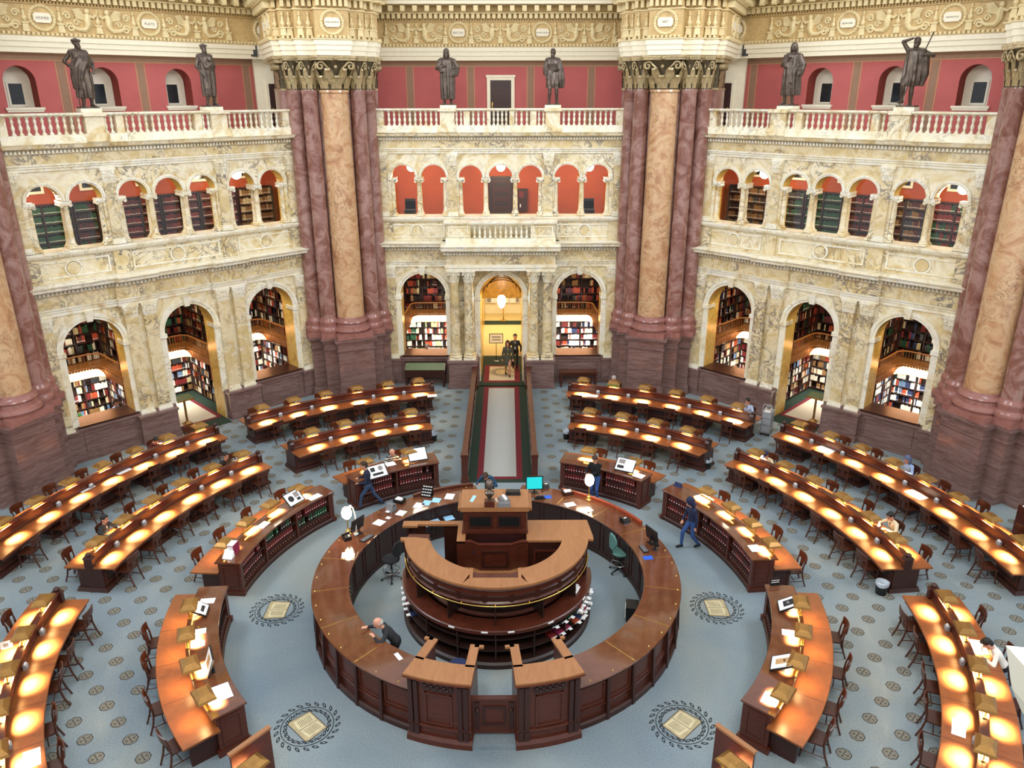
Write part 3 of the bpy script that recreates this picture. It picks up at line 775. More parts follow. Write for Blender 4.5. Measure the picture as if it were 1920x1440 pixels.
    for s in (-1, 1):
        for x, y in ((.84, 17.40), (1.18, 17.40), (1.52, 17.84), (1.76, 17.84), (1.98, 18.38)): urn_post(mb, s*x, 15.14, 16.0, y, 'plaster_pale')
        mm = mb.M; mb.M = Matrix.Translation((s*2.15, 20.2, 0)) @ Matrix.Rotation(s*PI/2, 4, 'Z')
        wreath_plaque(mb, 0, 15.6, 0, .42, 'plaster_pale', 'plaster_white'); wreath_plaque(mb, s*-1.4*0+1.2, 15.6, 0, .40, 'plaster_pale', 'plaster_white'); mb.M = mm
    mb.build('relief_frieze', t, 45)
    mb = MB('plaster_pale'); mb.prism(ent(.30), 16.42, 16.5); run(.5, 16.5, 16.72, .2, .25, 'plaster_pale'); mb.prism(ent(.62), 16.74, 16.85, 'plaster_white'); mb.prism(ent(.78), 16.85, 17.15, 'plaster_white'); mb.build('cornice', t)
    if plaque:
        text(plaque, (0, 16.96-.075, 15.6), 0, .13 if len(plaque) < 6 else .088, 'grey_print', t)
    # diagonal cream wall with a door behind the pier
    V = 23.15
    mb = MB('plaster_white'); mb.box(-2.7, 2.7, V, V+.2, 11.4, 14.5); mb.build('gallery_end_wall', t)
    for s in (-1, 1):
        d = empty('door_1', (0, 0, 0)); d.parent = t; d['kind'] = 'structure'
        mb = MB('plaster_white'); frame(mb, s*1.42-.62, s*1.42+.62, 11.4, 13.55, V, .12, .06, 'plaster_white'); mb.build('door_frame', d)
        mb = MB('mahogany_dark'); mb.box(s*1.42-.5, s*1.42+.5, V-.03, V, 11.4, 13.43); mb.build('door_leaf', d)
        mb = MB('brass_bright'); mb.ball((s*1.42+s*.4, V-.08, 12.35), .04); mb.build('door_handle', d)
    top_entablature(-2.9, 2.9, V-.4, 0, 'architrave', t, (-1.9, 1.9), (), ())
    for s in (-1, 1):
        mb = MB('dark_metal'); mb.box(s*2.55-.24, s*2.55+.24, V-.56, V-.38, 14.55, 15.0, 'black_plastic'); mb.build('vent_grille', t)
    return t
pier(22.5, 'clustered red marble pier left of the entrance under the PHILOSOPHY plaque', 'PHILOSOPHY')
pier(-22.5, 'clustered red marble pier right of the entrance under the ART plaque', 'ART')
pier(67.5, 'clustered red marble pier at the left edge of the picture', None)
pier(-67.5, 'clustered red marble pier at the right edge of the picture', None)
# ---- front gallery door
d = empty('door_2', (0, A+4.7, 0), 0); d['kind'] = 'structure'
mb = MB('plaster_white'); frame(mb, -.66, .66, 11.4, 13.75, 0, .16, .08, 'plaster_white'); mb.box(-.70, .70, -.12, 0, 13.72, 13.82); mb.build('door_frame', d)
mb = MB('mahogany_dark'); mb.box(-.5, .5, -.03, 0, 11.4, 13.6); frame(mb, -.4, .4, 11.6, 12.4, -.03, .04, .02, 'mahogany_dark'); frame(mb, -.4, .4, 12.6, 13.45, -.03, .04, .02, 'mahogany_dark'); mb.build('door_leaf', d)
mb = MB('brass_bright'); mb.box(-.44, -.38, -.05, -.03, 12.35, 12.6); mb.ball((-.41, -.08, 12.47), .035); mb.build('door_handle', d)
# ------------------------------------------------------------------ floor with woven medallions and wreaths
mb = MB('carpet', 'med_dark', 'med_tan', 'wreath', 'emblem_tan', 'emblem_page', 'emblem_line')
N8 = 64
mb.add([(24*sin(2*PI*i/N8), 24*cos(2*PI*i/N8), 0) for i in range(N8)], [tuple(range(N8-1, -1, -1))], 'carpet')
def flat(pts, z, m): mb.add([(x, y, z) for x, y in pts], [tuple(range(len(pts)))], m)
def ring(cx, cy, r0, r1, n, z, m, ph=0):
    P = []; F = []
    for i in range(n):
        a = 2*PI*i/n+ph; P += [(cx+r0*cos(a), cy+r0*sin(a), z), (cx+r1*cos(a), cy+r1*sin(a), z)]
    for i in range(n): j = (i+1) % n; F.append((2*i, 2*i+1, 2*j+1, 2*j))
    mb.add(P, F, m)
def medallion(cx, cy):
    r = .165; ph = PI/8
    flat([(cx+r*1.02*cos(2*PI*i/8+ph), cy+r*1.02*sin(2*PI*i/8+ph)) for i in range(8)], .002, 'med_dark')
    flat([(cx+r*.88*cos(2*PI*i/8+ph), cy+r*.88*sin(2*PI*i/8+ph)) for i in range(8)], .003, 'med_tan')
    ring(cx, cy, r*.62, r*.69, 8, .004, 'med_dark', ph)
    for i in range(4):
        a = 2*PI*i/4+PI/4; x, y = cx+r*.40*cos(a), cy+r*.40*sin(a); w = r*.22
        flat([(x+w*cos(a), y+w*sin(a)), (x-w*.6*sin(a), y+w*.6*cos(a)), (x-w*cos(a), y-w*sin(a)), (x+w*.6*sin(a), y-w*.6*cos(a))], .0045, 'med_dark')
    flat([(cx+r*.14*cos(2*PI*i/8), cy+r*.14*sin(2*PI*i/8)) for i in range(8)], .005, 'med_dark')
for i in range(-36, 37):
    for j in range(-40, 40):
        if (i+j) % 2: continue
        x, y = .489*i, 1.33+.495*j; r = math.hypot(x, y)
        if r < 8.65 and not (abs(x) > 1.5 and r > 7.05 and y > 3.0): continue
        if r > 17.4 or y < -10.5 or abs(x) < 1.55 or r < 6.9: continue
        if max(abs(x)*.7071+abs(y)*.7071, abs(y), abs(x)) > 17.1: continue
        medallion(x, y)
def emblem(cx, cy, rz, s=1.0):
    c_, s_ = cos(rz), sin(rz)
    def T(p): return (cx+(p[0]*c_-p[1]*s_)*s, cy+(p[0]*s_+p[1]*c_)*s)
    n = 22
    for k in range(n):
        a = 2*PI*(k+.5)/n
        for side in (-1, 1):
            rr = .56+.05*side; dirn = a+PI/2*(1 if a < PI else -1) if False else a+PI/2
            bx, by = rr*cos(a), rr*sin(a); dx, dy = cos(dirn+side*-.55), sin(dirn+side*-.55); nx, ny = -dy, dx
            L, w = .18, .038
            for f, m, z in ((1, 'wreath', .003), (.45, 'carpet', .004)):
                flat([T((bx+dx*L*(.5+.5*f*cx_)+nx*w*f*cy_, by+dy*L*(.5+.5*f*cx_)+ny*w*f*cy_)) for cx_, cy_ in ((-1, 0), (-.6, .7), (0, 1), (.6, .6), (1, 0), (.6, -.6), (0, -1), (-.6, -.7))], z, m)
    P = [T((.553*cos(2*PI*i/40), .56*sin(2*PI*i/40))) for i in range(40)]
    Q = [T((.577*cos(2*PI*i/40), .577*sin(2*PI*i/40))) for i in range(40)]
    mb.add([(x, y, .0035) for x, y in P]+[(x, y, .0035) for x, y in Q], [(i, (i+1) % 40, 40+(i+1) % 40, 40+i) for i in range(40)], 'wreath')
    def fl(pts, z, m): flat([T(p) for p in pts], z, m)
    BS = 1.18
    def fl(pts, z, m): flat([T((p[0]*BS, p[1]*BS)) for p in pts], z, m)
    fl([(-.30, -.24), (.30, -.24), (.34, -.19), (.34, -.17), (.30, .25), (-.30, .25), (-.34, -.17), (-.34, -.19)], .003, 'med_dark')
    fl([(-.29, -.225), (.29, -.225), (.32, -.18), (.285, .235), (-.285, .235), (-.32, -.18)], .0038, 'emblem_tan')
    fl([(-.265, -.13), (0, -.17), (0, .21), (-.245, .215)], .0045, 'emblem_page'); fl([(.265, -.13), (.245, .215), (0, .21), (0, -.17)], .0045, 'emblem_page')
    fl([(-.006, -.17), (.006, -.17), (.006, .21), (-.006, .21)], .005, 'med_dark')
    for q in range(8):
        y = -.08+.034*q
        fl([(-.22, y), (-.04, y-.02), (-.04, y-.008), (-.22, y+.012)], .005, 'emblem_line'); fl([(.22, y), (.22, y+.012), (.04, y-.008), (.04, y-.02)], .005, 'emblem_line')
for az, rz in ((-91.2, 90), (91.2, -90), (-136, 136), (136, -136)):
    emblem(5.92*sin(rad(az)), 5.92*cos(rad(az)), rad(rz)+PI)
FLOOR = mb.build('floor'); tag(FLOOR, 'blue grey patterned carpet floor of the reading room', 'floor', None, 'structure')
# ------------------------------------------------------------------ alcoves behind the lower arches, upper book corridors
BK = MB(*['book%d' % k for k in range(len(BOOKC))])        # the many thousand shelved books
def books(M, x0, x1, y0, z0, hh, pal, wmin=.035, wmax=.07, fill=.92, labels=False):
    """a row of spines standing on a shelf, facing -y in the frame M"""
    BK.M = M; x = x0
    c = RND.choice(pal); run = 0
    while x < x1-.03:
        w = RND.uniform(wmin, wmax)
        if RND.random() > fill: x += RND.uniform(.05, .25); continue
        if run <= 0: c = RND.choice(pal); run = RND.choice((1, 1, 2, 2, 3, 4, 7))
        run -= 1
        h = hh*RND.uniform(.68, .95); d = RND.uniform(0, .03)
        a, b = x, min(x+w, x1)
        p = [(a, y0+d, z0), (b, y0+d, z0), (b, y0+d, z0+h), (a, y0+d, z0+h), (a, y0+.2, z0+h), (b, y0+.2, z0+h)]
        BK.add(p, [(0, 1, 2, 3), (3, 2, 5, 4)], 'book%d' % c)
        if labels:
            BK.add([(a+w*.2, y0+d-.004, z0+h*.16), (b-w*.2, y0+d-.004, z0+h*.16), (b-w*.2, y0+d-.004, z0+h*.28), (a+w*.2, y0+d-.004, z0+h*.28)], [(0, 1, 2, 3)], 'book10')
        x = b+.003
    BK.M = None
def shelf_case(mb, M, x0, x1, y, zs, depth=.3, m='shelf_wood', bays=None):
    mb.M = M
    mb.box(x0, x1, y+depth-.02, y+depth, zs[0], zs[-1], m)
    for z in zs: mb.box(x0, x1, y, y+depth, z-.03, z, m)
    n = bays or max(1, round((x1-x0)/1.0))
    for i in range(n+1):
        x = x0+(x1-x0)*i/n; mb.box(x-.025, x+.025, y-.01, y+depth, zs[0], zs[-1], m)
    mb.M = None
MIXED = [0, 1, 3, 4, 5, 6, 7, 8, 9, 10]; BRIGHT = [6, 7, 10, 3, 0, 11, 10, 6, 7, 9, 4]; DARKS = [0, 1, 1, 2, 3, 9, 0, 8, 7]
def alcove(side, uc, lab, rail_sides, door=False, lowpal=BRIGHT, uppal=MIXED, light=70):
    R = Matrix.Rotation(SIDE[side], 4, 'Z'); v0, v1 = A+.85, A+4.6; hw = 1.75
    t = empty('reading_alcove', (0, 0, 0), 0, lab, 'alcove', None, 'structure')
    mb = MB('terracotta'); mb.M = R @ Matrix.Translation((uc, 0, 0))
    mb.box(-hw, hw, v1, v1+.1, 0, 6.3); mb.box(-hw-.05, -hw, v0-.3, v1, 0, 6.3); mb.box(hw, hw+.05, v0-.3, v1, 0, 6.3)
    mb.box(-hw, hw, v0, v1, 6.2, 6.35, 'plaster_white'); mb.box(-hw, hw, v0, v1, -.12, .012, 'green_carpet')
    mb.box(-hw, -1.04, v0, v0+.05, 0, 6.3, 'terracotta'); mb.box(1.04, hw, v0, v0+.05, 0, 6.3, 'terracotta')
    for s in (-1, 1): mb.box(s*hw-.2, s*hw+.2, v1-.75, v1-.5, 0, 6.2, 'terracotta')
    if door:
        mb.box(-.95, .95, v0-.55, v1-.6, .012, .016, 'crimson_carpet'); mb.box(-.78, .78, v0-.4, v1-.8, .016, .02, 'cream_carpet')
        mb.box(-1.0, 1.0, v0-1.4, v0, -.1, .013, 'green_carpet')
    mb.M = None; mb.build('alcove_shell', t)
    low = [.10+.345*i for i in range(7)]; upz = [2.48+.40*i for i in range(10)]
    mb = MB('shelf_wood')
    B = R @ Matrix.Translation((uc, v1-.36, 0))
    frames = [(B, -1.55, 1.55)]
    for s in (-1, 1):
        frames.append((R @ Matrix.Translation((uc+s*(hw-.33), 0, 0)) @ Matrix.Rotation(-s*PI/2, 4, 'Z'), 0, 0))
    for k, (M, a, b) in enumerate(frames):
        if k: a, b = ((-(v1-.5), -(v0+.35)) if k == 2 else (v0+.35, v1-.5)); a, b = sorted((a, b))
        shelf_case(mb, M, a, b, 0, low, .3); shelf_case(mb, M, a, b, 0, upz, .3)
        nb = max(1, round(b-a))
        for z in low[:-1]:
            for i in range(nb): books(M, a+(b-a)*i/nb+.04, a+(b-a)*(i+1)/nb-.04, .04, z, .30, lowpal, labels=RND.random() < .35)
        for z in upz[:-1]:
            for i in range(nb): books(M, a+(b-a)*i/nb+.04, a+(b-a)*(i+1)/nb-.04, .04, z, .36, uppal, fill=.82, labels=RND.random() < .3)
    mb.build('bookshelf', t)
    # iron gallery: along the back and bent forward along one or both sides
    for s in rail_sides:
        vb = A+3.0; xe = .98; rc_ = .40
        pts = [(-s*hw, vb), (s*(xe-rc_), vb)]
        for i in range(1, 7):
            a = PI/2*i/6; pts.append((s*(xe-rc_+rc_*sin(a)), vb-rc_*(1-cos(a))))
        pts.append((s*(xe+.04), v0+.05)); P = pts
        g = empty('gallery_railing', (0, 0, 0), 0); g.parent = t
        XF = R @ Matrix.Translation((uc, 0, 0))
        mb = MB('rail_wood'); mb.M = XF
        for i in range(len(P)-1):
            (xa, ya), (xb, yb) = P[i], P[i+1]
            mb.quad((xa, ya, 2.14), (xb, yb, 2.14), (xb, yb, 2.46), (xa, ya, 2.46))
            n = max(1, int(math.hypot(xb-xa, yb-ya)/.16))
            for q in range(n):
                f = q/n; x, y = xa+(xb-xa)*f, ya+(yb-ya)*f
                mb.box(x-.012, x+.012, y-.02, y+.0, 2.16, 2.44, 'rail_wood')
        strip = []
        for i in range(len(P)):
            x, y = P[i]; strip.append(((x, y), (x, v1) if i < 2 else ((s*hw, v1) if i < 5 else (s*hw, y))))
        for i in range(len(P)-1):
            (a0_, b0_), (a1_, b1_) = strip[i], strip[i+1]
            for z, m in ((2.45, 'rail_wood'), (2.28, 'plaster_white')): mb.quad((*a0_, z), (*a1_, z), (*b1_, z), (*b0_, z), m)
        mb.build('gallery_floor', g)
        mb = MB('rail_wood'); mb.M = XF
        mb.tube([(x, y, 3.12) for x, y in P], .035, 8); mb.tube([(x, y, 2.56) for x, y in P], .018, 6); mb.build('handrail', g, 40)
        mb = MB('rail_wood'); mb.M = XF
        for i in range(len(P)-1):
            (xa, ya), (xb, yb) = P[i], P[i+1]; n = max(1, int(math.hypot(xb-xa, yb-ya)/.11))
            for q in range(n):
                f = (q+.5)/n; x, y = xa+(xb-xa)*f, ya+(yb-ya)*f; mb.box(x-.009, x+.009, y-.009, y+.009, 2.45, 3.12)
        mb.build('spindles', g)
        mb = MB('tube'); mb.M = XF; mb.box(-.8, .8, vb+.25, vb+.35, 2.22, 2.26); mb.build('fluorescent_tube', g)
    def lamp(p, e, sx, sy, c=(1, .95, .84), tilt=0):
        l = bpy.data.lights.new('alcove_light', 'AREA'); l.shape = 'RECTANGLE'; l.size = sx; l.size_y = sy; l.energy = e; l.color = c
        o = bpy.data.objects.new('alcove_light', l); COL.objects.link(o); o.parent = t
        o.matrix_world = R @ Matrix.Translation((uc+p[0], p[1], p[2])) @ Matrix.Rotation(rad(tilt), 4, 'X')
    lamp((0, A+2.75, 2.3), light*1.7, 2.0, .3, (1, .98, .92), 45); lamp((0, v0+1.0, 6.1), light*.8, 1.6, 1.2, (1, .86, .62))
    return t
AL = {}
for side in ('left', 'right'):
    for k, uc in enumerate((-3.6, 0, 3.6)):
        where = ('nearest the viewer', 'with the open doorway', 'farthest from the viewer') if side == 'left' else ('farthest from the viewer', 'with the open doorway', 'nearest the viewer')
        AL[side, k] = alcove(side, uc, 'book lined alcove behind the %s wall arch %s' % (side, where[k]), (1,) if side == 'left' else (-1,), k == 1,
                             [6, 7, 10, 3, 0, 9, 6, 11, 8] if (side, k) != ('right', 2) else [10, 10, 6, 5, 11, 3, 8], MIXED if k != 1 else [0, 1, 3, 9, 7, 1, 4], 150 if k != 1 else 110)
AL['front', 0] = alcove('front', -3.6, 'book lined alcove behind the arch left of the entrance', (-1,), False, [10, 6, 10, 3, 7, 4], DARKS, 150)
AL['front', 2] = alcove('front', 3.6, 'book lined alcove behind the arch right of the entrance', (1,), False, [10, 6, 3, 10, 5, 0, 10], DARKS+[5, 3, 3], 150)
# entrance corridor of golden marble
t = empty('entrance_corridor', (0, 0, 0), 0, 'golden marble entrance corridor behind the middle arch', 'corridor', None, 'structure')
mb = MB('siena_gold')
mb.box(-1.5, -1.12, A+.6, 30, 0, 6); mb.box(1.12, 1.5, A+.6, 30, 0, 6)
n = 14
P = [(1.12*cos(PI*i/n), 4.0+1.12*sin(PI*i/n)) for i in range(n+1)]
for i in range(n): mb.quad((P[i][0], A+.85, P[i][1]), (P[i+1][0], A+.85, P[i+1][1]), (P[i+1][0], 21.2, P[i+1][1]), (P[i][0], 21.2, P[i][1]), 'siena_gold')
mb.box(-1.2, 1.2, 21.2, 21.5, 3.2, 5.2, 'siena_gold')
mb.box(-1.12, -.98, A+.9, 21.4, 0, 4.0, 'siena_gold'); mb.box(.98, 1.12, A+.9, 21.4, 0, 4.0, 'siena_gold')
for k in range(3):
    r = .95-.2*k; mb.tube([(r*cos(PI*i/12), 21.19, 3.5+.25*k+.7*r*sin(PI*i/12)) for i in range(13)], .02, 5, 'shelf_wood')
mb.box(-4, 4, 30, 30.2, 0, 6, 'plaster_white'); mb.box(-1.3, 1.3, 21.5, 30, 4.3, 4.4, 'plaster_white')
mb.build('corridor_wall', t)
mb = MB('green_carpet')
mb.box(-1.1, 1.1, 16.9, 21.5, -.1, .008); mb.box(-.88, .88, 17.45, 19.95, .008, .011, 'crimson_carpet'); mb.box(-.62, .62, 17.7, 19.75, .011, .014, 'cream_carpet')
mb.box(-1.12, 1.12, 21.5, 30, -.1, .008, 'cream_floor'); mb.box(-1.12, 1.12, 27.4, 28.3, .008, .012, 'green_carpet')
mb.build('corridor_floor', t)
mb = MB('wreath', 'emblem_tan', 'carpet', 'med_dark', 'emblem_page', 'emblem_line', 'cream_carpet'); _c = mb
_carpet = MAT['carpet']; MAT['carpet'] = MAT['cream_carpet']; mb.mats[2] = 'cream_carpet'
mb.M = Matrix.Translation((0, 0, .013))
emblem(0, 18.9, 0, .86); MAT['carpet'] = _carpet; mb.mats = [m if m != 'carpet' else 'cream_carpet' for m in mb.mats]
mb.build('woven_emblem', t)
def larea(name, loc, e, sx, sy, c, parent=None, rot=(0, 0, 0), spread=180):
    l = bpy.data.lights.new(name, 'AREA'); l.shape = 'RECTANGLE'; l.size = sx; l.size_y = sy; l.energy = e; l.color = c; l.spread = rad(spread)
    o = bpy.data.objects.new(name, l); COL.objects.link(o); o.location = loc; o.rotation_euler = rot
    if parent is not None: o.parent = parent
    return o
larea('corridor_light', (0, 26, 4.2), 240, 1.6, 5, (1, .90, .66), t)
# hanging lantern of the entrance
t = empty('hanging_lantern', (0, 19.1, 3.25), 0, 'lit glass lantern hanging in the entrance arch', 'lamp')
mb = MB('globe'); mb.lathe([(.05, -.02), (.13, .08), (.19, .25), (.21, .42), (.17, .56), (.08, .64)], 8); mb.build('glass_shade', t)
mb = MB('brass'); mb.tube([(0, 0, .64), (0, 0, 1.85)], .012, 6); mb.lathe([(.09, .62), (.10, .68), (.03, .74)], 10); mb.lathe([(.0, -.08), (.05, -.02)], 8); mb.build('chain', t)
l = bpy.data.lights.new('lantern_light', 'POINT'); l.energy = 130; l.color = (1, .80, .42); l.shadow_soft_size = .2
o = bpy.data.objects.new('lantern_light', l); COL.objects.link(o); o.parent = t; o.location = (0, -.35, .3)
# upper corridors: book cases, globe lamps, doors
def globe(side, u, v, z, lab):
    R = Matrix.Rotation(SIDE[side], 4, 'Z'); p = R @ Vector((u, v, z))
    t = empty('globe_lamp', p, SIDE[side], lab, 'lamp', 'globe lamps of the upper corridor')
    mb = MB('globe'); mb.ball((0, 0, 0), .21, None, 14, 10); mb.build('glass_globe', t, 60)
    mb = MB('brass'); mb.tube([(0, 0, .2), (0, 0, 1.2)], .014, 6); mb.lathe([(.09, .17), (.1, .21), (.03, .28)], 10); mb.build('stem', t)
    l = bpy.data.lights.new('globe_light', 'POINT'); l.energy = 95; l.color = (1, .82, .55); l.shadow_soft_size = .22
    o = bpy.data.objects.new('globe_light', l); COL.objects.link(o); o.parent = t; o.location = (0, 0, -.3)
globe('front', -4.2, A+2.55, 9.78, 'lit globe lamp in the upper window above the arch left of the entrance')
globe('front', 0, A+2.5, 9.78, 'lit globe lamp in the middle upper window above the entrance')
globe('front', 4.15, A+2.5, 9.78, 'lit globe lamp in the upper window above the arch right of the entrance')
globe('left', 4.05, A+2.6, 9.74, 'lit globe lamp in the left wall upper window next to the pier')
globe('left', -4.2, A+2.6, 9.68, 'lit globe lamp in the left wall upper window nearest the viewer')
globe('right', -4.0, A+2.6, 9.72, 'lit globe lamp in the right wall upper window next to the pier')
globe('right', 3.9, A+2.6, 9.70, 'lit globe lamp in the right wall upper window nearest the viewer')
for side_ in ('front', 'left', 'right'):
    for u_ in (-4.2, 0, 4.2):
        p_ = Matrix.Rotation(SIDE[side_], 4, 'Z') @ Vector((u_, A+2.4, 10.85))
        larea('corridor_light', p_, 70, 2.2, .8, (1, .88, .68))  # unseen area lights added under the ceiling to brighten the upper corridors
def upper_cases(side, pals, lab):
    R = Matrix.Rotation(SIDE[side], 4, 'Z'); vb = A+4.3
    for k, (u0, u1, pal) in enumerate(pals):
        mb = MB('shelf_wood'); zs = [7.1+.37*i for i in range(6)]
        M = R @ Matrix.Translation((0, vb, 0)); shelf_case(mb, M, u0, u1, 0, zs, .34)
        o = mb.build('bookcase'); tag(o, lab % ORD[k], 'bookcase', 'bookcases of the upper corridor')
        nb = max(1, round(u1-u0))
        for z in zs[:-1]:
            for i in range(nb): books(M, u0+(u1-u0)*i/nb+.04, u0+(u1-u0)*(i+1)/nb-.04, .05, z, .33, pal, .04, .05, 1.0, True)
    for k, u in enumerate((-5.6, -3.4, -1.2, 1.0, 3.2, 5.4)):
        t = empty('window_%d' % (k+4), (0, 0, 0), SIDE[side]); t.parent = WALL[side]; t.rotation_euler = (0, 0, 0); t['kind'] = 'structure'
        mb = MB('plaster_gold'); frame(mb, u-.45, u+.45, 9.35, 10.5, A+4.7, .1, .06, 'plaster_white'); mb.build('window_frame', t)
        mb = MB('dark_glass'); mb.box(u-.36, u+.36, A+4.66, A+4.7, 9.45, 10.4); mb.build('pane', t)
GREEN = [4]; RED = [0, 1]; DRED = [1, 0, 1]; DG = [2, 8, 4]
upper_cases('left', [(-6.6, -4.4, GREEN), (-4.3, -2.2, GREEN), (-2.1, -.4, [4, 2, 4, 1]), (-.3, 1.3, RED), (1.4, 3.0, [0, 1, 1]), (3.1, 4.8, DRED), (4.9, 6.6, [9, 7, 9])], '%s tall bookcase from the near end of the left upper corridor')
upper_cases('right', [(4.4, 6.8, [0, 1]), (2.3, 4.3, [0, 0, 4]), (.6, 2.2, [9, 8, 1]), (-1.1, .5, [1, 0]), (-2.8, -1.2, GREEN), (-4.6, -2.9, DG), (-6.6, -4.7, [2, 8, 9])], '%s tall bookcase from the near end of the right upper corridor')
d = empty('door_3', (0, A+4.66, 0)); d['kind'] = 'structure'
mb = MB('mahogany_dark'); frame(mb, -.66, .66, 7.05, 9.15, 0, .1, .06, 'mahogany_dark'); mb.build('door_frame', d)
mb = MB('shelf_wood'); mb.box(-.56, .56, -.03, 0, 7.05, 9.05)
for i in range(4): frame(mb, -.42, .42, 7.15+.46*i, 7.55+.46*i, -.03, .05, .02, 'mahogany')
mb.build('door_leaf', d)
t = empty('wall_cabinet', (1.0, A+4.6, 8.0), 0, 'dark wall cabinet with a red label right of the upper corridor door', 'cabinet')
mb = MB('mahogany_dark'); mb.box(-.3, .3, -.1, .08, -.55, .55); mb.build('body', t)
mb = MB('book0'); mb.box(-.12, .12, -.11, -.1, .12, .42); mb.box(-.08, -.02, -.11, -.1, -.35, -.2, 'white_plastic'); mb.build('label', t)
for u, w in ((-4.35, 'left of the entrance'), (4.2, 'right of the entrance')):
    t = empty('stacked_chair', (u, A+2.6, 7.05), 0 if u < 0 else 0, 'stack of dark upholstered chairs in the upper window farthest '+w, 'chair stack')
    for i in range(3):
        mb = MB('black_fabric'); z = .45+i*.12; mb.box(-.25, .25, -.25, .22, z, z+.07); mb.box(-.25, .25, .18, .25, z+.1, z+.55); mb.build('seat', t)
    mb = MB('chrome')
    for sx in (-.24, .24):
        for sy in (-.22, .22): mb.tube([(sx, sy, 0), (sx, sy, .8 if sy < 0 else 1.1)], .012, 6)
    mb.build('frame', t)
BKO = BK.build('shelved_books'); tag(BKO, 'rows of shelved books filling the alcoves and upper corridors', 'books', None, 'stuff')
def sign_stand(side, u, v, lab, z=1.15):
    R = Matrix.Rotation(SIDE[side], 4, 'Z'); t = empty('sign_stand', R @ Vector((u, v, .02)), SIDE[side], lab, 'sign stand')
    mb = MB('brass'); mb.box(-.16, .16, -.16, .16, 0, .04); mb.frustum(-.12, .12, -.12, .12, .04, -.05, .05, -.05, .05, .12); mb.box(-.035, .035, -.035, .035, .12, z); mb.build('post', t)
    mb = MB('green_leather'); mb.M = Matrix.Translation((0, 0, z)) @ Matrix.Rotation(rad(14), 4, 'X'); mb.box(-.34, .34, -.22, .22, 0, .03); mb.box(-.36, .36, -.25, -.22, 0, .05, 'brass'); mb.build('sloping_top', t)
sign_stand('left', -.45, A+.55, 'brass post stand with a green sloping top in the left wall doorway')
sign_stand('right', .45, A+.55, 'brass post stand with a green sloping top in the right wall doorway')
p = aty(858+2, 0, 0) if False else None
R_ = Matrix.Rotation(SIDE['right'], 4, 'Z')
t = empty('room_sign', R_ @ Vector((.92, A+.4, 3.3)), SIDE['right'], 'white hanging sign at the right wall doorway', 'sign')
mb = MB('white_plastic'); mb.box(-.16, .14, -.01, .01, -.34, .34); mb.build('panel', t)
text('M', (-.06, -.012, .14), 0, .22, 'ink', t); text('C', (.0, -.012, -.14), 0, .22, 'ink', t)
# corridor furniture
t = empty('stanchion', (.02, 28.3, .01), 0, 'brass stanchion on the cream corridor floor', 'stanchion')
mb = MB('brass_bright'); mb.lathe([(.2, 0), (.2, .03), (.05, .06)], 16); mb.lathe([(.028, .05), (.028, 1.2), (.05, 1.22), (.0, 1.28)], 10); mb.build('post', t, 40)
mb = MB('white_paint'); mb.box(-.3, .3, -.02, .0, 1.2, 1.75); mb.box(-.2, .2, -.025, -.02, 1.3, 1.32, 'ink'); mb.box(-.2, .2, -.025, -.02, 1.36, 1.38, 'ink'); mb.build('notice', t)
t = empty('notice_stand', (-.3, 20.6, .01), 0, 'white framed notice on a stand in the entrance corridor', 'sign')
mb = MB('black_plastic'); mb.tube([(0, 0, 0), (0, 0, 1.0)], .015, 6); mb.lathe([(.14, 0), (.14, .02), (.02, .04)], 12); mb.build('post', t)
mb = MB('white_paint'); mb.M = Matrix.Translation((0, 0, 1.0)) @ Matrix.Rotation(rad(-12), 4, 'X'); mb.box(-.33, .33, 0, .02, 0, .44); frame(mb, -.36, .36, -.03, .47, 0, .03, .02, 'black_plastic'); mb.box(-.22, .22, -.004, 0, .27, .31, 'ink'); mb.box(-.22, .22, -.004, 0, .12, .18, 'grey_print'); mb.build('panel', t)
t = empty('display_poster', (0, 29.9, 0), 0, 'pair of white display boards on the far corridor wall', 'poster')
mb = MB('paper'); mb.box(-1.05, -.4, 0, .03, .7, 1.6); mb.box(-.3, .35, 0, .03, .7, 1.6); mb.box(.42, 1.0, 0, .03, .7, 1.6); mb.box(-1.0, -.75, -.005, 0, .75, 1.55, 'grey_print'); mb.box(.8, .98, -.005, 0, .75, 1.55, 'grey_print'); mb.build('board', t)
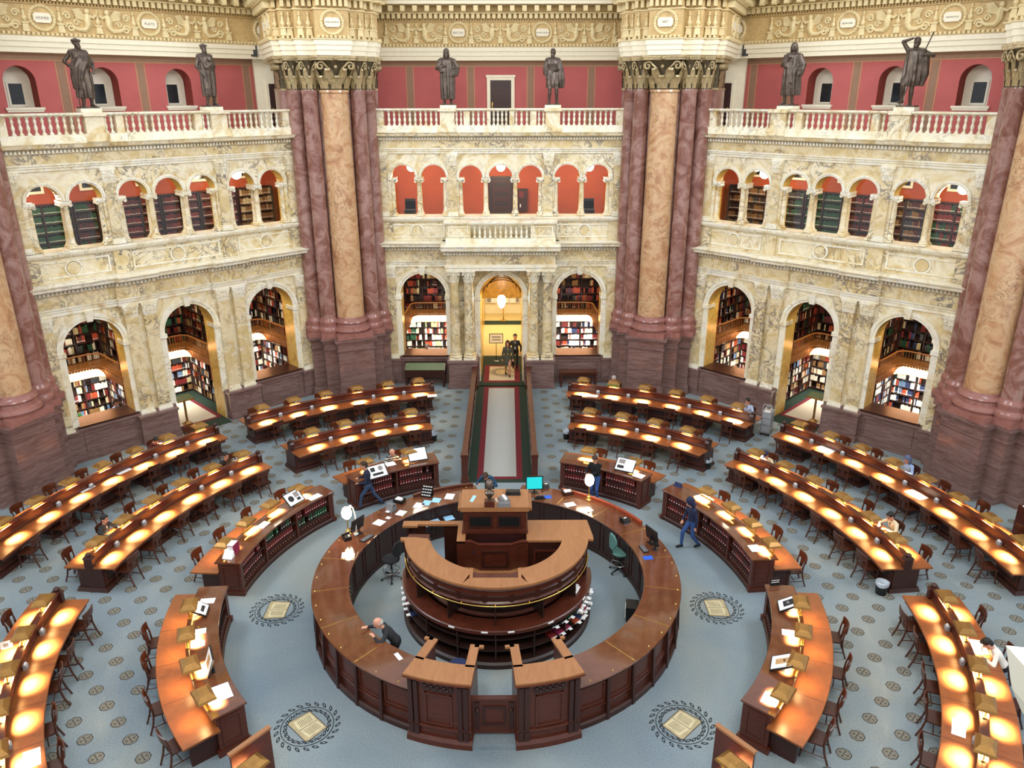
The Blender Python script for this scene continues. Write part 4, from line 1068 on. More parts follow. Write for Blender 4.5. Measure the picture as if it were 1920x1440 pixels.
# walkway between the desks
t = empty('walkway_carpet', (0, 0, 0), 0, 'long green and crimson edged carpet runner leading to the entrance', 'carpet')
mb = MB('green_carpet'); mb.box(-1.16, 1.16, 7.15, 17.0, .0, .008); mb.build('runner', t)
mb = MB('crimson_carpet'); mb.box(-.82, .82, 7.4, 16.85, .008, .011); mb.build('border', t)
mb = MB('cream_carpet'); mb.box(-.60, .60, 7.6, 16.65, .011, .014, M_plain('grey_cream_carpet', (.62, .62, .60), .95, var=.06, vs=18)) ; mb.build('centre_strip', t)
for s, w in ((-1, 'left'), (1, 'right')):
    t = empty('walkway_parapet', (s*1.24, 0, 0), 0, 'long panelled mahogany parapet on the %s side of the walkway' % w, 'parapet', 'walkway parapets')
    mb = MB('mahogany'); mb.box(-.06, .06, 7.2, 16.7, 0, .98)
    for i in range(9):
        a = 7.4+i*1.03
        for q in (-1, 1):
            xx = q*.06; x0, x1 = sorted((xx, xx+q*.02))
            for (y0, y1, z0, z1) in ((a, a+.9, .25, .3), (a, a+.9, .78, .83), (a, a+.05, .3, .78), (a+.85, a+.9, .3, .78)): mb.box(x0, x1, y0, y1, z0, z1, 'mahogany')
    mb.build('panel', t)
    mb = MB('mahogany'); mb.box(-.1, .1, 7.15, 16.75, .98, 1.06); mb.build('cap_rail', t)
    for y in (7.15, 16.6):
        mb = MB('mahogany'); mb.box(-.11, .11, y-.02, y+.2, 0, 1.02); mb.box(-.14, .14, y-.05, y+.23, 0, .14); mb.box(-.13, .13, y-.04, y+.22, 1.0, 1.1); mb.build('end_post', t)
# ------------------------------------------------------------------ reading desks, lamps, chairs
def pol(r, a): return (r*sin(rad(a)), r*cos(rad(a)))
# ---- chair template: local +y is the way the sitter faces
def chair_template():
    t = empty('reading_chair', (0, 0, 0), 0, 'x', 'chair', 'dark wooden reading chairs')
    mb = MB('chair_wood')
    mb.prism([(-.20, -.20), (.20, -.20), (.235, .22), (.20, .25), (-.20, .25), (-.235, .22)], .435, .47)
    mb.frustum(-.17, .17, -.17, .2, .40, -.18, .18, -.18, .21, .435); mb.build('seat', t)
    for s in (-1, 1):
        mb = MB('chair_wood'); mb.tube([(s*.20, .20, .44), (s*.205, .21, .2), (s*.21, .225, 0)], [.024, .021, .018], 6); mb.build('leg', t, 50)
        mb = MB('chair_wood'); mb.tube([(s*.20, -.33, 0), (s*.195, -.24, .25), (s*.185, -.20, .46), (s*.19, -.215, .66), (s*.205, -.27, .90)], [.02, .023, .025, .022, .02], 6); mb.build('leg', t, 50)
    mb = MB('chair_wood')
    prof = []
    for i in range(9):
        x = -.235+.47*i/8; b = -.275-.05*(1-(x/.235)**2); prof.append((x, b))
    P = []
    for x, b in prof: P += [(x, b+.035, .74), (x, b+.015, .74), (x, b-.005, .925+.015*(1-(x/.235)**2)), (x, b+.022, .93+.015*(1-(x/.235)**2))]
    mb.add(P, [(i*4+j, (i+1)*4+j, (i+1)*4+(j+1) % 4, i*4+(j+1) % 4) for i in range(8) for j in range(4)]+[(3, 2, 1, 0), (32, 33, 34, 35)])
    mb.build('crest_rail', t, 40)
    mb = MB('chair_wood')
    mb.add([(-.06, -.215, .46), (.06, -.215, .46), (.05, -.235, .58), (-.05, -.235, .58), (.10, -.275, .76), (-.10, -.275, .76),
            (-.06, -.195, .46), (.06, -.195, .46), (.05, -.215, .58), (-.05, -.215, .58), (.10, -.255, .76), (-.10, -.255, .76)],
           [(0, 1, 2, 3), (3, 2, 4, 5), (7, 6, 9, 8), (8, 9, 11, 10), (1, 7, 8, 2), (2, 8, 10, 4), (6, 0, 3, 9), (9, 3, 5, 11)])
    mb.build('splat', t)
    for p in (((-.205, .21, .17), (-.20, -.27, .17)), ((.205, .21, .17), (.20, -.27, .17)), ((-.20, -.02, .17), (.20, -.02, .17))):
        mb = MB('chair_wood'); mb.tube(p, .013, 6); mb.build('stretcher', t)
    return t
CHAIR0 = chair_template(); CH_USED = [0]; CHAIRS = []
def chair(a, r, outward, lab, jit=1.0):
    aa = a+RND.uniform(-1.1, 1.1)*jit*10/r; rr = r+RND.uniform(-.10, .10)*jit; rz = -rad(aa)+(0 if outward else PI)+rad(RND.uniform(-9, 9))*jit
    x, y = pol(rr, aa)
    if not CH_USED[0]:
        CH_USED[0] = 1; CHAIR0.location = (x, y, 0); CHAIR0.rotation_euler = (0, 0, rz); CHAIR0['label'] = lab; o = CHAIR0
    else: o = dup(CHAIR0, (x, y, 0), rz, lab)
    CHAIRS.append((o, a, r, outward)); return o
# ---- lamp template: local y radial outward, z = 0 at the foot
def lamp_light(nm, e, sx, sy, spread, c=(1.0, .80, .52)):
    l = bpy.data.lights.new(nm, 'AREA'); l.shape = 'RECTANGLE'; l.size = sx; l.size_y = sy; l.energy = e; l.color = c; l.spread = rad(spread); return l
def lamp_template(zs, lights):
    t = empty('desk_lamp', (0, 0, 0), 0, 'x', 'lamp', 'brass desk lamps')
    w, d = .27, .20
    mb = MB('brass')
    mb.frustum(-w, w, -d, d, zs, -w*.92, w*.92, -d*.92, d*.92, zs+.05); mb.frustum(-w*.92, w*.92, -d*.92, d*.92, zs+.05, -w*.55, w*.55, -d*.55, d*.55, zs+.115)
    mb.frustum(-w*.55, w*.55, -d*.55, d*.55, zs+.115, -w*.52, w*.52, -d*.5, d*.5, zs+.125)
    mb.f = [f for i, f in enumerate(mb.f) if i != 0 and i not in (1, 6, 7, 12)]; mb.mi = mb.mi[:len(mb.f)]
    k = len(mb.v); i_ = .97
    mb.frustum(-w*i_, w*i_, -d*i_, d*i_, zs+.001, -w*.5, w*.5, -d*.5, d*.5, zs+.108, 'brass_bright')
    SH_ = mb.build('lamp_shade', t)
    mb = MB('brass_bright')
    for s in (-1, 1): mb.tube([(s*.19, 0, .02), (s*.19, 0, zs+.03)], .012, 6)
    mb.box(-.23, .23, -.035, .035, 0, .025); mb.build('stand', t)
    mb = MB('bulb'); mb.tube([(-.17, 0, zs-.012), (.17, 0, zs-.012)], .012, 8); mb.build('bulb', SH_)
    for k, (y, tilt, e, sx, sy, sp, *c) in enumerate(lights):
        o = bpy.data.objects.new('lamp_light', lamp_light('lamp_light', e, sx, sy, sp, *c)); COL.objects.link(o); o.parent = t
        o.location = (0, y, zs-.03); o.rotation_euler = (rad(tilt), 0, 0)
    return t
LAMP_A = lamp_template(.18, [(.08, 27, 50, .36, .18, 52), (-.08, -27, 50, .36, .18, 52), (0, 0, 6, .3, .1, 150, (1, .55, .2))])
LAMP_B = lamp_template(.24, [(-.12, -20, 46, .44, .16, 58), (.10, 30, 6, .30, .14, 120, (1, .62, .26))])
L_USED = {}
def lamp(tmpl, a, r, z, lab):
    x, y = pol(r, a)
    if tmpl.name not in L_USED:
        L_USED[tmpl.name] = 1; tmpl.location = (x, y, z); tmpl.rotation_euler = (0, 0, -rad(a)); tmpl['label'] = lab; return tmpl
    return dup(tmpl, (x, y, z), -rad(a), lab)
def box_template():
    t = empty('slip_box', (0, 0, 0), 0, 'x', 'slip box', 'call slip boxes on the desks')
    mb = MB('steel'); mb.box(-.07, .07, -.04, .04, 0, .09); mb.frustum(-.07, .07, -.04, .04, .09, -.07, .07, .0, .04, .13); mb.build('holder', t)
    mb = MB('paper'); mb.box(-.05, .05, -.015, .015, .10, .15); mb.build('slips', t); return t
SLIP0 = box_template(); S_USED = [0]
def slip(a, r, z, lab):
    x, y = pol(r, a)
    if not S_USED[0]:
        S_USED[0] = 1; SLIP0.location = (x, y, z); SLIP0.rotation_euler = (0, 0, -rad(a)); SLIP0['label'] = lab; return
    dup(SLIP0, (x, y, z), -rad(a), lab)
def paper(p, rz, w, h, lab, mat='paper', thick=.006, name='paper_sheet', cat='paper', group=None):
    mb = MB(mat); mb.box(-w/2, w/2, -h/2, h/2, 0, thick)
    o = mb.build(name, None, None, p, rz); return tag(o, lab, cat, group)
def double_desk(dlab, rc, a0, a1, stations, end, nsup, seats_in=None, seats_out=None, skip_in=(), skip_out=()):
    am = (a0+a1)/2; o = pol(rc, am); n = max(6, int(abs(a1-a0)/1.6))
    t = empty('reading_desk', (o[0], o[1], 0), 0, 'long curved double sided mahogany %s' % dlab, 'desk', 'curved reading desks')
    T = Matrix.Translation((-o[0], -o[1], 0)); H = .76; hw = .72
    def new(m): b = MB(m); b.M = T; return b
    for s, (ra, rb) in enumerate(((rc-hw, rc-.04), (rc+.04, rc+hw))):
        mb = new('table_top'); mb.arc([(ra, H-.045), (ra, H-.01), (ra+.01, H), (rb-.01, H), (rb, H-.01), (rb, H-.045)], a0, a1, n)
        ns = max(2, int(abs(a1-a0)/6.2))
        for i in range(1, ns):
            a = a0+(a1-a0)*i/ns; mb.arc([(ra+.005, H), (ra+.005, H+.0012), (rb-.01, H+.0012), (rb-.01, H)], a-.03, a+.03, 1, 'mahogany')
        mb.build('table_top', t)
    mb = new('mahogany'); mb.arc([(rc-hw+.06, H-.16), (rc-hw+.06, H-.045), (rc-hw+.10, H-.045), (rc-hw+.10, H-.16)], a0+.4, a1-.4, n); mb.arc([(rc+hw-.10, H-.16), (rc+hw-.10, H-.045), (rc+hw-.06, H-.045), (rc+hw-.06, H-.16)], a0+.4, a1-.4, n); mb.build('apron', t)
    mb = new('mahogany'); mb.arc([(rc-.05, H-.3), (rc-.05, H+.05), (rc-.035, H+.08), (rc-.035, 1.03), (rc-.09, 1.05), (rc-.09, 1.085), (rc+.09, 1.085), (rc+.09, 1.05), (rc+.035, 1.03), (rc+.035, H+.08), (rc+.05, H+.05), (rc+.05, H-.3)], a0+.35, a1-.35, n); mb.build('divider', t)
    for a in (a0+.35, a1-.35):
        x, y = pol(rc, a)
        mb = MB('mahogany_dark'); mb.box(-.07, .07, -.12, .12, H-.1, 1.02); mb.frustum(-.08, .08, -.15, .15, 1.02, -.06, .06, -.1, .1, 1.10); mb.lathe([(.06, 1.10), (.085, 1.15), (.03, 1.2), (.0, 1.22)], 10)
        mb.build('end_post', t, None, (x-o[0], y-o[1], 0), -rad(a))
    for i in range(nsup):
        a = a0+(a1-a0)*(i+.5)/nsup if 0 < i < nsup-1 else (a0+2.6 if i == 0 else a1-2.6)
        if a1 < a0 and i in (0, nsup-1): a = a0-2.6 if i == 0 else a1+2.6
        x, y = pol(rc, a); w, d = .50, .36
        mb = MB('mahogany_dark'); mb.frustum(-w-.06, w+.06, -d-.10, d+.10, 0, -w-.02, w+.02, -d-.06, d+.06, .12); mb.box(-w, w, -d, d, .12, H-.045)
        pd = mb.build('pedestal', t, None, (x-o[0], y-o[1], 0), -rad(a))
        for q in (-1, 1):
            mb = MB('mahogany'); mb.M = Matrix.Rotation(0 if q < 0 else PI, 4, 'Z'); frame(mb, -w+.07, w-.07, .2, H-.16, -d, .04, .02, 'mahogany'); mb.build('panel_moulding', pd)
    for k, a in enumerate(stations):
        lamp(LAMP_A, a, rc, 1.085, 'brass shaded lamp %s from the %s on the %s' % (ORD[k], end, dlab))
        if k < len(stations)-1 and (k % 3 != 2 or len(stations) < 5):
            slip((a+stations[k+1])/2, rc-.13, .76, 'grey slip box %s from the %s on the %s' % (ORD[k], end, dlab))
        if k not in skip_in: chair(a, rc-hw-.03, True, 'dark wooden chair %s from the %s, near side, %s' % (ORD[k], end, dlab))
        chair(a, rc+hw+.03, False, 'dark wooden chair %s from the %s, wall side, %s' % (ORD[k], end, dlab), .7 if k not in skip_out else 0)
    return t
def seq(a, st, n): return [a+st*i for i in range(n)]
ST = {}
ST['FLo'] = seq(-14.2, -5.22, 6); ST['FRo'] = seq(14.2, 5.22, 6)
ST['FLm'] = seq(-18.2, -6.67, 4); ST['FRm'] = seq(18.2, 6.67, 4)
ST['Lo'] = seq(-50.4, -5.05, 7); ST['Ro'] = seq(50.4, 5.05, 7)
ST['Lm'] = seq(-52.3, -6.24, 6); ST['Rm'] = seq(52.3, 6.24, 6)
ST['BLm'] = seq(-97.4, -6.45, 5); ST['BRm'] = seq(97.4, 6.45, 5)
RO, RM = 14.70, 11.28
double_desk('outer desk left of walkway', RO, -43.2, -11.5, ST['FLo'], 'walkway', 5)
double_desk('outer desk right of walkway', RO, 11.5, 43.2, ST['FRo'], 'walkway', 5)
double_desk('middle desk left of walkway', RM, -43.0, -14.4, ST['FLm'], 'walkway', 3)
double_desk('middle desk right of walkway', RM, 14.4, 43.0, ST['FRm'], 'walkway', 3)
double_desk('outer desk by left wall', RO, -85.0, -47.6, ST['Lo'], 'far end', 5)
double_desk('outer desk by right wall', RO, 47.6, 89.0, ST['Ro']+[85.6], 'far end', 5)
double_desk('middle desk by left wall', RM, -86.2, -48.9, ST['Lm'], 'far end', 4)
double_desk('middle desk by right wall', RM, 48.4, 87.2, ST['Rm'], 'far end', 4)
double_desk('middle desk at bottom left', RM, -127.5, -93.6, ST['BLm'], 'far end', 4)
double_desk('middle desk at bottom right', RM, 93.6, 127.5, ST['BRm'], 'far end', 4)
# ---- inner bookcase desks
BOOK_T = {}
for k, (m, w) in enumerate((('book0', .085), ('book1', .095), ('book0', .075), ('book4', .09), ('book2', .085))):
    mb = MB(m); h = .235
    mb.prism([(-w/2, .0), (-w/4, -.014), (w/4, -.014), (w/2, 0), (w/2, .17), (-w/2, .17)], 0, h)
    mb.add([(-w*.2, -.016, .05), (w*.2, -.016, .05), (w*.2, -.016, .08), (-w*.2, -.016, .08)], [(0, 1, 2, 3)], 'paper')
    mb.add([(-w*.22, -.016, .16), (w*.22, -.016, .16), (w*.22, -.016, .165), (-w*.22, -.016, .165)], [(0, 1, 2, 3)], 'brass_bright')
    BOOK_T[k] = (mb.mesh('bound_volume'), w)
NBOOK = [0]
def inner_desk(dlab, a0, a1, stations, end, with_books=False, skip=()):
    r0, r1, H = 7.05, 7.62, 1.05; am = (a0+a1)/2; o = pol(7.6, am); n = max(6, int(abs(a1-a0)/1.6))
    t = empty('bookcase_desk', (o[0], o[1], 0), 0, 'curved mahogany %s with bookshelves facing the round counter' % dlab, 'desk', 'inner bookcase desks')
    T = Matrix.Translation((-o[0], -o[1], 0))
    def new(m): b = MB(m); b.M = T; return b
    mb = new('mahogany_dark'); mb.arc([(r0-.06, 0), (r0-.06, .10), (r0-.02, .13), (r1+.02, .13), (r1+.02, 0)], a0, a1, n); mb.build('plinth', t)
    mb = new('mahogany_dark'); mb.arc([(r0+.02, .13), (r0+.02, .36), (r1, .36), (r1, .13)], a0+.2, a1-.2, n)
    L = abs(a1-a0); nb = 3 if L > 30 else 2
    for i in range(nb):
        b0 = a0+L*i/nb+1.2; b1 = a0+L*(i+1)/nb-1.2
        mb.arc([(r0, .19), (r0, .21), (r0+.03, .21), (r0+.03, .19)], b0, b1, 6, 'mahogany'); mb.arc([(r0, .33), (r0, .35), (r0+.03, .35), (r0+.03, .33)], b0, b1, 6, 'mahogany')
        nn = 10
        for q in range(nn):
            x, y = pol(r0+.01, b0+(b1-b0)*(q+.5)/nn); mb.ball((x, y, .27), .04, 'mahogany', 8, 5)
    mb.build('carved_base', t)
    mb = new('shelf_wood'); mb.arc([(r0+.28, .36), (r0+.28, H-.06), (r1, H-.06), (r1, .36)], a0+.2, a1-.2, n)
    for z in (.38, .67): mb.arc([(r0, z-.03), (r0, z), (r0+.3, z), (r0+.3, z-.03)], a0+.3, a1-.3, n)
    mb.build('shelf', t)
    mb = new('mahogany')
    mb.arc([(r0-.01, H-.10), (r0-.01, H-.045), (r1+.02, H-.045), (r1+.02, H-.10)], a0, a1, n)
    for i in range(nb+1):
        a = a0+L*i/nb; a = min(max(a, a0+.55), a1-.55); x, y = pol(r0+.1, a)
        M0 = mb.M; mb.M = T @ Matrix.Translation((x, y, 0)) @ Matrix.Rotation(-rad(a), 4, 'Z'); w = .07 if i in (0, nb) else .035
        mb.box(-w, w, -.12, .2, .13, H-.1); mb.M = M0
    for a in (a0, a1):
        x, y = pol((r0+r1)/2, a); M0 = mb.M; mb.M = T @ Matrix.Translation((x, y, 0)) @ Matrix.Rotation(-rad(a)+(PI/2 if a == a1 else -PI/2), 4, 'Z')
        mb.box(-.31, .31, -.03, .05, 0, H-.05); frame(mb, -.22, .22, .22, .93, -.03, .05, .02, 'mahogany'); mb.box(-.36, .36, -.07, .05, 0, .13); mb.M = M0
    mb.build('case_frame', t)
    mb = new('ring_top'); mb.arc([(r0-.07, H-.045), (r0-.07, H-.01), (r0-.06, H), (r1+.09, H), (r1+.10, H-.01), (r1+.10, H-.045)], a0-.5, a1+.5, n); mb.build('case_top', t)
    mb = new('table_top'); mb.arc([(r1, .735), (r1, .78), (8.38, .78), (8.39, .77), (8.39, .735)], a0-1.2, a1+1.2, n)
    for i in range(1, nb+1): mb.arc([(r1+.1, .78), (r1+.1, .7812), (8.37, .7812), (8.37, .78)], a0+L*i/(nb+1)-.04, a0+L*i/(nb+1)+.04, 1, 'mahogany')
    mb.build('table_top', t)
    mb = new('mahogany_dark')
    for a in (a0+1, a1-1):
        x, y = pol(7.95, a); mb = MB('mahogany_dark'); mb.M = T @ Matrix.Translation((x, y, 0)) @ Matrix.Rotation(-rad(a), 4, 'Z'); mb.box(-.05, .05, -.3, .25, 0, .735); mb.build('table_support', t)
    for k, a in enumerate(stations):
        lamp(LAMP_B, a, r1+.05, H, 'brass shaded lamp %s from the %s on the %s' % (ORD[k], end, dlab))
        chair(a, 8.42, False, 'dark wooden chair %s from the %s at the %s' % (ORD[k], end, dlab), .8 if k not in skip else 0)
    if with_books:
        for row, z in enumerate((.38, .67)):
            for i in range(nb):
                b0 = a0+L*i/nb+.95; b1 = a0+L*(i+1)/nb-.95; a = b0
                pal = RND.choice([(0, 1, 2), (0, 2), (1, 0)]) if not (dlab.endswith('left wall') and (row, i) in ((0, nb-1), (1, 1))) else (3, 4)
                while True:
                    me, w = BOOK_T[RND.choice(pal)]; da = math.degrees((w+.008)/(r0+.08))
                    if a+da > b1: break
                    x, y = pol(r0+.075, a+da/2)
                    bo = link(me, 'bound_volume', None, (x, y, z), -rad(a+da/2)); NBOOK[0] += 1
                    tag(bo, '%s bound volume on the %s shelf of the %s' % ('dark green' if me is BOOK_T[3][0] or me is BOOK_T[4][0] else 'dark red', ('lower', 'upper')[row], dlab), 'book', 'bound volumes in the %s' % dlab)
                    a += da+(.0 if RND.random() > .06 else 1.0)
    return t
ST['FLi'] = [-24.3, -36.2]; ST['FRi'] = [24.0, 36.6]
ST['Li'] = [-56.0, -64.6, -73.0, -81.6]; ST['Ri'] = [58.4, 66.6, 74.4, 82.4]
ST['BLi'] = seq(-102.8, -8.5, 4); ST['BRi'] = seq(102.8, 8.5, 4)
inner_desk('inner desk left of walkway', -41.5, -17.8, ST['FLi'], 'walkway', True)
inner_desk('inner desk right of walkway', 17.8, 41.5, ST['FRi'], 'walkway', True)
inner_desk('inner desk by left wall', -85.5, -49.6, ST['Li'], 'far end', True)
inner_desk('inner desk by right wall', 49.2, 85.0, ST['Ri'], 'far end', True)
inner_desk('inner desk at bottom left', -131.5, -94.8, ST['BLi'], 'far end')
inner_desk('inner desk at bottom right', 95.2, 131.5, ST['BRi'], 'far end')
for s_, nm in ((-1, 'left'), (1, 'right')):
    a_ = 141.6*s_; o_ = pol(7.6, a_)
    t = empty('end_desk', (o_[0], o_[1], 0), -rad(a_), 'end of a mahogany desk with a raised end board, bottom edge, %s' % nm, 'desk', 'desk ends at the bottom edge')
    mb = MB('mahogany'); mb.box(-.03, .03, -.46, .42, 0, 1.24); mb.build('end_board', t)
    mb = MB('tan_top'); mb.box(-.05, .05, -.48, .44, 1.24, 1.29); mb.build('cap_rail', t)
    mb = MB('table_top'); mb.box(*sorted((.03*s_, 1.1*s_)), .02, .42, .74, .79); mb.build('table_top', t)
    mb = MB('mahogany_dark'); mb.box(*sorted((.03*s_, 1.1*s_)), .08, .36, 0, .74); mb.build('case', t)
    lo_ = lamp(LAMP_B, a_+2.6*s_, 7.80, .79, 'brass shaded lamp on the desk end at the bottom edge, %s' % nm); lo_.rotation_euler[2] -= s_*PI/2
# ------------------------------------------------------------------ round counter, booths and island
def arc_panels(mb, r, a0, a1, z0, z1, n, m, inward=False):
    s = -1 if inward else 1
    for i in range(n):
        b0 = a0+(a1-a0)*(i+.08)/n; b1 = a0+(a1-a0)*(i+.92)/n; k = max(2, int(abs(b1-b0)/3)+1)
        for (c0, c1, e0, e1, kk) in ((b0, b1, z0, z0+.04, k), (b0, b1, z1-.04, z1, k), (b0, b0+.5, z0, z1, 1), (b1-.5, b1, z0, z1, 1)):
            p = sorted((r, r+s*.03)); mb.arc([(p[0], e0), (p[0], e1), (p[1], e1), (p[1], e0)], c0, c1, kk, m)
t = empty('round_counter', (0, 0, 0), 0, 'large round mahogany staff counter in the middle of the room', 'counter')
HR = 1.18
A0, A1 = 22.4, 347.6-0  # azimuths measured from the gate side; the two booths close the front
SEG = [(180+22.2, 360-9.0), (9.0, 180-22.2)]
for k, (a0, a1) in enumerate(SEG):
    n = 60
    mb = MB('mahogany'); mb.arc([(4.66, .1), (4.66, HR-.06), (4.70, HR-.06), (4.70, .1)], a0, a1, n)
    mb.arc([(4.66, 0), (4.80, 0), (4.80, .12), (4.76, .16), (4.66, .16)], a0, a1, n, 'mahogany_dark'); mb.arc([(4.66, .38), (4.73, .38), (4.74, .43), (4.66, .45)], a0, a1, n)
    arc_panels(mb, 4.70, a0, a1, .50, HR-.14, 16, 'mahogany')
    for i in range(17):
        a = a0+(a1-a0)*i/16; mb.arc([(4.68, .0), (4.68, HR-.08), (4.77, HR-.08), (4.82, 0)], a-.45, a+.45, 1, 'mahogany_dark')
    mb.build('outer_panel', t)
    mb = MB('ring_top'); mb.arc([(3.86, HR-.05), (3.85, HR-.02), (3.86, HR), (4.79, HR), (4.80, HR-.02), (4.79, HR-.05)], a0, a1, n); mb.build('counter_top', t)
    mb = MB('brass_bright')
    for i in range(1, 8):
        a = a0+(a1-a0)*i/8; mb.arc([(3.88, HR), (3.88, HR+.002), (4.78, HR+.002), (4.78, HR)], a-.12, a+.12, 1)
    for i in range(20):
        a = a0+(a1-a0)*(i+.5)/20; x, y = pol(4.70, a); mb.ball((x, y, HR), .022, None, 8, 4)
    mb.build('brass_strip', t)
    mb = MB('shelf_wood'); mb.arc([(3.92, .05), (3.92, HR-.05), (3.95, HR-.05), (3.95, .05)], a0, a1, n); mb.arc([(3.90, 0), (3.90, .14), (3.98, .14), (3.98, 0)], a0, a1, n)
    arc_panels(mb, 3.93, a0, a1, .2, HR-.1, 14, 'mahogany_dark', True); mb.build('inner_panel', t)
mb = MB('brass_bright')                            # small drawer knobs inside the left part
for i in range(8):
    for j in range(6):
        a = -94-2.3*i; x, y = pol(3.88, a); mb.ball((x, y, .30+.13*j), .022, None, 6, 4)
o = mb.build('drawer_knobs', t)
mb = MB('red_wall') if False else MB('mahogany'); mb.arc([(4.70, HR-.0), (4.70, HR+.10), (4.79, HR+.10), (4.79, HR)], 25, 62, 20, M_wood('red_mahogany', (.48, .18, .10), (.60, .26, .15), .25)); mb.build('counter_backsplash', t)
mb = MB('mahogany'); mb.arc([(4.70, HR), (4.70, HR+.10), (4.79, HR+.10), (4.79, HR)], -34, -10, 14); mb.build('counter_backsplash', t)
t = empty('counter_flap', (0, 4.6, 0), 0, 'straight wooden flap closing the back of the round counter', 'counter flap')
mb = MB('tan_top'); mb.box(-.62, .40, -.22, .14, .98, 1.03); mb.build('top', t)
mb = MB('mahogany'); mb.box(-.62, .40, -.04, .0, .1, .98); mb.build('panel', t)
for s, nm in ((-1, 'left'), (1, 'right')):
    t = empty('counter_booth', (0, 0, 0), 0, 'tall panelled booth %s of the low gate of the round counter' % nm, 'booth', 'gate booths')
    b0, b1 = (180-21.8, 180-5.6) if s > 0 else (180+5.6, 180+21.8); HB = 1.74
    mb = MB('mahogany'); mb.arc([(4.55, .1), (4.55, HB-.1), (4.9, HB-.1), (4.9, .1)], b0, b1, 8)
    mb.arc([(4.5, 0), (4.5, .2), (4.94, .2), (4.99, .12), (5.0, 0)], b0-.3, b1+.3, 8); mb.arc([(4.5, .42), (4.5, .47), (4.94, .47), (4.95, .42)], b0, b1, 8)
    L = b1-b0
    arc_panels(mb, 4.9, b0+L*.24, b1-L*.24, .52, HB-.42, 1, 'mahogany'); mb.build('front_panel', t)
    mb = MB('mahogany_dark')
    for f in (.04, .13, .82, .91):
        a = b0+L*f; mb.arc([(4.88, .44), (4.88, HB-.16), (4.96, HB-.16), (4.96, .44)], a, a+L*.065, 1); mb.arc([(4.88, .2), (4.88, .44), (4.975, .44), (4.975, .2)], a-.1, a+L*.065+.1, 1)
    mb.arc([(4.88, HB-.36), (4.88, HB-.16), (4.925, HB-.16), (4.925, HB-.36)], b0+L*.26, b1-L*.26, 4)
    for i in range(9):
        x, y = pol(4.925, b0+L*(.30+.05*i)); mb.ball((x, y, HB-.26+.03*(-1)**i), .045, None, 8, 5)
    mb.build('carved_pilaster', t)
    mb = MB('tan_top'); mb.arc([(4.42, HB-.05), (4.42, HB), (5.0, HB), (5.0, HB-.05)], b0-.4, b1+.4, 8); mb.arc([(4.5, HB-.12), (4.5, HB-.05), (5.05, HB-.05), (4.98, HB-.12)], b0-.6, b1+.6, 8, 'mahogany'); mb.build('top', t)
    for a in (b0+.9, b1-.9):
        x, y = pol(4.1, a); mb = MB('mahogany'); mb.M = Matrix.Translation((x, y, 0)) @ Matrix.Rotation(-rad(a), 4, 'Z')
        mb.box(-.05, .05, -.30, .45, .1, HB-.05); mb.box(-.10, .10, -.34, .38, HB-.05, HB, 'tan_top')
        q = 1 if a > (b0+b1)/2 else -1
        mb.box(min(0, q*.20), max(0, q*.20), -.34, -.26, HB-.05, HB, 'tan_top'); mb.build('side_panel', t)
t = empty('gate', (0, -4.62, 0), 0, 'low swinging wooden gate between the two booths', 'gate')
mb = MB('mahogany'); mb.box(-.46, .46, -.03, .03, .16, 1.05); frame(mb, -.25, .25, .4, .9, -.03, .05, .03, 'mahogany_dark'); mb.build('panel', t)
mb = MB('mahogany'); mb.box(-.48, .48, -.06, .06, 1.05, 1.10); mb.build('top_rail', t)
mb = MB('mahogany_dark')
for s in (-1, 1): mb.box(s*.36-.05, s*.36+.05, -.06, -.03, .3, 1.0); mb.ball((s*.36, -.07, .82), .05, None, 8, 6)
mb.build('bracket', t)
mb = MB('carpet'); mb.box(-.55, .55, -4.95, -4.4, 0, .09); mb.build('carpet_step') ; tag(bpy.data.objects['carpet_step'], 'carpeted step below the low gate', 'step')
# ---- island
t = empty('island', (0, 0, 0), 0, 'tall half round mahogany island inside the round counter', 'island')
n = 40; NI = 120; R0, RT, HT = 2.44, 2.36, 2.25
mb = MB('shelf_wood'); mb.arc([(1.95, 0), (R0+.06, 0), (R0+.06, .12), (R0, .16), (1.95, .16)], 88, 272, n); mb.arc([(1.95, .16), (1.95, 1.1), (2.0, 1.1), (2.0, .16)], 88, 272, n)
for z in (.46, .78): mb.arc([(1.97, z), (1.97, z+.03), (R0-.02, z+.03), (R0-.02, z)], 88, 272, n)
for i in range(9):
    a = 90+180*i/8; mb.arc([(1.97, .16), (1.97, 1.06), (R0-.01, 1.06), (R0-.01, .16)], a-.4, a+.4, 1)
mb.build('lower_shelves', t)
mb = MB('mahogany'); mb.arc([(1.9, 1.06), (1.9, 1.1), (R0+.03, 1.1), (R0+.06, 1.085), (R0+.06, 1.0), (R0, .98), (R0, 1.06)], 86, 274, n); mb.build('ledge', t)
mb = MB('paper')
for a in (205, 186, 171.5, 148, 118): mb.arc([(R0+.055, 1.06), (R0+.055, 1.092), (R0+.072, 1.088), (R0+.072, 1.056)], a-1.8, a+1.8, 2)
mb.build('shelf_label', t)
mb = MB('shelf_wood'); mb.arc([(1.72, 1.1), (1.72, 2.1), (1.78, 2.1), (1.78, 1.1)], 88, 272, n)
for i in range(7):
    a = 90+180*i/6; mb.arc([(1.77, 1.1), (1.77, 1.75), (2.30, 1.75), (2.30, 1.1)], a-.35, a+.35, 1)
mb.build('upper_shelves', t)
mb = MB('mahogany'); mb.arc([(1.75, 1.74), (1.75, 2.2), (RT-.08, 2.2), (RT-.02, 2.12), (RT-.06, 2.05), (RT-.06, 1.80), (RT-.02, 1.76), (RT-.02, 1.74)], 88, 272, n)
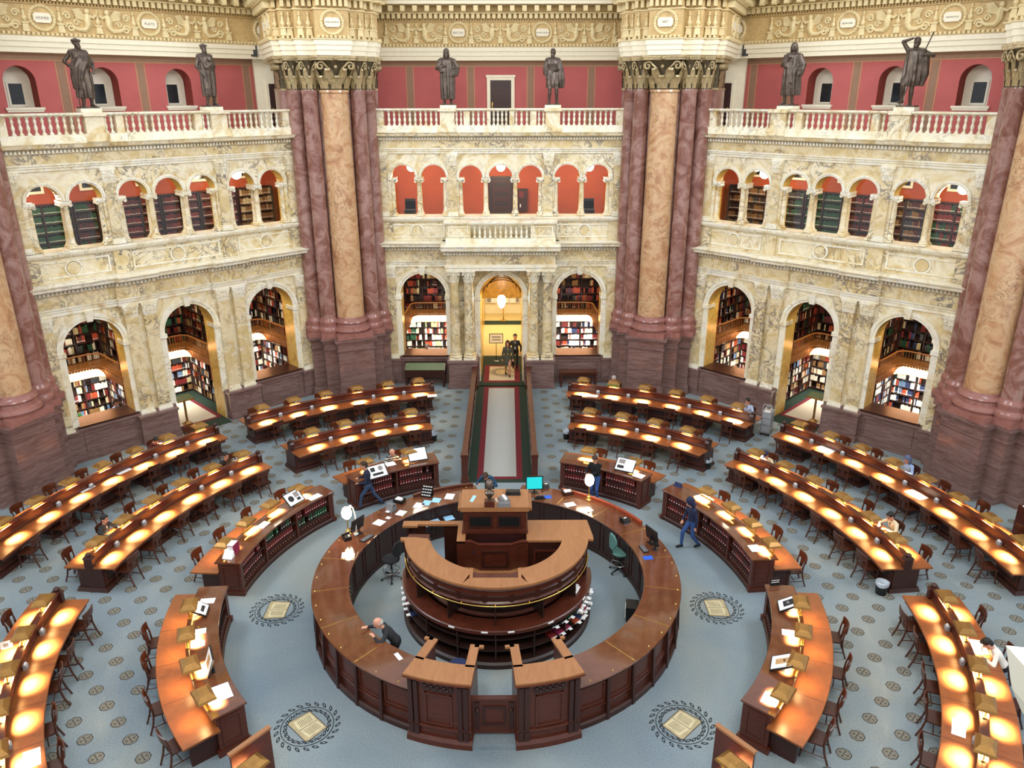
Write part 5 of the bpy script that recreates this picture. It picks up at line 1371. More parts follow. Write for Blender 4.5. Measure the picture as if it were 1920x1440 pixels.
for i in range(11):
    b0 = 92+176*i/11; b1 = b0+15.2; mb.arc([(RT-.06, 1.83), (RT-.02, 1.85), (RT-.02, 1.95), (RT-.06, 1.97)], b0, b1-2.4, 4, 'mahogany_dark')
    x, y = pol(RT-.04, b1-.8); mb.M = Matrix.Translation((x, y, 1.9)) @ Matrix.Rotation(-rad(b1-.8), 4, 'Z') @ Matrix.Rotation(PI/2, 4, 'X'); mb.lathe([(.085, -.03), (.085, .0), (.05, .03), (.0, .035)], 12, (0, 0, 0), 'mahogany_dark'); mb.M = None
mb.build('fascia', t)
mb = MB('brass_bright'); mb.tube([(*pol(RT+.02, 94+172*i/40), 1.72) for i in range(41)], .018, 8)
for i in range(9): x, y = pol(RT-.01, 100+20*i); mb.box(x-.012, x+.012, y-.012, y+.012, 1.66, 1.76)
mb.build('brass_rail', t, 50)
# tan top: half ring, right plate, left wing
mb = MB('tan_top')
outer = [pol(RT+.02, 97+(263-97)*i/120) for i in range(121)]
inner = [pol(1.72, 101+(259-101)*i/120) for i in range(121)]
mb.add([(x, y, HT) for x, y in outer]+[(x, y, HT) for x, y in inner]+[(x, y, HT-.06) for x, y in outer]+[(x, y, HT-.06) for x, y in inner],
       [f for i in range(120) if not (abs((inner[i][0]+inner[i+1][0])/2) < .555) for f in ((i, 121+i, 122+i, i+1), (242+i, 243+i, 364+i, 363+i))] +
       [(i, i+1, 243+i, 242+i) for i in range(120)]+[(121+i, 363+i, 364+i, 122+i) for i in range(120) if not (abs((inner[i][0]+inner[i+1][0])/2) < .555)])
nt = [p for p in outer if abs(p[0]) < .62]
xs = sorted(set(round(p[0], 4) for p in nt))
fr = [(x, -math.sqrt((RT+.02)**2-x*x)) for x in [-.80+.1*i for i in range(17)]]
mb.prism([(x, y) for x, y in fr]+[(.62, -1.98), (-.62, -1.98)], HT-.06, HT+.0005)
mb.box(.54, .62, -2.04, -1.58, HT-.06, HT+.0004); mb.box(-.62, -.54, -2.04, -1.58, HT-.06, HT+.0004)
mb.prism([(.78, -.34), (1.68, -.34), (2.34, -.29), (2.50, -.30), (2.50, -.10), (2.42, .68), (.78, .68)], HT-.06, HT+.0003)
mb.prism([(-2.50, .40), (-2.10, .40), (-2.10, .48), (-1.02, .48), (-1.02, -.36), (-.80, -.36), (-.80, .66), (-2.50, .66)], HT-.06, HT+.0003)
mb.prism([(-2.46, -.30), (-1.74, -.32), (-1.74, -.24), (-2.1, -.16), (-2.48, -.16)], HT-.06, HT+.0005)
mb.build('top', t)
mb = MB('mahogany_dark')                              # walls under the plate and wing, inner well
mb.box(.80, 2.38, .58, .64, .0, HT-.06); mb.box(.82, 1.64, -.30, -.26, .9, HT-.06); mb.box(2.30, 2.36, -.2, .6, 0, HT-.06)
mb.box(-2.40, -2.34, .45, .62, 0, HT-.06); mb.box(-2.40, -1.9, .56, .62, 1.9, HT-.06); mb.box(-1.42, -.82, .56, .62, 0, HT-.06); mb.box(-.96, -.90, -.3, .6, .0, HT-.06)
mb.box(-2.38, -2.3, -.28, -.2, 0, HT-.06); mb.box(-.80, .78, .02, .60, 0, HT)
frame(mb, .95, 1.55, 1.2, 1.95, -.30, .06, .03, 'mahogany'); mb.build('inner_wall', t)
mb = MB('tan_top'); mb.box(-.82, .76, -.62, -.30, 1.42, 1.46); mb.box(-.82, .76, -.62, -.58, 1.2, 1.42, 'mahogany'); mb.build('bench_seat', t)
mb = MB('mahogany'); pts = [(-1.02, -.34), (-.80, -.34), (-.62, -.36), (-.42, -.50), (.36, -.50), (.60, -.36), (.82, -.34), (.82, -.24), (.66, -.24), (.40, -.40), (-.46, -.40), (-.66, -.24), (-1.02, -.24)]
mb.prism(pts, 1.46, HT-.06); mb.prism([(x, y-.02) for x, y in pts], HT-.06, HT-.02)
frame(mb, -.36, .30, 1.56, 2.04, -.50, .05, .03, 'mahogany_dark'); mb.build('lectern_front', t)
mb = MB('navy'); mb.box(-.62, .58, -.38, .0, 1.9, 1.95); mb.build('lectern_well', t)
mb = MB('mahogany'); mb.arc([(.0, .86), (0, .9), (1.78, .9), (1.78, .86)], 95, 265, 24); mb.build('platform', t)
mb = MB('mahogany'); mb.box(-.50, .50, -2.0, -1.98, HT-.40, HT-.03); mb.box(-.52, .52, -2.02, -1.6, HT-.42, HT-.40); mb.build('book_well', t)
# tower with two grilles
t2 = empty('conveyor_cabinet', (0, 0, 0), 0, 'square mahogany cabinet with two dark grilles rising from the island', 'cabinet')
mb = MB('mahogany'); mb.box(-.86, .78, .02, .88, HT+.003, 2.92)
mb.box(-.90, .82, -.02, .90, 2.256, 2.34); frame(mb, -.72, -.10, 2.42, 2.78, .02, .05, .03, 'mahogany_dark'); frame(mb, .02, .64, 2.42, 2.78, .02, .05, .03, 'mahogany_dark'); mb.build('body', t2)
mb = MB('dark_metal'); mb.box(-.67, -.15, .01, .025, 2.47, 2.73); mb.box(.07, .59, .01, .025, 2.47, 2.73)
for i in range(9):
    mb.box(-.67, -.15, .004, .012, 2.48+.028*i, 2.488+.028*i, 'black_plastic'); mb.box(.07, .59, .004, .012, 2.48+.028*i, 2.488+.028*i, 'black_plastic')
mb.build('grille', t2)
mb = MB('tan_top'); mb.box(-.92, .84, -.05, .93, 2.92, 3.05); mb.box(-1.0, -.92, .12, .93, 2.86, 2.94); mb.box(.84, .92, .12, .93, 2.86, 2.94); mb.build('top', t2)
TZ = 3.05
t3 = empty('bust', at(918, 948, TZ), 0, 'dark bronze bust on a small wooden block on top of the cabinet', 'bust')
mb = MB('mahogany'); mb.box(-.13, .13, -.1, .1, 0, .16); mb.build('base', t3)
mb = MB('bronze'); mb.lathe([(.05, .16), (.04, .22), (.11, .32), (.13, .40), (.05, .46), (.05, .50)], 14); mb.ball((0, -.01, .60), (.09, .11, .13), None, 14, 10); mb.ball((0, -.11, .58), (.02, .03, .03)); mb.ball((0, .02, .65), (.1, .11, .09)); mb.build('figure', t3, 60)
t3 = empty('telephone', at(945, 938, TZ), rad(20), 'grey telephone on top of the cabinet right of the bust', 'telephone')
mb = MB('grey_plastic'); mb.frustum(-.12, .12, -.13, .13, 0, -.11, .11, -.12, .13, .07); mb.build('body', t3)
mb = MB('white_plastic'); mb.box(-.03, .04, -.16, .1, .07, .12); mb.build('handset', t3)
mb = MB('white_plastic'); mb.tube([(-.15, -.1, .02), (-.22, 0, .02), (-.17, .1, .03), (-.24, .12, .02), (-.2, -.02, .05)], .012, 6); mb.build('cord', t3)
t3 = empty('device_case', at(945, 948, TZ), 0, 'dark grey device case at the front edge of the cabinet top', 'case')
mb = MB('grey_plastic'); mb.frustum(-.17, .17, -.09, .09, 0, -.15, .15, -.07, .08, .09); mb.build('body', t3)
t3 = empty('device_case', at(962, 926, TZ), 0, 'dark grey case at the back right of the cabinet top', 'case')
mb = MB('black_plastic'); mb.frustum(-.2, .2, -.1, .1, 0, -.18, .18, -.08, .08, .1); mb.build('body', t3)
paper(at(887, 935, TZ), rad(-14), .09, .34, 'light blue card on the left of the cabinet top', 'light_blue', .004, 'card', 'card')
# ---- books with white slips in the island shelves
SLIPB = []
for k, (m, lab) in enumerate((('book0', 'red'), ('book5', 'dark blue'), ('magenta', 'crimson'), ('book4', 'green'), ('book8', 'black'), ('book6', 'cream'), ('book3', 'orange'))):
    mb = MB(m); mb.box(-.10, .10, -.16, .14, 0, .035); a = mb.mesh('cover'); mb = MB('paper'); mb.box(-.09, .09, -.150, .143, .004, .031); b = mb.mesh('pages'); mb = MB('paper'); mb.box(-.06, .04, .12, .24, .031, .034); c = mb.mesh('slip'); SLIPB.append((a, b, c, lab))
def slip_book(r, a, z, k, side, lev, ang=0):
    me = SLIPB[k]; x, y = pol(r, a)
    t = empty('slip_book', (x, y, z), -rad(a)+ang, '%s book with a white slip, %s shelf of the island, %s' % (me[3], lev, side), 'book', 'books with white slips')
    link(me[0], 'cover', t); link(me[1], 'pages', t); link(me[2], 'slip', t)
r3 = random.Random(3)
for a in (100, 105, 110, 115, 120, 125):
    for lev, z in (('lower', .49), ('middle', .81)):
        for q in range(2 if a > 101 else 1):
            slip_book(2.30+r3.uniform(-.03, .05), a+r3.uniform(-1, 1), z+.037*q, r3.randrange(7), 'right side', lev, r3.uniform(-.2, .2))
for a in (131, 137, 143): slip_book(2.30, a, .81, r3.randrange(7), 'right side', 'middle', r3.uniform(-.2, .2)); slip_book(2.28, a+1, .49, r3.randrange(7), 'right side', 'lower')
for a in (262, 257, 252, 246): slip_book(2.30, a, .81, r3.randrange(7), 'left side', 'middle'); slip_book(2.30, a-1, .49, r3.randrange(7), 'left side', 'lower')
t = empty('wire_rack', (*pol(2.15, 113), 1.1), -rad(113), 'white paper bundle in the upper shelf at the right of the island', 'papers')
mb = MB('paper'); mb.box(-.16, .16, -.1, .12, 0, .03); mb.box(-.1, .1, -.06, .1, .03, .12); mb.build('sheets', t)
# ---- things on the round counter
Zc = HR
def cpaper(px, py, rz, w, h, lab, mat='paper', z=Zc): return paper(at(px, py, z), rad(rz), w, h, lab, mat)
cpaper(649, 1041, 8, .24, .30, 'white paper on the left part of the round counter below the telephone')
cpaper(711, 980, -28, .30, .30, 'white paper on the round counter right of the desk computer')
cpaper(728, 971, -25, .14, .12, 'small white slip beside the grey card printer')
cpaper(752, 962, -22, .26, .30, 'white paper under the grey card printer')
cpaper(785, 948, -16, .28, .32, 'white paper on the back left part of the round counter near the sorter')
cpaper(800, 943, -14, .24, .30, 'pale blue sheet first in the row on the counter', 'light_blue')
cpaper(818, 938, -12, .26, .28, 'pale blue sheet second in the row on the counter', 'light_blue')
cpaper(843, 931, -10, .27, .36, 'white paper on the round counter left of the cabinet')
cpaper(1069, 946, 20, .32, .24, 'white paper in front of the box by the counter globe lamp')
cpaper(1100, 956, 28, .32, .28, 'white paper below the globe lamp of the round counter')
cpaper(747, 1231, 35, .10, .26, 'narrow white slip on the front left part of the round counter')
cpaper(1215, 1046, 10, .26, .18, 'bright blue folder on the right part of the round counter', 'blue_plastic')
cpaper(1026, 932, 8, .26, .2, 'bright blue folder below the back telephone', 'blue_plastic')
def phone(px, py, rz, lab, z=Zc):
    t = empty('telephone', at(px, py, z), rad(rz), lab, 'telephone')
    mb = MB('black_plastic'); mb.frustum(-.13, .13, -.11, .11, 0, -.13, .13, -.06, .11, .10); mb.build('body', t)
    mb = MB('black_plastic'); mb.tube([(-.10, -.11, .10), (-.10, 0, .13), (-.10, .12, .13)], [.035, .02, .035], 8); mb.build('handset', t)
    mb = MB('white_plastic'); mb.M = Matrix.Translation((.04, .03, .088)) @ Matrix.Rotation(rad(18), 4, 'X'); mb.box(-.05, .05, -.05, .05, 0, .008); mb.build('keypad', t)
phone(650, 1010, -60, 'black desk telephone left of the computer on the round counter')
phone(1022, 914, 5, 'black desk telephone right of the cyan screen')
phone(1172, 979, 30, 'black desk telephone on the right part of the round counter')
def boxes(px, py, rz, lab, m='black_plastic'):
    t = empty('slip_tray', at(px, py, Zc), rad(rz), lab, 'tray')
    mb = MB(m); mb.box(-.16, .16, -.12, .12, 0, .02); mb.box(-.16, -.14, -.12, .12, 0, .11); mb.box(.14, .16, -.12, .12, 0, .11); mb.box(-.16, .16, .10, .12, 0, .11); mb.box(-.16, .16, -.12, -.10, 0, .11); mb.build('tray', t)
    mb = MB('paper'); mb.box(-.11, .02, -.08, .09, .02, .12); mb.box(.03, .1, -.07, .06, .02, .13); mb.build('slips', t)
boxes(749, 941, -25, 'black tray with white slips on the left part of the round counter')
boxes(1064, 926, 15, 'dark wooden slip tray left of the counter globe lamp', 'mahogany_dark')
t = empty('card_printer', at(733, 958, Zc), rad(-30), 'grey card printer on the left part of the round counter', 'printer')
mb = MB('grey_plastic'); mb.frustum(-.11, .11, -.13, .15, 0, -.11, .11, -.03, .12, .22); mb.tube([(-.11, .02, .2), (.11, .02, .2)], .06, 10); mb.build('body', t)
mb = MB('paper'); mb.box(-.06, .06, -.2, -.1, .05, .055); mb.build('slip', t)
t = empty('sorter_rack', at(801, 930, Zc), rad(-16), 'dark standing sorter rack with paper slips on the counter', 'sorter')
mb = MB('black_plastic')
for i in range(4): mb.box(-.17, .17, -.10+.06*i, -.09+.06*i, 0, .12+.07*i)
mb.build('rack', t)
mb = MB('paper')
for i in range(4):
    for j in range(4): mb.box(-.15+.08*j, -.09+.08*j, -.105+.06*i, -.100+.06*i, .06+.07*i, .10+.07*i)
mb.build('slips', t)
def monitor(name, p, rz, tilt, w, h, scr, lab, z0=.10, art=None, stand=True, cat='monitor'):
    t = empty(name, p, rz, lab, cat)
    mb = MB('black_plastic'); M0 = Matrix.Translation((0, 0, z0+.5*h*cos(tilt)*1.0+.02)) @ Matrix.Rotation(-tilt, 4, 'X')
    mb.M = M0; mb.box(-w/2-.03, w/2+.03, 0, .035, -h/2-.03, h/2+.03); mb.build('casing', t)
    mb = MB(scr); mb.M = M0; mb.box(-w/2, w/2, -.004, .0, -h/2, h/2); scr_ = mb.build('screen', t)
    if art:
        for nm, m, x0, x1, y0, y1, rnd in art:
            mb = MB(m); mb.M = M0
            if rnd:
                c = ((x0+x1)/2*w, (y0+y1)/2*h); rr = (x1-x0)/2*w
                mb.prism([(c[0]+rr*cos(2*PI*i/20), c[1]+rr*sin(2*PI*i/20)) for i in range(20)], -.007, -.004, m, 'y')
            else: mb.box(x0*w, x1*w, -.007, -.004, y0*h, y1*h)
            mb.build('printed_figure', scr_)
    if stand:
        mb = MB('black_plastic'); mb.box(-.11, .11, -.06, .1, 0, .015); mb.tube([(0, .06, .01), (0, .05, z0+.4*h)], .022, 6); mb.build('stand', t)
    return t
monitor('computer_monitor', at(1002, 924, Zc), rad(4), rad(10), .48, .38, 'screen_cyan', 'bright cyan computer screen at the back of the round counter', .14)
monitor('computer_monitor', at(671, 1000, Zc), rad(-125), rad(12), .42, .34, 'screen_white', 'computer monitor on the left part of the round counter', .14)
monitor('computer_monitor', at(1222, 1018, Zc), rad(118), rad(10), .44, .34, 'black_plastic', 'dark flat monitor on the right part of the round counter', .10)
def keyboard(px, py, rz, lab, m='black_plastic', w=.42):
    t = empty('keyboard', at(px, py, Zc), rad(rz), lab, 'keyboard')
    mb = MB(m); mb.box(-w/2, w/2, -.08, .08, 0, .025); kb_ = mb.build('body', t)
    mb = MB('grey_plastic'); 
    for i in range(4): mb.box(-w/2+.02, w/2-.02, -.065+.034*i, -.04+.034*i, .025, .032)
    mb.build('keys', kb_)
keyboard(688, 1010, -125, 'black keyboard in front of the left counter monitor')
keyboard(1207, 1030, 105, 'black laptop keyboard on the right part of the round counter', w=.36)
t = empty('scanner', at(1228, 1030, Zc), rad(30), 'black hand scanner on a stand at the right of the round counter', 'scanner')
mb = MB('black_plastic'); mb.lathe([(.09, 0), (.08, .02), (.02, .04), (.02, .14)], 12); mb.frustum(-.05, .05, -.12, .08, .14, -.04, .04, -.1, .06, .22); mb.build('body', t)
def globe_lamp(px, py, lab, arm):
    t = empty('table_lamp', at(px, py, Zc), 0, lab, 'lamp')
    mb = MB('brass_bright'); mb.lathe([(.11, 0), (.11, .02), (.05, .05), (.07, .10), (.03, .14), (.018, .2), (.018, .46), (.05, .49)], 14); mb.build('base', t, 50)
    mb = MB('globe'); mb.lathe([(.06, .48), (.13, .56), (.15, .68), (.11, .80), (.05, .85)], 14); mb.build('glass_shade', t, 60)
    mb = MB('brass_bright'); mb.lathe([(.03, .85), (.0, .90)], 8); mb.build('finial', t)
    l = bpy.data.lights.new('table_lamp_light', 'POINT'); l.energy = 14; l.color = (1, .8, .5); l.shadow_soft_size = .12
    o = bpy.data.objects.new('table_lamp_light', l); COL.objects.link(o); o.parent = t; o.location = (0, 0, .68) if False else (0, 0, .42)
    o.location = (.0, -.22, .62)
globe_lamp(1104, 936, 'lit white globe lamp on the right part of the round counter', 0)
globe_lamp(653, 1000, 'lit white globe lamp at the left edge of the round counter', 0)
t = empty('gooseneck_light', at(668, 1002, Zc), 0, 'white curved gooseneck lamp beside the left counter monitor', 'lamp')
mb = MB('white_plastic'); mb.lathe([(.07, 0), (.07, .03), (.02, .05)], 12); mb.tube([(0, 0, .04), (.02, 0, .35), (0, .05, .62), (-.06, .1, .82), (-.12, .1, .86)], .018, 7); mb.ball((-.13, .1, .85), .05); mb.build('arm', t, 60)
# drawers and open shelves seen inside the back left part of the counter
for k, a in enumerate((-38, -31, -24)):
    t = empty('pull_out_shelf', (*pol(3.85, a), .70), -rad(a), '%s pull out shelf with blue paper inside the back left counter' % ORD[k], 'shelf')
    mb = MB('shelf_wood'); mb.box(-.2, .2, -.25, .06, 0, .025); mb.build('board', t)
    mb = MB('light_blue'); mb.box(-.15, .15, -.23, .03, .025, .035); mb.build('paper', t)
def stool(px, py, z, rz, m, lab, arms=False):
    p = at(px, py, z); t = empty('drafting_stool', (p[0], p[1], 0), rad(rz), lab, 'stool')
    mb = MB(m); mb.lathe([(.0, .60), (.2, .60), (.255, .63), (.26, .67), (.22, .70), (.0, .71)], 20); mb.build('seat', t, 50)
    mb = MB(m)
    P = []
    for j in range(9):
        zz = .84+.46*j/8; ww = .20*math.sqrt(max(.05, 1-((j-4)/4.4)**2)); 
        for i in range(5):
            x = ww*(i-2)/2; P.append((x, -.25-.05*(1-(x/.2)**2)+.03, zz))
    for p_ in list(P): P.append((p_[0], p_[1]-.05, p_[2]))
    F = [(j*5+i, j*5+i+1, j*5+i+6, j*5+i+5) for j in range(8) for i in range(4)]; F += [tuple(45+q for q in f[::-1]) for f in F]
    F += [(j*5, j*5+5, 50+j*5, 45+j*5) for j in range(8)]+[(j*5+9, j*5+4, 49+j*5, 54+j*5) for j in range(8)]+[(i, 45+i, 46+i, 1+i) for i in range(4)]+[(40+i, 41+i, 86+i, 85+i) for i in range(4)]
    mb.add(P, F); mb.build('backrest', t, 60)
    mb = MB('black_plastic'); mb.tube([(0, 0, .1), (0, 0, .6)], .03, 8); mb.tube([(0, -.1, .62), (0, -.26, .68), (0, -.29, .9)], .02, 6); mb.build('column', t)
    mb = MB('chrome'); mb.tube([(.24*cos(2*PI*i/20), .24*sin(2*PI*i/20), .30) for i in range(21)], .012, 6, None, False)
    for i in range(5): mb.tube([(0, 0, .32), (.24*cos(2*PI*i/5), .24*sin(2*PI*i/5), .30)], .007, 5)
    mb.build('foot_ring', t)
    mb = MB('black_plastic')
    for i in range(5):
        a = 2*PI*i/5; mb.tube([(0, 0, .12), (.3*cos(a), .3*sin(a), .07)], [.03, .018], 6); mb.ball((.3*cos(a), .3*sin(a), .035), .035, None, 8, 6)
    mb.build('star_base', t)
stool(733, 1048, .65, 60, 'black_fabric', 'black drafting stool inside the left part of the round counter')
stool(1163, 1035, .65, -70, 'teal_fabric', 'teal drafting stool inside the right part of the round counter')
stool(1010, 948, .8, 5, 'black_fabric', 'black drafting stool behind the cyan computer screen')
t = empty('waste_bin', (*pol(3.6, 100), 0), -rad(100), 'white and black bin under the right part of the counter', 'bin')
mb = MB('black_plastic'); mb.frustum(-.16, .16, -.14, .14, 0, -.2, .2, -.17, .17, .5); mb.build('body', t)
mb = MB('paper'); mb.box(-.15, .15, -.185, -.17, .15, .42); mb.build('label', t)
t = empty('low_stool', (-.85, -3.05, 0), 0, 'round dark stool behind the left booth', 'stool')
mb = MB('navy'); mb.lathe([(0, .55), (.24, .55), (.27, .58), (.24, .62), (0, .63)], 20); mb.build('seat', t, 50)
mb = MB('black_plastic'); mb.tube([(0, 0, .03), (0, 0, .55)], .03, 8); mb.lathe([(.25, 0), (.25, .03), (.04, .06)], 16); mb.build('pedestal', t)
# ---- things on the reading desks
ART1 = [('f', 'ink', -.38, -.02, -.30, .30, True), ('f', 'grey_print', .08, .40, -.05, .38, False), ('f', 'ink', .12, .36, -.35, -.12, False)]
ART2 = [('f', 'ink', -.34, -.1, .02, .36, False), ('f', 'ink', -.3, .3, -.34, -.14, False), ('f', 'grey_print', .08, .36, .02, .36, True)]
ART3 = [('f', 'tan_print', -.22, .2, -.3, .34, False)]
ART4 = [('f', 'grey_print', -.4, -.05, .05, .4, False), ('f', 'ink', -.42, -.05, -.35, -.1, False)]
ART5 = [('f', 'ink', -.28, .28, -.25, .32, False), ('f', 'paper', -.14, .14, -.12, .2, True)]
Zi = 1.05
def desk_board(px, py, a, lab, art, w=.52, h=.40, tilt=48, flip=0, scr='paper'):
    p = at(px, py, Zi); return monitor('display_board', p, -rad(a)+flip, rad(tilt), w, h, scr, lab, .05, art, True, 'display board')
desk_board(708, 894, -33, 'printed display board behind the walking man, inner desk left of walkway', ART2, .62, .42)
desk_board(783, 862, -21, 'large blank white display board, inner desk left of walkway', None, .62, .44)
desk_board(1172, 882, 28, 'half printed display board, inner desk right of walkway', ART4, .62, .44, 50)
desk_board(552, 944, -58, 'display board with a round picture, inner desk by left wall', ART1, .56, .40)
desk_board(374, 1150, -99, 'printed display board, inner desk at bottom left, far end', ART2, .40, .44, 60)
desk_board(394, 1258, -117, 'printed display board seen edge on, inner desk at bottom left, near end', ART3, .5, .40, 20, PI)
desk_board(1475, 1142, 101, 'display board with a dark picture, inner desk at bottom right, far end', ART5, .40, .44, 60)
desk_board(1464, 1252, 113, 'display board with a tan picture, inner desk at bottom right, near end', ART3, .44, .46, 62)
def dpaper(px, py, a, w, h, lab, z=Zi, mat='paper', th=.006): return paper(at(px, py, z), -rad(a), w, h, lab, mat, th)
dpaper(732, 870, -28, .34, .30, 'white paper before the seated bald reader, inner desk left of walkway')
dpaper(1198, 892, 38, .36, .30, 'white paper at the right end, inner desk right of walkway')
dpaper(1190, 886, 36, .30, .12, 'green folder under the white paper, inner desk right of walkway', Zi, 'green_leather', .004)
dpaper(590, 932, -50, .44, .26, 'white paper at the far end, inner desk by left wall')
dpaper(494, 984, -70, .38, .24, 'white paper at the middle, inner desk by left wall')
dpaper(1320, 934, 62, .50, .40, 'large white drawing by the hooded man, inner desk by right wall')
dpaper(1415, 1028, 82, .34, .30, 'white paper at the near end, inner desk by right wall')
dpaper(389, 1127, -97, .22, .36, 'white paper beside the far lamp, inner desk at bottom left')
dpaper(374, 1184, -106, .20, .30, 'white card at the middle, inner desk at bottom left')
dpaper(371, 1208, -110, .20, .30, 'pale grey card at the middle, inner desk at bottom left', Zi, 'light_blue')
dpaper(1480, 1187, 106, .22, .34, 'white paper at the middle, inner desk at bottom right')
dpaper(1449, 1313, 124, .36, .42, 'white map sheet at the near end, inner desk at bottom right')
dpaper(410, 1300, -122, .50, .50, 'large white map at the near end, inner desk at bottom left')
t = empty('file_box', at(437, 1036, Zi), rad(80), 'magenta box file with white page edges, inner desk by left wall', 'box file')
mb = MB('magenta')
for i in range(5): mb.box(-.16+.066*i, -.098+.066*i, -.12, .12, .0, .30)
mb.build('volume', t)
mb = MB('paper'); mb.box(-.165, -.16, -.11, .11, .01, .28); mb.box(-.15, .15, -.10, .12, .30, .303); mb.frustum(-.34, -.16, -.14, .14, 0, -.17, -.16, -.13, .13, .18); mb.build('pages', t)
t = empty('small_sign', at(1271, 912, Zi), rad(-45), 'small dark blue name stand at the far end, inner desk by right wall', 'sign')
mb = MB('navy'); mb.frustum(-.13, .13, -.06, .06, 0, -.12, .12, .02, .05, .12); mb.build('stand', t)
t = empty('small_sign', at(1453, 1096, Zi), rad(10), 'small dark name stand at the far end, inner desk at bottom right', 'sign')
mb = MB('black_plastic'); mb.box(-.13, .13, -.05, .05, 0, .03); mb.box(-.13, .13, 0, .02, .03, .2); mb.box(-.11, .11, -.004, 0, .06, .08, 'paper'); mb.box(-.11, .11, -.004, 0, .12, .14, 'paper'); mb.build('stand', t)
Zd = .765
for k, (px, py, a, w, h, lab) in enumerate(((345, 825, -54, .5, .3, 'white paper second from the far end, outer desk by left wall'), (230, 883, -62, .52, .36, 'cream paper near the middle, outer desk by left wall'), (160, 916, -67, .52, .36, 'cream paper nearer the viewer, outer desk by left wall'),
        (810, 742, -12, .42, .3, 'cream paper at the walkway end, outer desk left of walkway'), (1108, 742, 15, .6, .3, 'cream paper at the walkway end, outer desk right of walkway'), (1550, 842, 54, .6, .34, 'cream paper near the far end, outer desk by right wall'),
        (1718, 928, 69, .62, .38, 'cream paper nearer the viewer, outer desk by right wall'), (1380, 791, 41, .5, .3, 'white paper at the wall end, outer desk right of walkway'), (1798, 1365, 121, .5, .26, 'white papers at the near end, middle desk at bottom right'),
        (60, 1422, -121, .5, .3, 'white papers at the near end, middle desk at bottom left'), (1830, 1212, 104, .5, .44, 'open white map in front of the reader in white, bottom right'))):
    p = at(px, py, Zd); mb = MB('paper'); mb.box(-w/2, w/2, -h/2, h/2, 0, .005)
    tag(mb.build('paper_sheet', None, None, p, -rad(a)), lab, 'paper')
t = empty('white_notice', at(13, 1213, Zd), rad(30), 'small white card stand, middle desk at bottom left', 'card stand')
mb = MB('white_plastic'); mb.frustum(-.12, .12, -.06, .06, 0, -.12, .12, -.005, .005, .16); mb.box(-.05, .05, -.06, -.03, .04, .12, 'grey_plastic'); mb.build('card', t)
# ---- loose furniture
for k, (px, py, lab) in enumerate(((812, 826, 'black waste bin with clear liner left of the walkway'), (1063, 822, 'black waste bin with clear liner right of the walkway'), (1325, 877, 'black waste bin beside the middle desk right of walkway'), (1651, 1112, 'black waste bin at the near end, middle desk by right wall'))):
    p = at(px, py, 0)
    t = empty('waste_bin', (p[0], p[1], 0), 0, lab, 'bin', 'waste bins')
    mb = MB('black_plastic'); mb.lathe([(.145, 0), (.165, .34), (.17, .36), (.155, .36), (.14, .03), (0, .03)], 22); mb.build('bin', t, 40)
    mb = MB('bag'); mb.lathe([(.176, .27), (.18, .33), (.178, .375), (.155, .375), (.12, .24), (.0, .18)], 14)
    for i, v in enumerate(mb.v): mb.v[i] = (v[0]*(1+.05*sin(i*7)), v[1]*(1+.05*cos(i*5)), v[2]+.012*sin(i*3))
    mb.build('liner', t, 60)
p = at(1436, 813, 0)
t = empty('book_cart', (p[0], p[1], 0), rad(-30), 'grey metal book cart with a paper sign beside the outer desk', 'cart')
mb = MB('steel')
mb.box(-.19, -.17, -.27, .27, .12, 1.0); mb.box(.17, .19, -.27, .27, .12, 1.0)
for z in (.14, .45, .74, .98): mb.box(-.19, .19, -.27, .27, z, z+.03)
mb.box(-.19, .19, -.27, -.255, .12, 1.0); mb.build('body', t)
mb = MB('steel')
for x in (-.18, .18): mb.tube([(x, -.25, .95), (x, -.25, 1.28), (x*.8, -.25, 1.34), (0, -.25, 1.35)], .016, 6)
mb.build('handle', t)
mb = MB('paper'); mb.box(-.12, .12, -.262, -.256, .62, .92); mb.box(-.03, .03, -.265, -.262, .8, .86, 'ink'); mb.build('paper_sign', t)
for sx in (-1, 1):
    for sy in (-1, 1):
        mb = MB('black_plastic'); mb.M = Matrix.Translation((sx*.16, sy*.23, .055)) @ Matrix.Rotation(PI/2, 4, 'Y'); mb.lathe([(.0, -.02), (.055, -.02), (.055, .02), (0, .02)], 12); mb.build('wheel', t)
mb = MB('paper'); mb.box(-.12, .1, -.2, .1, 1.01, 1.05); mb.box(-.1, .12, -.15, .15, 1.05, 1.1, 'book6'); mb.box(-.1, .08, -.1, .16, 1.1, 1.15); mb.box(-.06, .09, -.18, .05, 1.15, 1.22, 'grey_plastic'); mb.build('stack', t)
bpy.data.objects['stack'].name = 'book_stack'
t = empty('display_case', (-3.6, 17.05, 0), 0, 'dark case with a sloping green top below the arch left of the entrance', 'display case')
mb = MB('mahogany_dark'); mb.box(-.95, .95, -.25, .3, .5, .85); mb.prism([(-.28, .85), (.3, .85), (.3, 1.08)], -.95, -.9, None, 'x'); mb.prism([(-.28, .85), (.3, .85), (.3, 1.08)], .9, .95, None, 'x'); mb.box(-.98, .98, .25, .33, .5, 1.12); mb.build('body', t)
mb = MB('green_leather'); mb.add([(-.9, -.27, .87), (.9, -.27, .87), (.9, .28, 1.08), (-.9, .28, 1.08)], [(0, 1, 2, 3)]); mb.build('sloping_top', t)
for sx in (-1, 1):
    for sy in (-.2, .25): mb = MB('mahogany_dark'); mb.box(sx*.88-.05, sx*.88+.05, sy-.05, sy+.05, 0, .5); mb.build('leg', t)
t = empty('wooden_bench', (3.62, 17.0, 0), 0, 'plain wooden bench below the arch right of the entrance', 'bench')
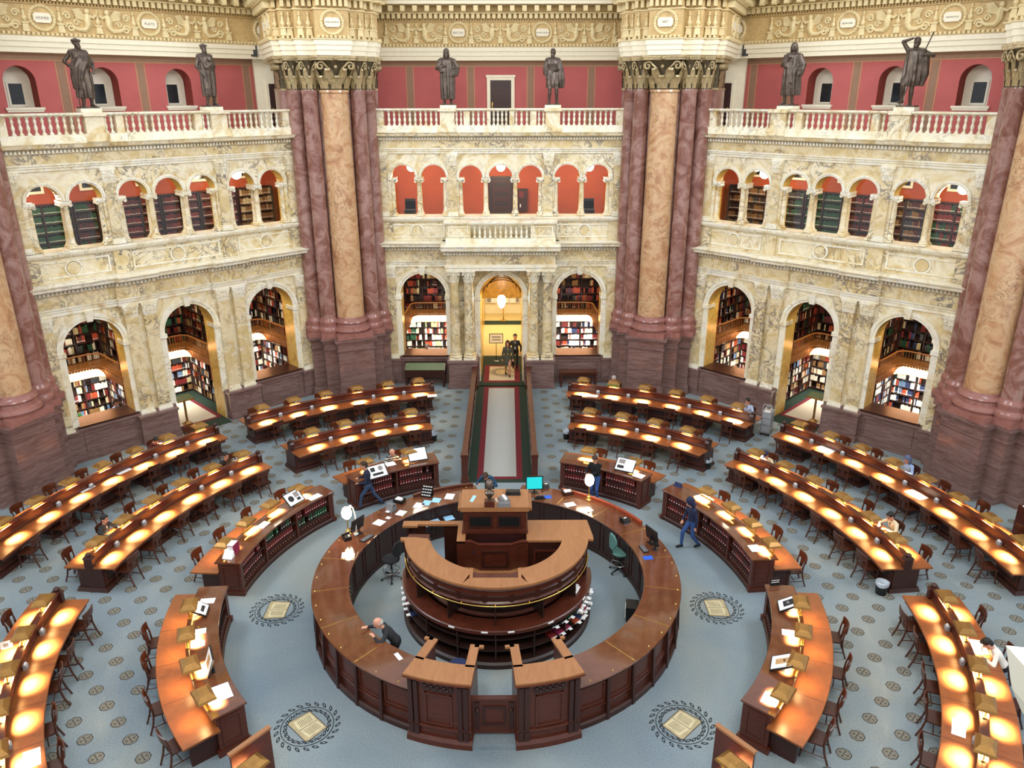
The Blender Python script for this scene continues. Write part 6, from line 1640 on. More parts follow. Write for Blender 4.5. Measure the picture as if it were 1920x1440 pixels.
mb = MB('chair_wood'); mb.box(-.88, .88, -.25, .25, .66, .74); mb.box(-.84, .84, -.2, .2, .54, .66); mb.build('seat', t)
for sx in (-1, 1):
    for sy in (-.2, .2): mb = MB('chair_wood'); mb.frustum(sx*.82-.04, sx*.82+.04, sy-.04, sy+.04, 0, sx*.8-.05, sx*.8+.05, sy-.05, sy+.05, .66); mb.build('leg', t)
p = at(1916, 975, .6); 
t = empty('side_cabinet', (p[0]+.35, p[1], 0), rad(10), 'reddish wooden cabinet at the right edge behind the outer desk', 'cabinet')
mb = MB('mahogany'); mb.box(-.35, .45, -.3, .3, 0, 1.0); mb.build('body', t)
mb = MB('paper'); mb.box(-.3, .1, -.2, .2, 1.0, 1.03); mb.build('papers', t)
# ---- near ledge at the viewer's gallery
mb = MB('siena_pale'); mb.box(-4, 4, -17.5, -17.17, 12.2, 12.40); mb.box(-4, 4, -17.5, -17.2, 12.0, 12.2)
o = mb.build('near_ledge'); tag(o, 'pale stone ledge of the viewing gallery along the bottom edge', 'ledge')
mb = MB('siena_pale'); 
_q = [aty(x, y, -17.05) for x, y in ((1886, 1210), (1990, 1222), (1990, 1420), (1916, 1335), (1897, 1290))]
mb.prism([(p_[0], p_[2]) for p_ in _q], -17.05, -17.32, None, 'y')
o = mb.build('ledge_block'); tag(o, 'pale stone block on the viewing ledge at the right edge', 'stone block')
# ------------------------------------------------------------------ people and bronze statues
SKIN = M_plain('skin', (.80, .58, .48), .55, var=.04); SKIN_D = M_plain('tan_skin', (.62, .42, .32), .55, var=.04)
def cloth(name, c, r=.9): return M_plain(name, c, r, var=.10, vs=9)
def striped(name, c1, c2, scale, axis='z'):
    t = NT(name); v = t.pos(world=False); w = t.n('ShaderNodeTexWave'); w.bands_direction = axis.upper(); w.inputs['Scale'].default_value = scale; w.inputs['Distortion'].default_value = .6
    t.l(v, w.inputs['Vector']); t.col(t.ramp(w.outputs['Fac'], [(.45, lin(c1)), (.55, lin(c2))])).set(.9); return t.m
def V3(*a): return np.array(a, float)
class Body:
    def __init__(s): s.mb = MB('paper'); s.pr = []; s.sidev = V3(1, 0, 0)
    def cap(s, a, b, ra, rb, m):
        a, b = V3(*a), V3(*b); s.pr.append(('c', a, b, ra, rb, m))
        s.mb.tube([tuple(a), tuple(b)], [ra, rb], 10); s.mb.ball(tuple(a), ra, None, 10, 8); s.mb.ball(tuple(b), rb, None, 10, 8)
    def ell(s, c, r, m, M=None):
        c = V3(*c); s.pr.append(('e', c, V3(*r), None if M is None else np.array(M), m))
        o = s.mb.M; s.mb.M = Matrix.Translation(tuple(c)) @ (M.to_4x4() if M is not None else Matrix.Identity(4)); s.mb.ball((0, 0, 0), tuple(r), None, 16, 12); s.mb.M = o
    def etube(s, pts, rads, m, side=None, folds=0, amp=0, ph=0, n=20):
        """tube of elliptical section; side = lateral unit vector; folds of cloth run along it"""
        side = s.sidev if side is None else V3(*side); P = []; k = len(pts); pts = [V3(*p) for p in pts]
        for i, p in enumerate(pts):
            d = pts[min(i+1, k-1)]-pts[max(i-1, 0)]; d = d/np.linalg.norm(d); x = side-d*side.dot(d); x /= np.linalg.norm(x); y = np.cross(d, x)
            for j in range(n):
                th = 2*PI*j/n; f = 1+amp*(.35+.65*i/max(1, k-1))*sin(folds*th+ph+i*.45+.6*sin(2*th)) if folds else 1
                P.append(tuple(p+x*rads[i][0]*f*cos(th)+y*rads[i][1]*f*sin(th)))
        F = [(i*n+j, i*n+(j+1) % n, (i+1)*n+(j+1) % n, (i+1)*n+j) for i in range(k-1) for j in range(n)]+[tuple(range(n-1, -1, -1)), tuple((k-1)*n+j for j in range(n))]
        s.mb.add(P, F)
        mm = m if isinstance(m, (list, tuple)) else [m]*(k-1)
        for i in range(k-1): s.pr.append(('t', pts[i], pts[i+1], rads[i], rads[i+1], side, mm[i]))
    def build(s, name, parent, voxel):
        me0 = s.mb.mesh('tmp'); o = bpy.data.objects.new('tmp', me0); COL.objects.link(o)
        r = o.modifiers.new('r', 'REMESH'); r.mode = 'VOXEL'; r.voxel_size = voxel; r.use_smooth_shade = True
        q = o.modifiers.new('s', 'SMOOTH'); q.factor = .5; q.iterations = 2
        dg = bpy.context.evaluated_depsgraph_get(); me = bpy.data.meshes.new_from_object(o.evaluated_get(dg)); bpy.data.objects.remove(o); me.name = name
        me.materials.clear(); mats = []
        for p in s.pr:
            if p[-1] not in mats: mats.append(p[-1])
        for m in mats: me.materials.append(MAT[m] if isinstance(m, str) else m)
        nf = len(me.polygons)
        if len(mats) > 1:
            c = np.empty(nf*3); me.polygons.foreach_get('center', c); c = c.reshape(-1, 3); best = np.full(nf, 1e9); idx = np.zeros(nf, int)
            for p in s.pr:
                if p[0] == 'e':
                    d = c-p[1]
                    if p[3] is not None: d = d @ p[3]
                    q = np.linalg.norm(d/p[2], axis=1); dist = (q-1)*p[2].min()
                else:
                    a, b = p[1], p[2]; ab = b-a; L = ab.dot(ab); t = np.clip(((c-a)@ab)/L, 0, 1); w = c-(a+t[:, None]*ab)
                    if p[0] == 'c': dist = np.linalg.norm(w, axis=1)-(p[3]+(p[4]-p[3])*t)
                    else:
                        x = p[5]; d_ = ab/math.sqrt(L); x = x-d_*x.dot(d_); x = x/np.linalg.norm(x); y = np.cross(d_, x)
                        rx = p[3][0]+(p[4][0]-p[3][0])*t; ry = p[3][1]+(p[4][1]-p[3][1])*t
                        dist = (np.sqrt((w@x/rx)**2+(w@y/ry)**2+(w@d_/ry)**2)-1)*np.minimum(rx, ry)
                k = dist < best; best[k] = dist[k]; idx[k] = mats.index(p[-1])
            me.polygons.foreach_set('material_index', idx.astype(np.int32))
        me.polygons.foreach_set('use_smooth', [True]*nf); me.update()
        return link(me, name, parent)
def ik(S, H, l1, l2, hint):
    d = H-S; D = np.linalg.norm(d); D_ = min(D, (l1+l2)*.995); d = d/max(D, 1e-6); H2 = S+d*D_
    a = (l1*l1-l2*l2+D_*D_)/(2*D_); h = math.sqrt(max(0, l1*l1-a*a)); hint = V3(*hint); p = hint-d*hint.dot(d); p /= max(np.linalg.norm(p), 1e-6)
    return S+d*a+p*h, H2
def hand(B, E, H, m, side, curl=.5, up=(0, 0, 1)):
    d = H-E; d /= np.linalg.norm(d); x = np.cross(d, V3(*up)); x /= max(np.linalg.norm(x), 1e-6); n = np.cross(x, d)
    pc = H+d*.045
    B.cap(tuple(H), tuple(H+d*.02), .027, .027, m)
    for o in (-.024, -.008, .008, .024): B.cap(tuple(H+d*.015+x*o*.8), tuple(H+d*.078+x*o), .014, .012, m)
    for o, L in ((-.032, .060), (-.011, .078), (.011, .073), (.032, .058)):
        k = H+d*.078+x*o*.95; j = k+(d*cos(curl)-n*sin(curl))*L*.5+x*o*.12; t = j+(d*cos(curl*2)-n*sin(curl*2))*L*.5+x*o*.1
        B.cap(tuple(k), tuple(j), .0105, .0095, m); B.cap(tuple(j), tuple(t), .0095, .008, m)
    k = H+d*.02-x*side*.028; j = k-x*side*.026+d*.030-n*.01; t = j+d*.034-n*.012+x*side*.004
    B.cap(tuple(k), tuple(j), .013, .011, m); B.cap(tuple(j), tuple(t), .011, .009, m)
def head(B, C, M, skin, hairm, style, parent_mb, beard=None, s=1.13):
    """head centre C, orientation matrix M (columns right, forward, up)"""
    R = Matrix(((M[0][0], M[1][0], M[2][0]), (M[0][1], M[1][1], M[2][1]), (M[0][2], M[1][2], M[2][2])))
    def P(x, y, z): return tuple(C+(M[0]*x+M[1]*y+M[2]*z)*s)
    B.ell(P(0, -.012, .025), (.077*s, .094*s, .098*s), skin, R); B.ell(P(0, .022, -.045), (.060*s, .070*s, .075*s), skin, R)
    B.cap(P(0, .086, .012), P(0, .108, -.022), .011*s, .015*s, skin)
    for e in (-1, 1):
        B.ell(P(e*.077, -.01, -.005), (.012*s, .020*s, .031*s), skin, R)
        B.ell(P(e*.030, .079, .012), (.013*s, .011*s, .009*s), 'ink' if skin != 'bronze' else skin, R)
        B.cap(P(e*.018, .085, .032), P(e*.045, .076, .034), .007*s, .006*s, hairm if style != 'bald' else skin)
    B.cap(P(-.020, .083, -.058), P(.020, .083, -.058), .007*s, .007*s, 'deep_red' if skin != 'bronze' else skin)
    T = Matrix.Translation(P(0, 0, 0)) @ R.to_4x4() @ Matrix.Scale(s, 4); h = parent_mb; h.M = T
    if style in ('short', 'cap', 'thin'):
        h.ball((0, -.022, .040), (.085, .096, .094), hairm, 16, 12); h.ball((0, -.055, -.02), (.074, .06, .08), hairm, 12, 8); h.ball((0, .045, .098), (.06, .045, .03), hairm, 10, 6)
    if style == 'bald':
        h.ball((0, -.050, -.015), (.083, .068, .060), hairm, 14, 8)
    if style == 'long':
        h.ball((0, -.020, .040), (.091, .100, .100), hairm, 16, 12); h.ball((0, -.065, -.06), (.098, .065, .15), hairm, 14, 10)
        for e in (-1, 1): h.ball((e*.075, .0, -.06), (.028, .055, .13), hairm, 10, 8)
    if style == 'bun':
        h.ball((0, -.022, .040), (.087, .098, .096), hairm, 16, 12); h.ball((0, -.115, .04), (.045, .045, .045), hairm, 10, 8); h.ball((0, -.055, -.02), (.076, .06, .08), hairm, 12, 8)
    if style == 'hood':
        h.ball((0, -.035, .02), (.112, .118, .142), hairm, 16, 12); h.ball((0, -.055, -.11), (.125, .085, .07), hairm, 14, 8)
    if style == 'cap':
        h.ball((0, -.012, .062), (.092, .104, .080), 'navy', 16, 10); h.ball((0, .11, .055), (.065, .055, .012), 'navy', 12, 6)
    if style == 'wreath':
        h.ball((0, -.022, .035), (.088, .100, .094), hairm, 16, 12)
        for i in range(16):
            a = 2*PI*i/16; h.ball((.092*cos(a), -.012+.106*sin(a), .062+.012*(i % 2)), (.02, .02, .03), hairm, 6, 5)
    if style == 'rolled':
        h.ball((0, -.022, .035), (.086, .098, .092), hairm, 16, 12); h.tube([(.088*cos(2*PI*i/16), -.012+.10*sin(2*PI*i/16), .070) for i in range(17)], .02, 6, hairm)
    if beard:
        h.ball((0, .055, -.085), (.058, .052, .07*beard), hairm, 12, 8); h.ball((0, .045, -.10-.05*beard), (.045, .035, .06*beard), hairm, 10, 8)
    h.M = None
def person(lab, loc, face, hip=.93, lean=4, hands=((-.24, .10, .85), (.24, .10, .85)), feet=((-.10, 0, .07), (.10, 0, .07)), top='black_fabric', bottom='navy', skin=None, hair='ink', style='short', hp=0, hy=0, shoes='black_plastic', knee=(0, 1, .1), elbow=((-.6, -.6, -.6), (.6, -.6, -.6)), size=1.0, coat=0, skirt=None, group=None, vox=.0135, bag=None, sleeve=None, undershirt=None):
    skin = skin or SKIN; t = empty('person', loc, face, lab, 'person', group); t.scale = (size,)*3
    B = Body(); la = rad(lean); sp = V3(0, sin(la), cos(la)); fw = V3(0, cos(la), -sin(la)); pv = V3(0, 0, hip); sleeve = sleeve or top
    nb = pv+sp*.50
    B.etube([pv-sp*.09, pv-sp*.01, pv+sp*.07], [(.14, .10), (.172, .128), (.160, .118)], bottom)
    B.etube([pv+sp*.05, pv+sp*.16, pv+sp*.32, pv+sp*.42, pv+sp*.475], [(.165, .122), (.152, .112), (.182, .122), (.172, .105), (.09, .07)], top)
    if undershirt: B.etube([pv+sp*.12+fw*.075, pv+sp*.44+fw*.062], [(.05, .05), (.045, .048)], undershirt)
    if coat: B.etube([pv+sp*.10, pv-V3(0, 0, .05), pv-V3(0, -.02, coat)], [(.17, .13), (.19, .145), (.215, .165)], top, None, 7, .05)
    if skirt: B.etube([pv+sp*.05, pv-V3(0, 0, .15), pv-V3(0, -.02, .46)], [(.165, .125), (.185, .145), (.20, .15)], skirt, None, 9, .07)
    hd = rad(hp); yw = rad(hy)
    f = V3(sin(yw)*cos(la*.4+hd), cos(yw)*cos(la*.4+hd), -sin(la*.4+hd)); rt_ = np.cross(f, V3(0, 0, 1)); rt_ /= np.linalg.norm(rt_); up = np.cross(rt_, f)
    hc = nb+sp*.075+up*.115+f*.025
    B.cap(tuple(nb-sp*.05), tuple(nb*.35+hc*.65-up*.05), .062, .055, skin)
    S = [nb-sp*.065+V3(sx*.165, 0, 0) for sx in (-1, 1)]
    for i, sx in enumerate((-1, 1)):
        B.cap(tuple(nb-sp*.05+V3(sx*.06, 0, 0)), tuple(S[i]), .060, .066, top)
        E, H = ik(S[i], V3(*hands[i]), .29, .255, elbow[i])
        B.cap(tuple(S[i]), tuple(E), .062, .049, sleeve); B.cap(tuple(E), tuple(E+(H-E)*.88), .047, .037, sleeve); B.cap(tuple(E+(H-E)*.8), tuple(H), .031, .028, skin)
        hand(B, E, H, skin, sx, .45)
        hip_j = pv+V3(sx*.088, 0, -.03); K, An = ik(hip_j, V3(*feet[i]), .44, .43, knee)
        B.cap(tuple(hip_j), tuple(K), .094, .062, bottom); B.cap(tuple(K), tuple(K+(An-K)*.92), .060, .045, bottom); B.cap(tuple(An+V3(0, 0, .02)), tuple(An), .040, .042, shoes)
        B.cap(tuple(An+V3(0, -.03, -.025)), tuple(An+V3(sx*.015, .15, -.035)), .044, .036, shoes)
    hm = MB('ink'); head(B, hc, (rt_, f, up), skin, hair, style, hm)
    B.build('body', t, vox); hm.mats = [m for m in hm.mats]; o = hm.build('hair' if style not in ('hood', 'cap') else ('hood' if style == 'hood' else 'cap'), t, 60)
    return t
HC = {'grey': M_plain('grey_hair', (.66, .65, .63), .8, var=.1), 'brown': M_plain('brown_hair', (.22, .14, .09), .7), 'black': M_plain('black_hair', (.06, .05, .05), .6), 'blue': M_plain('blue_grey_hair', (.32, .38, .50), .7), 'green': M_plain('green_hair', (.28, .62, .30), .7)}
C_ = {k: cloth(k.replace(' ', '_')+'_cloth', c) for k, c in {'dark blue': (.10, .13, .22), 'jeans': (.20, .27, .38), 'petrol': (.12, .27, .38), 'black': (.07, .07, .08), 'navy hoodie': (.10, .13, .25), 'blue jeans': (.18, .30, .52), 'charcoal': (.16, .16, .17), 'white': (.90, .88, .84), 'ivory': (.86, .80, .66), 'maroon': (.30, .11, .10), 'pale blue': (.62, .70, .82), 'light blue': (.55, .66, .82), 'green': (.20, .42, .24), 'suit': (.13, .16, .17), 'grey coat': (.30, .31, .27), 'mustard': (.62, .50, .22), 'royal blue': (.14, .24, .62), 'khaki': (.45, .40, .32)}.items()}
STR = striped('striped_shirt', (.78, .76, .70), (.14, .14, .20), 4.5); PLD = striped('plaid_shirt', (.34, .42, .60), (.60, .62, .70), 9, 'x')
def seated(lab, px, py, a, inward=True, hz=1.24, dx=0, **kw):
    h = at(px, py, hz); rz = -rad(a)+(PI if inward else 0)
    lean = kw.get('lean', 16); off = .575*sin(rad(lean))+.115*sin(rad(.4*lean))*-0+.05
    p = Vector((h[0], h[1], 0))-Matrix.Rotation(rz, 3, 'Z') @ Vector((0, off, 0))
    kw.setdefault('hands', ((-.16, .46, .84), (.16, .46, .84)))
    return person(lab, (p[0], p[1], 0), rz+rad(dx), hip=.545, feet=((-.11, .40, .08), (.11, .42, .08)), elbow=((-.8, -.1, -.5), (.8, -.1, -.5)), **kw)
# seated readers
seated('bald man in a striped shirt seated at the inner desk left of walkway', 735, 846, -27.5, top=STR, bottom=C_['khaki'], hair=HC['grey'], style='bald', lean=14, hp=20, hands=((-.10, .38, .95), (.12, .40, .90)))
seated('person in a maroon top leaning on one hand at the outer desk by left wall', 290, 821, -56, top=C_['maroon'], bottom=C_['black'], hair=HC['black'], style='short', lean=26, hp=25, hands=((.02, .36, 1.06), (.20, .48, .83)))
seated('man in black reaching over the middle desk by left wall, far end', 423, 853, -53.5, top=C_['black'], bottom=C_['black'], hair=HC['black'], style='thin', lean=14, hp=10, hands=((-.30, .50, .86), (.1, .46, .84)))
seated('young man in a dark suit jacket reading at the middle desk by left wall', 196, 972, -77.2, top=C_['suit'], bottom=C_['suit'], hair=HC['black'], style='short', lean=10, hp=8, undershirt=C_['white'])
seated('person in a white cardigan reading at the middle desk by right wall', 1672, 964, 76.6, top=C_['ivory'], bottom=C_['black'], hair=HC['black'], style='short', lean=18, hp=24, undershirt='navy')
seated('person in a pale hoodie and dark cap at the middle desk by right wall', 1437, 848, 52.6, top=C_['ivory'], bottom=C_['charcoal'], hair=HC['black'], style='cap', lean=24, hp=25)
seated('person with blue grey hair in a blue top at the outer desk by right wall', 1702, 859, 65.2, top=C_['light blue'], bottom=C_['charcoal'], hair=HC['blue'], style='long', lean=14, hp=15)
seated('woman in a light blue top seated at the outer desk right of walkway', 1402, 751, 40.3, top=C_['pale blue'], bottom=C_['charcoal'], hair=HC['black'], style='bun', lean=12, hp=12, undershirt=C_['black'])
seated('grey haired reader in green at the outer desk right of walkway', 1151, 709, 18.8, top=C_['green'], bottom=C_['charcoal'], hair=HC['grey'], style='short', lean=8, hp=18)
seated('person in a white shirt bending over a map at the bottom right', 1858, 1200, 104.5, top=C_['white'], bottom=C_['black'], hair=HC['black'], style='short', lean=34, hp=40, hz=1.18, hands=((-.22, .52, .83), (.16, .50, .84)))
# standing and walking
def face_to(dx, dy): return math.atan2(-dx, dy)
person('man in a dark blue jacket and jeans walking behind the round counter', (-4.32, 5.40, 0), rad(100), top=C_['dark blue'], bottom=C_['jeans'], hair=HC['brown'], lean=6, hp=10, feet=((-.09, .34, .09), (.10, -.42, .12)), hip=.90, hands=((-.17, .32, 1.02), (.15, .34, 1.05)))
person('person in a petrol blue sweater bending over the back of the round counter', (-.30, 5.55, 0), face_to(-.25, -1), top=C_['petrol'], bottom=C_['charcoal'], hair=HC['brown'], lean=52, hp=25, hip=.93, hands=((-.22, .62, 1.06), (.22, .60, 1.06)))
person('man in a black sweater and blue jeans at the inner desk right of walkway', (3.25, 5.85, 0), face_to(-.5, -1), top=C_['black'], bottom=C_['blue jeans'], hair=HC['brown'], lean=8, hp=20, hands=((.10, .34, 1.12), (.20, .36, 1.1)), feet=((-.12, .05, .07), (.10, -.05, .07)))
person('man in a dark blue hoodie and jeans walking beside the inner desk', (5.86, 2.90, 0), face_to(-.75, -.3), top=C_['navy hoodie'], bottom=C_['blue jeans'], hair=C_['navy hoodie'], style='hood', lean=8, hp=22, feet=((-.09, -.24, .09), (.10, .26, .08)), hip=.90, hands=((-.25, .05, .80), (.22, .20, .86)))
person('bald man in a dark plaid shirt leaning to the round counter from inside', (-2.35, -2.55, 0), face_to(-.9, -.28), top=C_['charcoal'], bottom=C_['black'], hair=HC['grey'], style='bald', lean=32, hp=20, hip=.92, hands=((-.18, .52, 1.27), (.28, .62, 1.24)), skin=SKIN)
person('woman in a grey coat and mustard dress walking through the entrance', (.29, 18.45, .01), face_to(0, -1), top=C_['grey coat'], bottom=SKIN, hair=HC['brown'], style='long', lean=3, hip=.94, feet=((-.08, .18, .08), (.09, -.20, .10)), coat=.34, skirt=C_['mustard'], undershirt=C_['mustard'], hands=((-.26, .12, .86), (.26, .02, .84)), size=1.02)
person('person in a dark jacket with a strap walking behind the woman', (.66, 19.4, .01), face_to(0, -1), top=C_['charcoal'], bottom=C_['black'], hair=HC['black'], lean=3, feet=((-.09, .16, .08), (.09, -.18, .09)), undershirt=C_['pale blue'], hands=((-.25, .12, .88), (.25, .2, .95)), size=1.05)
# readers in the alcoves
def bay_person(lab, side, px, py, v, zfloor=.02, **kw):
    a = SIDE[side]; n = V3(-sin(a), cos(a), 0); d = _fw+_rt*(px-960)/FPX-_up*(py-720)/FPX; tt = (A+v-n.dot(CAM))/n.dot(d); p = CAM+tt*d
    z = max(zfloor, p[2]-1.30); kw.setdefault('hands', ((-.16, .42, .86), (.16, .42, .86)))
    return person(lab, (p[0], p[1], z), a+PI+rad(kw.pop('turn', 0)), hip=.545, feet=((-.11, .40, .08), (.11, .42, .08)), elbow=((-.8, -.1, -.5), (.8, -.1, -.5)), lean=10, vox=.016, **kw)
AP = [('grey haired person in white at a laptop in the alcove left of the entrance', 'front', 801, 645, 1.35, dict(top=C_['white'], bottom=C_['black'], hair=HC['grey'], hp=8)),
      ('person with a blue cap in the alcove right of the entrance', 'front', 1075, 650, 1.35, dict(top=C_['black'], bottom=C_['black'], hair='navy', style='cap', hp=20)),
      ('reader in a blue top and green headband in the alcove nearest the viewer at left', 'left', 146, 776, 1.4, dict(top=C_['royal blue'], bottom=C_['black'], hair=HC['green'], hp=20)),
      ('reader in a plaid shirt in the alcove nearest the viewer at left', 'left', 212, 764, 2.0, dict(top=PLD, bottom=C_['black'], hair=HC['brown'], hp=10, turn=60)),
      ('bald reader in light blue in the right wall alcove farthest from the viewer', 'right', 1381, 690, 1.35, dict(top=C_['light blue'], bottom=C_['black'], hair=HC['grey'], style='bald', hp=15))]
for lab, side, px, py, v, kw in AP:
    o = bay_person(lab, side, px, py, v, **kw)
    z0 = o.location[2]
    t = empty('reading_platform', (0, 0, 0), 0)
    R = Matrix.Rotation(o.rotation_euler[2], 4, 'Z')
    t.location = o.location; t.rotation_euler = (0, 0, o.rotation_euler[2])
    tag(t, 'raised wooden seat and desk of the '+' '.join(lab.split()[:7]), 'desk')
    if z0 > .05:
        mb = MB('shelf_wood'); mb.box(-.4, .4, -.4, .35, -z0+.02, .0); mb.build('platform', t)
    mb = MB('chair_wood'); mb.box(-.22, .22, -.22, .2, .36, .44); mb.box(-.2, .2, -.2, .18, 0, .36); mb.build('seat', t)
    mb = MB('mahogany'); mb.box(-.62, .62, .34, .78, .76, .80); mb.box(-.6, .6, .72, .76, -z0+.02, .76); mb.build('desk_top', t)
    if side == 'front':
        t2 = empty('laptop', (o.matrix_basis @ Vector((0, .56, .80))), o.rotation_euler[2]+PI, 'open dark laptop before the '+' '.join(lab.split()[:6]), 'laptop')
        mb = MB('black_plastic'); mb.box(-.18, .18, -.12, .12, 0, .02); mb.box(-.18, .18, -.14, -.12, .01, .24); mb.build('body', t2)
    else:
        t2 = empty('paper_sheet', (o.matrix_basis @ Vector((0, .55, .801))), o.rotation_euler[2], 'white papers before the '+' '.join(lab.split()[:8]), 'paper')
        mb = MB('paper'); mb.box(-.2, .2, -.14, .14, 0, .006); mb.build('sheet', t2)
# ---- bronze statues on the gallery balustrade
def statue(lab, side, u, kind):
    a = SIDE[side]; R = Matrix.Rotation(a, 4, 'Z'); p = R @ Vector((u, A+.02, 12.42))
    t = empty('bronze_statue', p, a+PI, lab, 'statue', 'bronze statues on the gallery balustrade')
    mb = MB('siena_pale'); mb.box(-.34, .34, -.26, .26, 0, .12); mb.build('plinth', t)
    mb = MB('bronze'); mb.box(-.30, .30, -.22, .22, .12, .17); mb.build('base', t)
    m = 'bronze'; B = Body(); hm = MB('bronze'); S = 1.25
    def q(x, y, z): return V3(x*S, y*S, z*S+.17)
    hip = .93; tw = kind.get('sway', .02)
    B.etube([q(0, 0, .82), q(0, 0, .94), q(tw, .0, 1.08), q(tw, .01, 1.26), q(tw, 0, 1.38), q(tw, 0, 1.43)], [(.16*S, .12*S), (.17*S, .125*S), (.15*S, .11*S), (.19*S, .125*S), (.175*S, .105*S), (.08*S, .07*S)], m)
    for i, sx in enumerate((-1, 1)):
        K, An = ik(q(sx*.09, 0, .90), q(*kind['feet'][i]), .44*S, .43*S, (0, 1, .1))
        B.cap(tuple(q(sx*.09, 0, .90)), tuple(K), .095*S, .065*S, m); B.cap(tuple(K), tuple(K+(An-K)*.35), .062*S, .066*S, m); B.cap(tuple(K+(An-K)*.35), tuple(An), .064*S, .042*S, m)
        B.cap(tuple(An+V3(0, -.03, -.03)), tuple(An+V3(sx*.03, .20, -.045)), .05*S, .036*S, m)
        Sh = q(sx*.185+tw, 0, 1.38); H = q(*kind['hands'][i]); E, H = ik(Sh, H, .30*S, .27*S, kind['elbow'][i])
        B.cap(tuple(q(sx*.06+tw, 0, 1.40)), tuple(Sh), .07*S, .072*S, m)
        B.cap(tuple(Sh), tuple(E), .064*S, .05*S, m); B.cap(tuple(E), tuple(H), .048*S, .034*S, m); hand(B, E, H, m, sx, .7)
        if kind.get('sleeves'):
            d = (E-Sh); B.etube([Sh, E, E+(H-E)*.55, E+(H-E)*.6+V3(0, 0, -.20)], [(.10*S, .10*S), (.11*S, .10*S), (.13*S, .10*S), (.10*S, .05*S)], m, (1, 0, 0), 5, .08)
    for pts, rads, folds, amp, ph in kind['robes']:
        B.etube([q(*p_) for p_ in pts], [(x*S*1.06, y*S*1.08) for x, y in rads], m, None, folds, amp*1.5, ph, 56)
    yw = rad(kind.get('hy', 0)); pt = rad(kind.get('hp', 0)); f = V3(sin(yw)*cos(pt), cos(yw)*cos(pt), -sin(pt)); rt_ = np.cross(f, V3(0, 0, 1)); rt_ /= np.linalg.norm(rt_); up = np.cross(rt_, f)
    C = q(tw, .02, 1.60); B.cap(tuple(q(tw, -.01, 1.40)), tuple(C-up*.07), .065*S, .06*S, m)
    head(B, C, (rt_, f, up), m, m, kind['hair'], hm, kind.get('beard'), S*1.05)
    B.build('figure', t, .017); hm.build('hair', t, 60)
    if 'staff' in kind:
        mb = MB('bronze'); mb.tube([tuple(q(*p_)) for p_ in kind['staff']], .022, 8); mb.build('staff', t)
    return t
EB = ((-.7, -.5, -.4), (.7, -.5, -.4)); F0 = ((-.11, .02, .05), (.12, .06, .05))
LONG = ([(0, 0, 1.02), (0, 0, .80), (.01, .02, .45), (.02, .02, .22)], [(.18, .14), (.21, .16), (.20, .17), (.20, .16)], 9, .14, 0)
SASH = ([(-.16, .02, 1.34), (-.05, .06, 1.15), (.08, .05, .98), (.14, .02, .75), (.16, .02, .45)], [(.09, .10), (.20, .14), (.20, .16), (.14, .17), (.10, .14)], 7, .16, 1)
statue('bronze statue with a wreath and long staff on the left balustrade', 'left', -2.3, dict(feet=F0, hands=((-.24, .18, .92), (.28, .12, .98)), elbow=EB, robes=[LONG, SASH], hair='wreath', beard=1.2, staff=[(.26, .20, 0), (.26, .17, 1.40)], hy=-20))
statue('bronze statue with a headband and folded arm on the left balustrade by the pier', 'left', 2.1, dict(feet=F0, hands=((-.02, .20, 1.24), (.20, .12, .88)), elbow=EB, robes=[([(0, 0, 1.36), (0, .01, 1.1), (0, .02, .8), (.01, .02, .5), (.02, .02, .25)], [(.20, .15), (.215, .16), (.20, .16), (.19, .155), (.17, .14)], 9, .13, .5), ([(.12, .05, 1.32), (-.02, .10, 1.12), (-.1, .08, .95)], [(.10, .09), (.18, .12), (.12, .10)], 6, .12, 0)], hair='rolled', beard=1.1))
statue('bronze statue in a long gown with a long beard left of the entrance', 'front', -2.2, dict(feet=F0, hands=((-.22, .14, .95), (.10, .22, 1.18)), elbow=EB, sleeves=True, robes=[([(0, 0, 1.38), (0, 0, 1.1), (0, 0, .8), (0, .01, .45), (0, .02, .14)], [(.20, .14), (.22, .16), (.225, .17), (.215, .18), (.20, .17)], 11, .12, 0)], hair='long', beard=2.0))
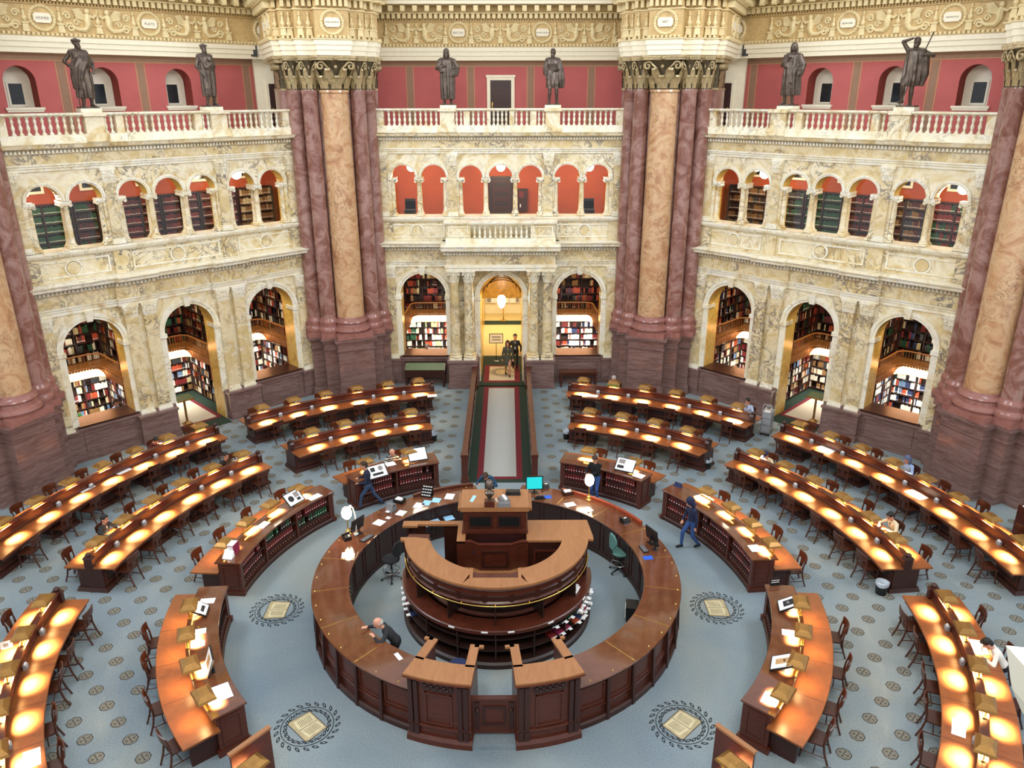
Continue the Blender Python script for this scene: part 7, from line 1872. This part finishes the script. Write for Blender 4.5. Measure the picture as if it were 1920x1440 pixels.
statue('bronze statue in a knee length apron with a cape right of the entrance', 'front', 2.25, dict(feet=((-.13, .02, .05), (.13, .05, .05)), hands=((-.02, .22, 1.04), (.24, .06, .86)), elbow=EB, robes=[([(0, 0, 1.06), (0, .01, .85), (0, .02, .62), (0, .02, .50)], [(.175, .135), (.20, .155), (.21, .165), (.20, .15)], 8, .10, 0), ([(-.14, -.02, 1.38), (-.22, -.04, 1.1), (-.26, -.03, .75), (-.28, .0, .50)], [(.10, .11), (.12, .13), (.13, .12), (.08, .08)], 5, .15, .7), ([(.17, -.04, 1.38), (.22, -.07, 1.1), (.23, -.05, .9)], [(.08, .10), (.09, .12), (.09, .1)], 5, .12, 0)], hair='short', beard=1.5, hy=15))
statue('bronze statue in a heavy overcoat on the right balustrade by the pier', 'right', -2.0, dict(feet=F0, hands=((-.26, .12, .88), (.06, .18, 1.28)), elbow=EB, sleeves=True, robes=[([(0, -.01, 1.40), (0, -.01, 1.15), (0, 0, .85), (0, -.02, .5), (0, -.03, .26)], [(.215, .15), (.235, .165), (.245, .175), (.255, .18), (.26, .17)], 9, .13, .4), ([(0, .05, 1.1), (0, .06, .6)], [(.13, .12), (.14, .12)], 5, .08, 0)], hair='long', beard=None, hp=10))
statue('bronze statue shading its eyes and holding a spear on the right balustrade', 'right', 2.33, dict(feet=((-.06, .0, .05), (.13, .10, .12)), hands=((-.27, .10, 1.28), (.09, .14, 1.69)), elbow=((-.7, -.2, -.4), (.9, .1, .6)), robes=[([(0, 0, 1.38), (0, .01, 1.15), (0, .02, .9), (0, .03, .62), (0, .03, .50)], [(.20, .15), (.22, .165), (.22, .17), (.23, .175), (.20, .15)], 9, .13, 0), ([(-.12, 0, 1.40), (-.22, -.04, 1.15), (-.25, -.06, .8), (-.22, -.04, .5)], [(.12, .13), (.13, .14), (.13, .13), (.08, .08)], 5, .15, 1)], hair='short', beard=1.1, staff=[(.12, .24, .0), (-.10, .20, .80), (-.27, .17, 1.34), (-.42, .14, 1.82)], sway=0))
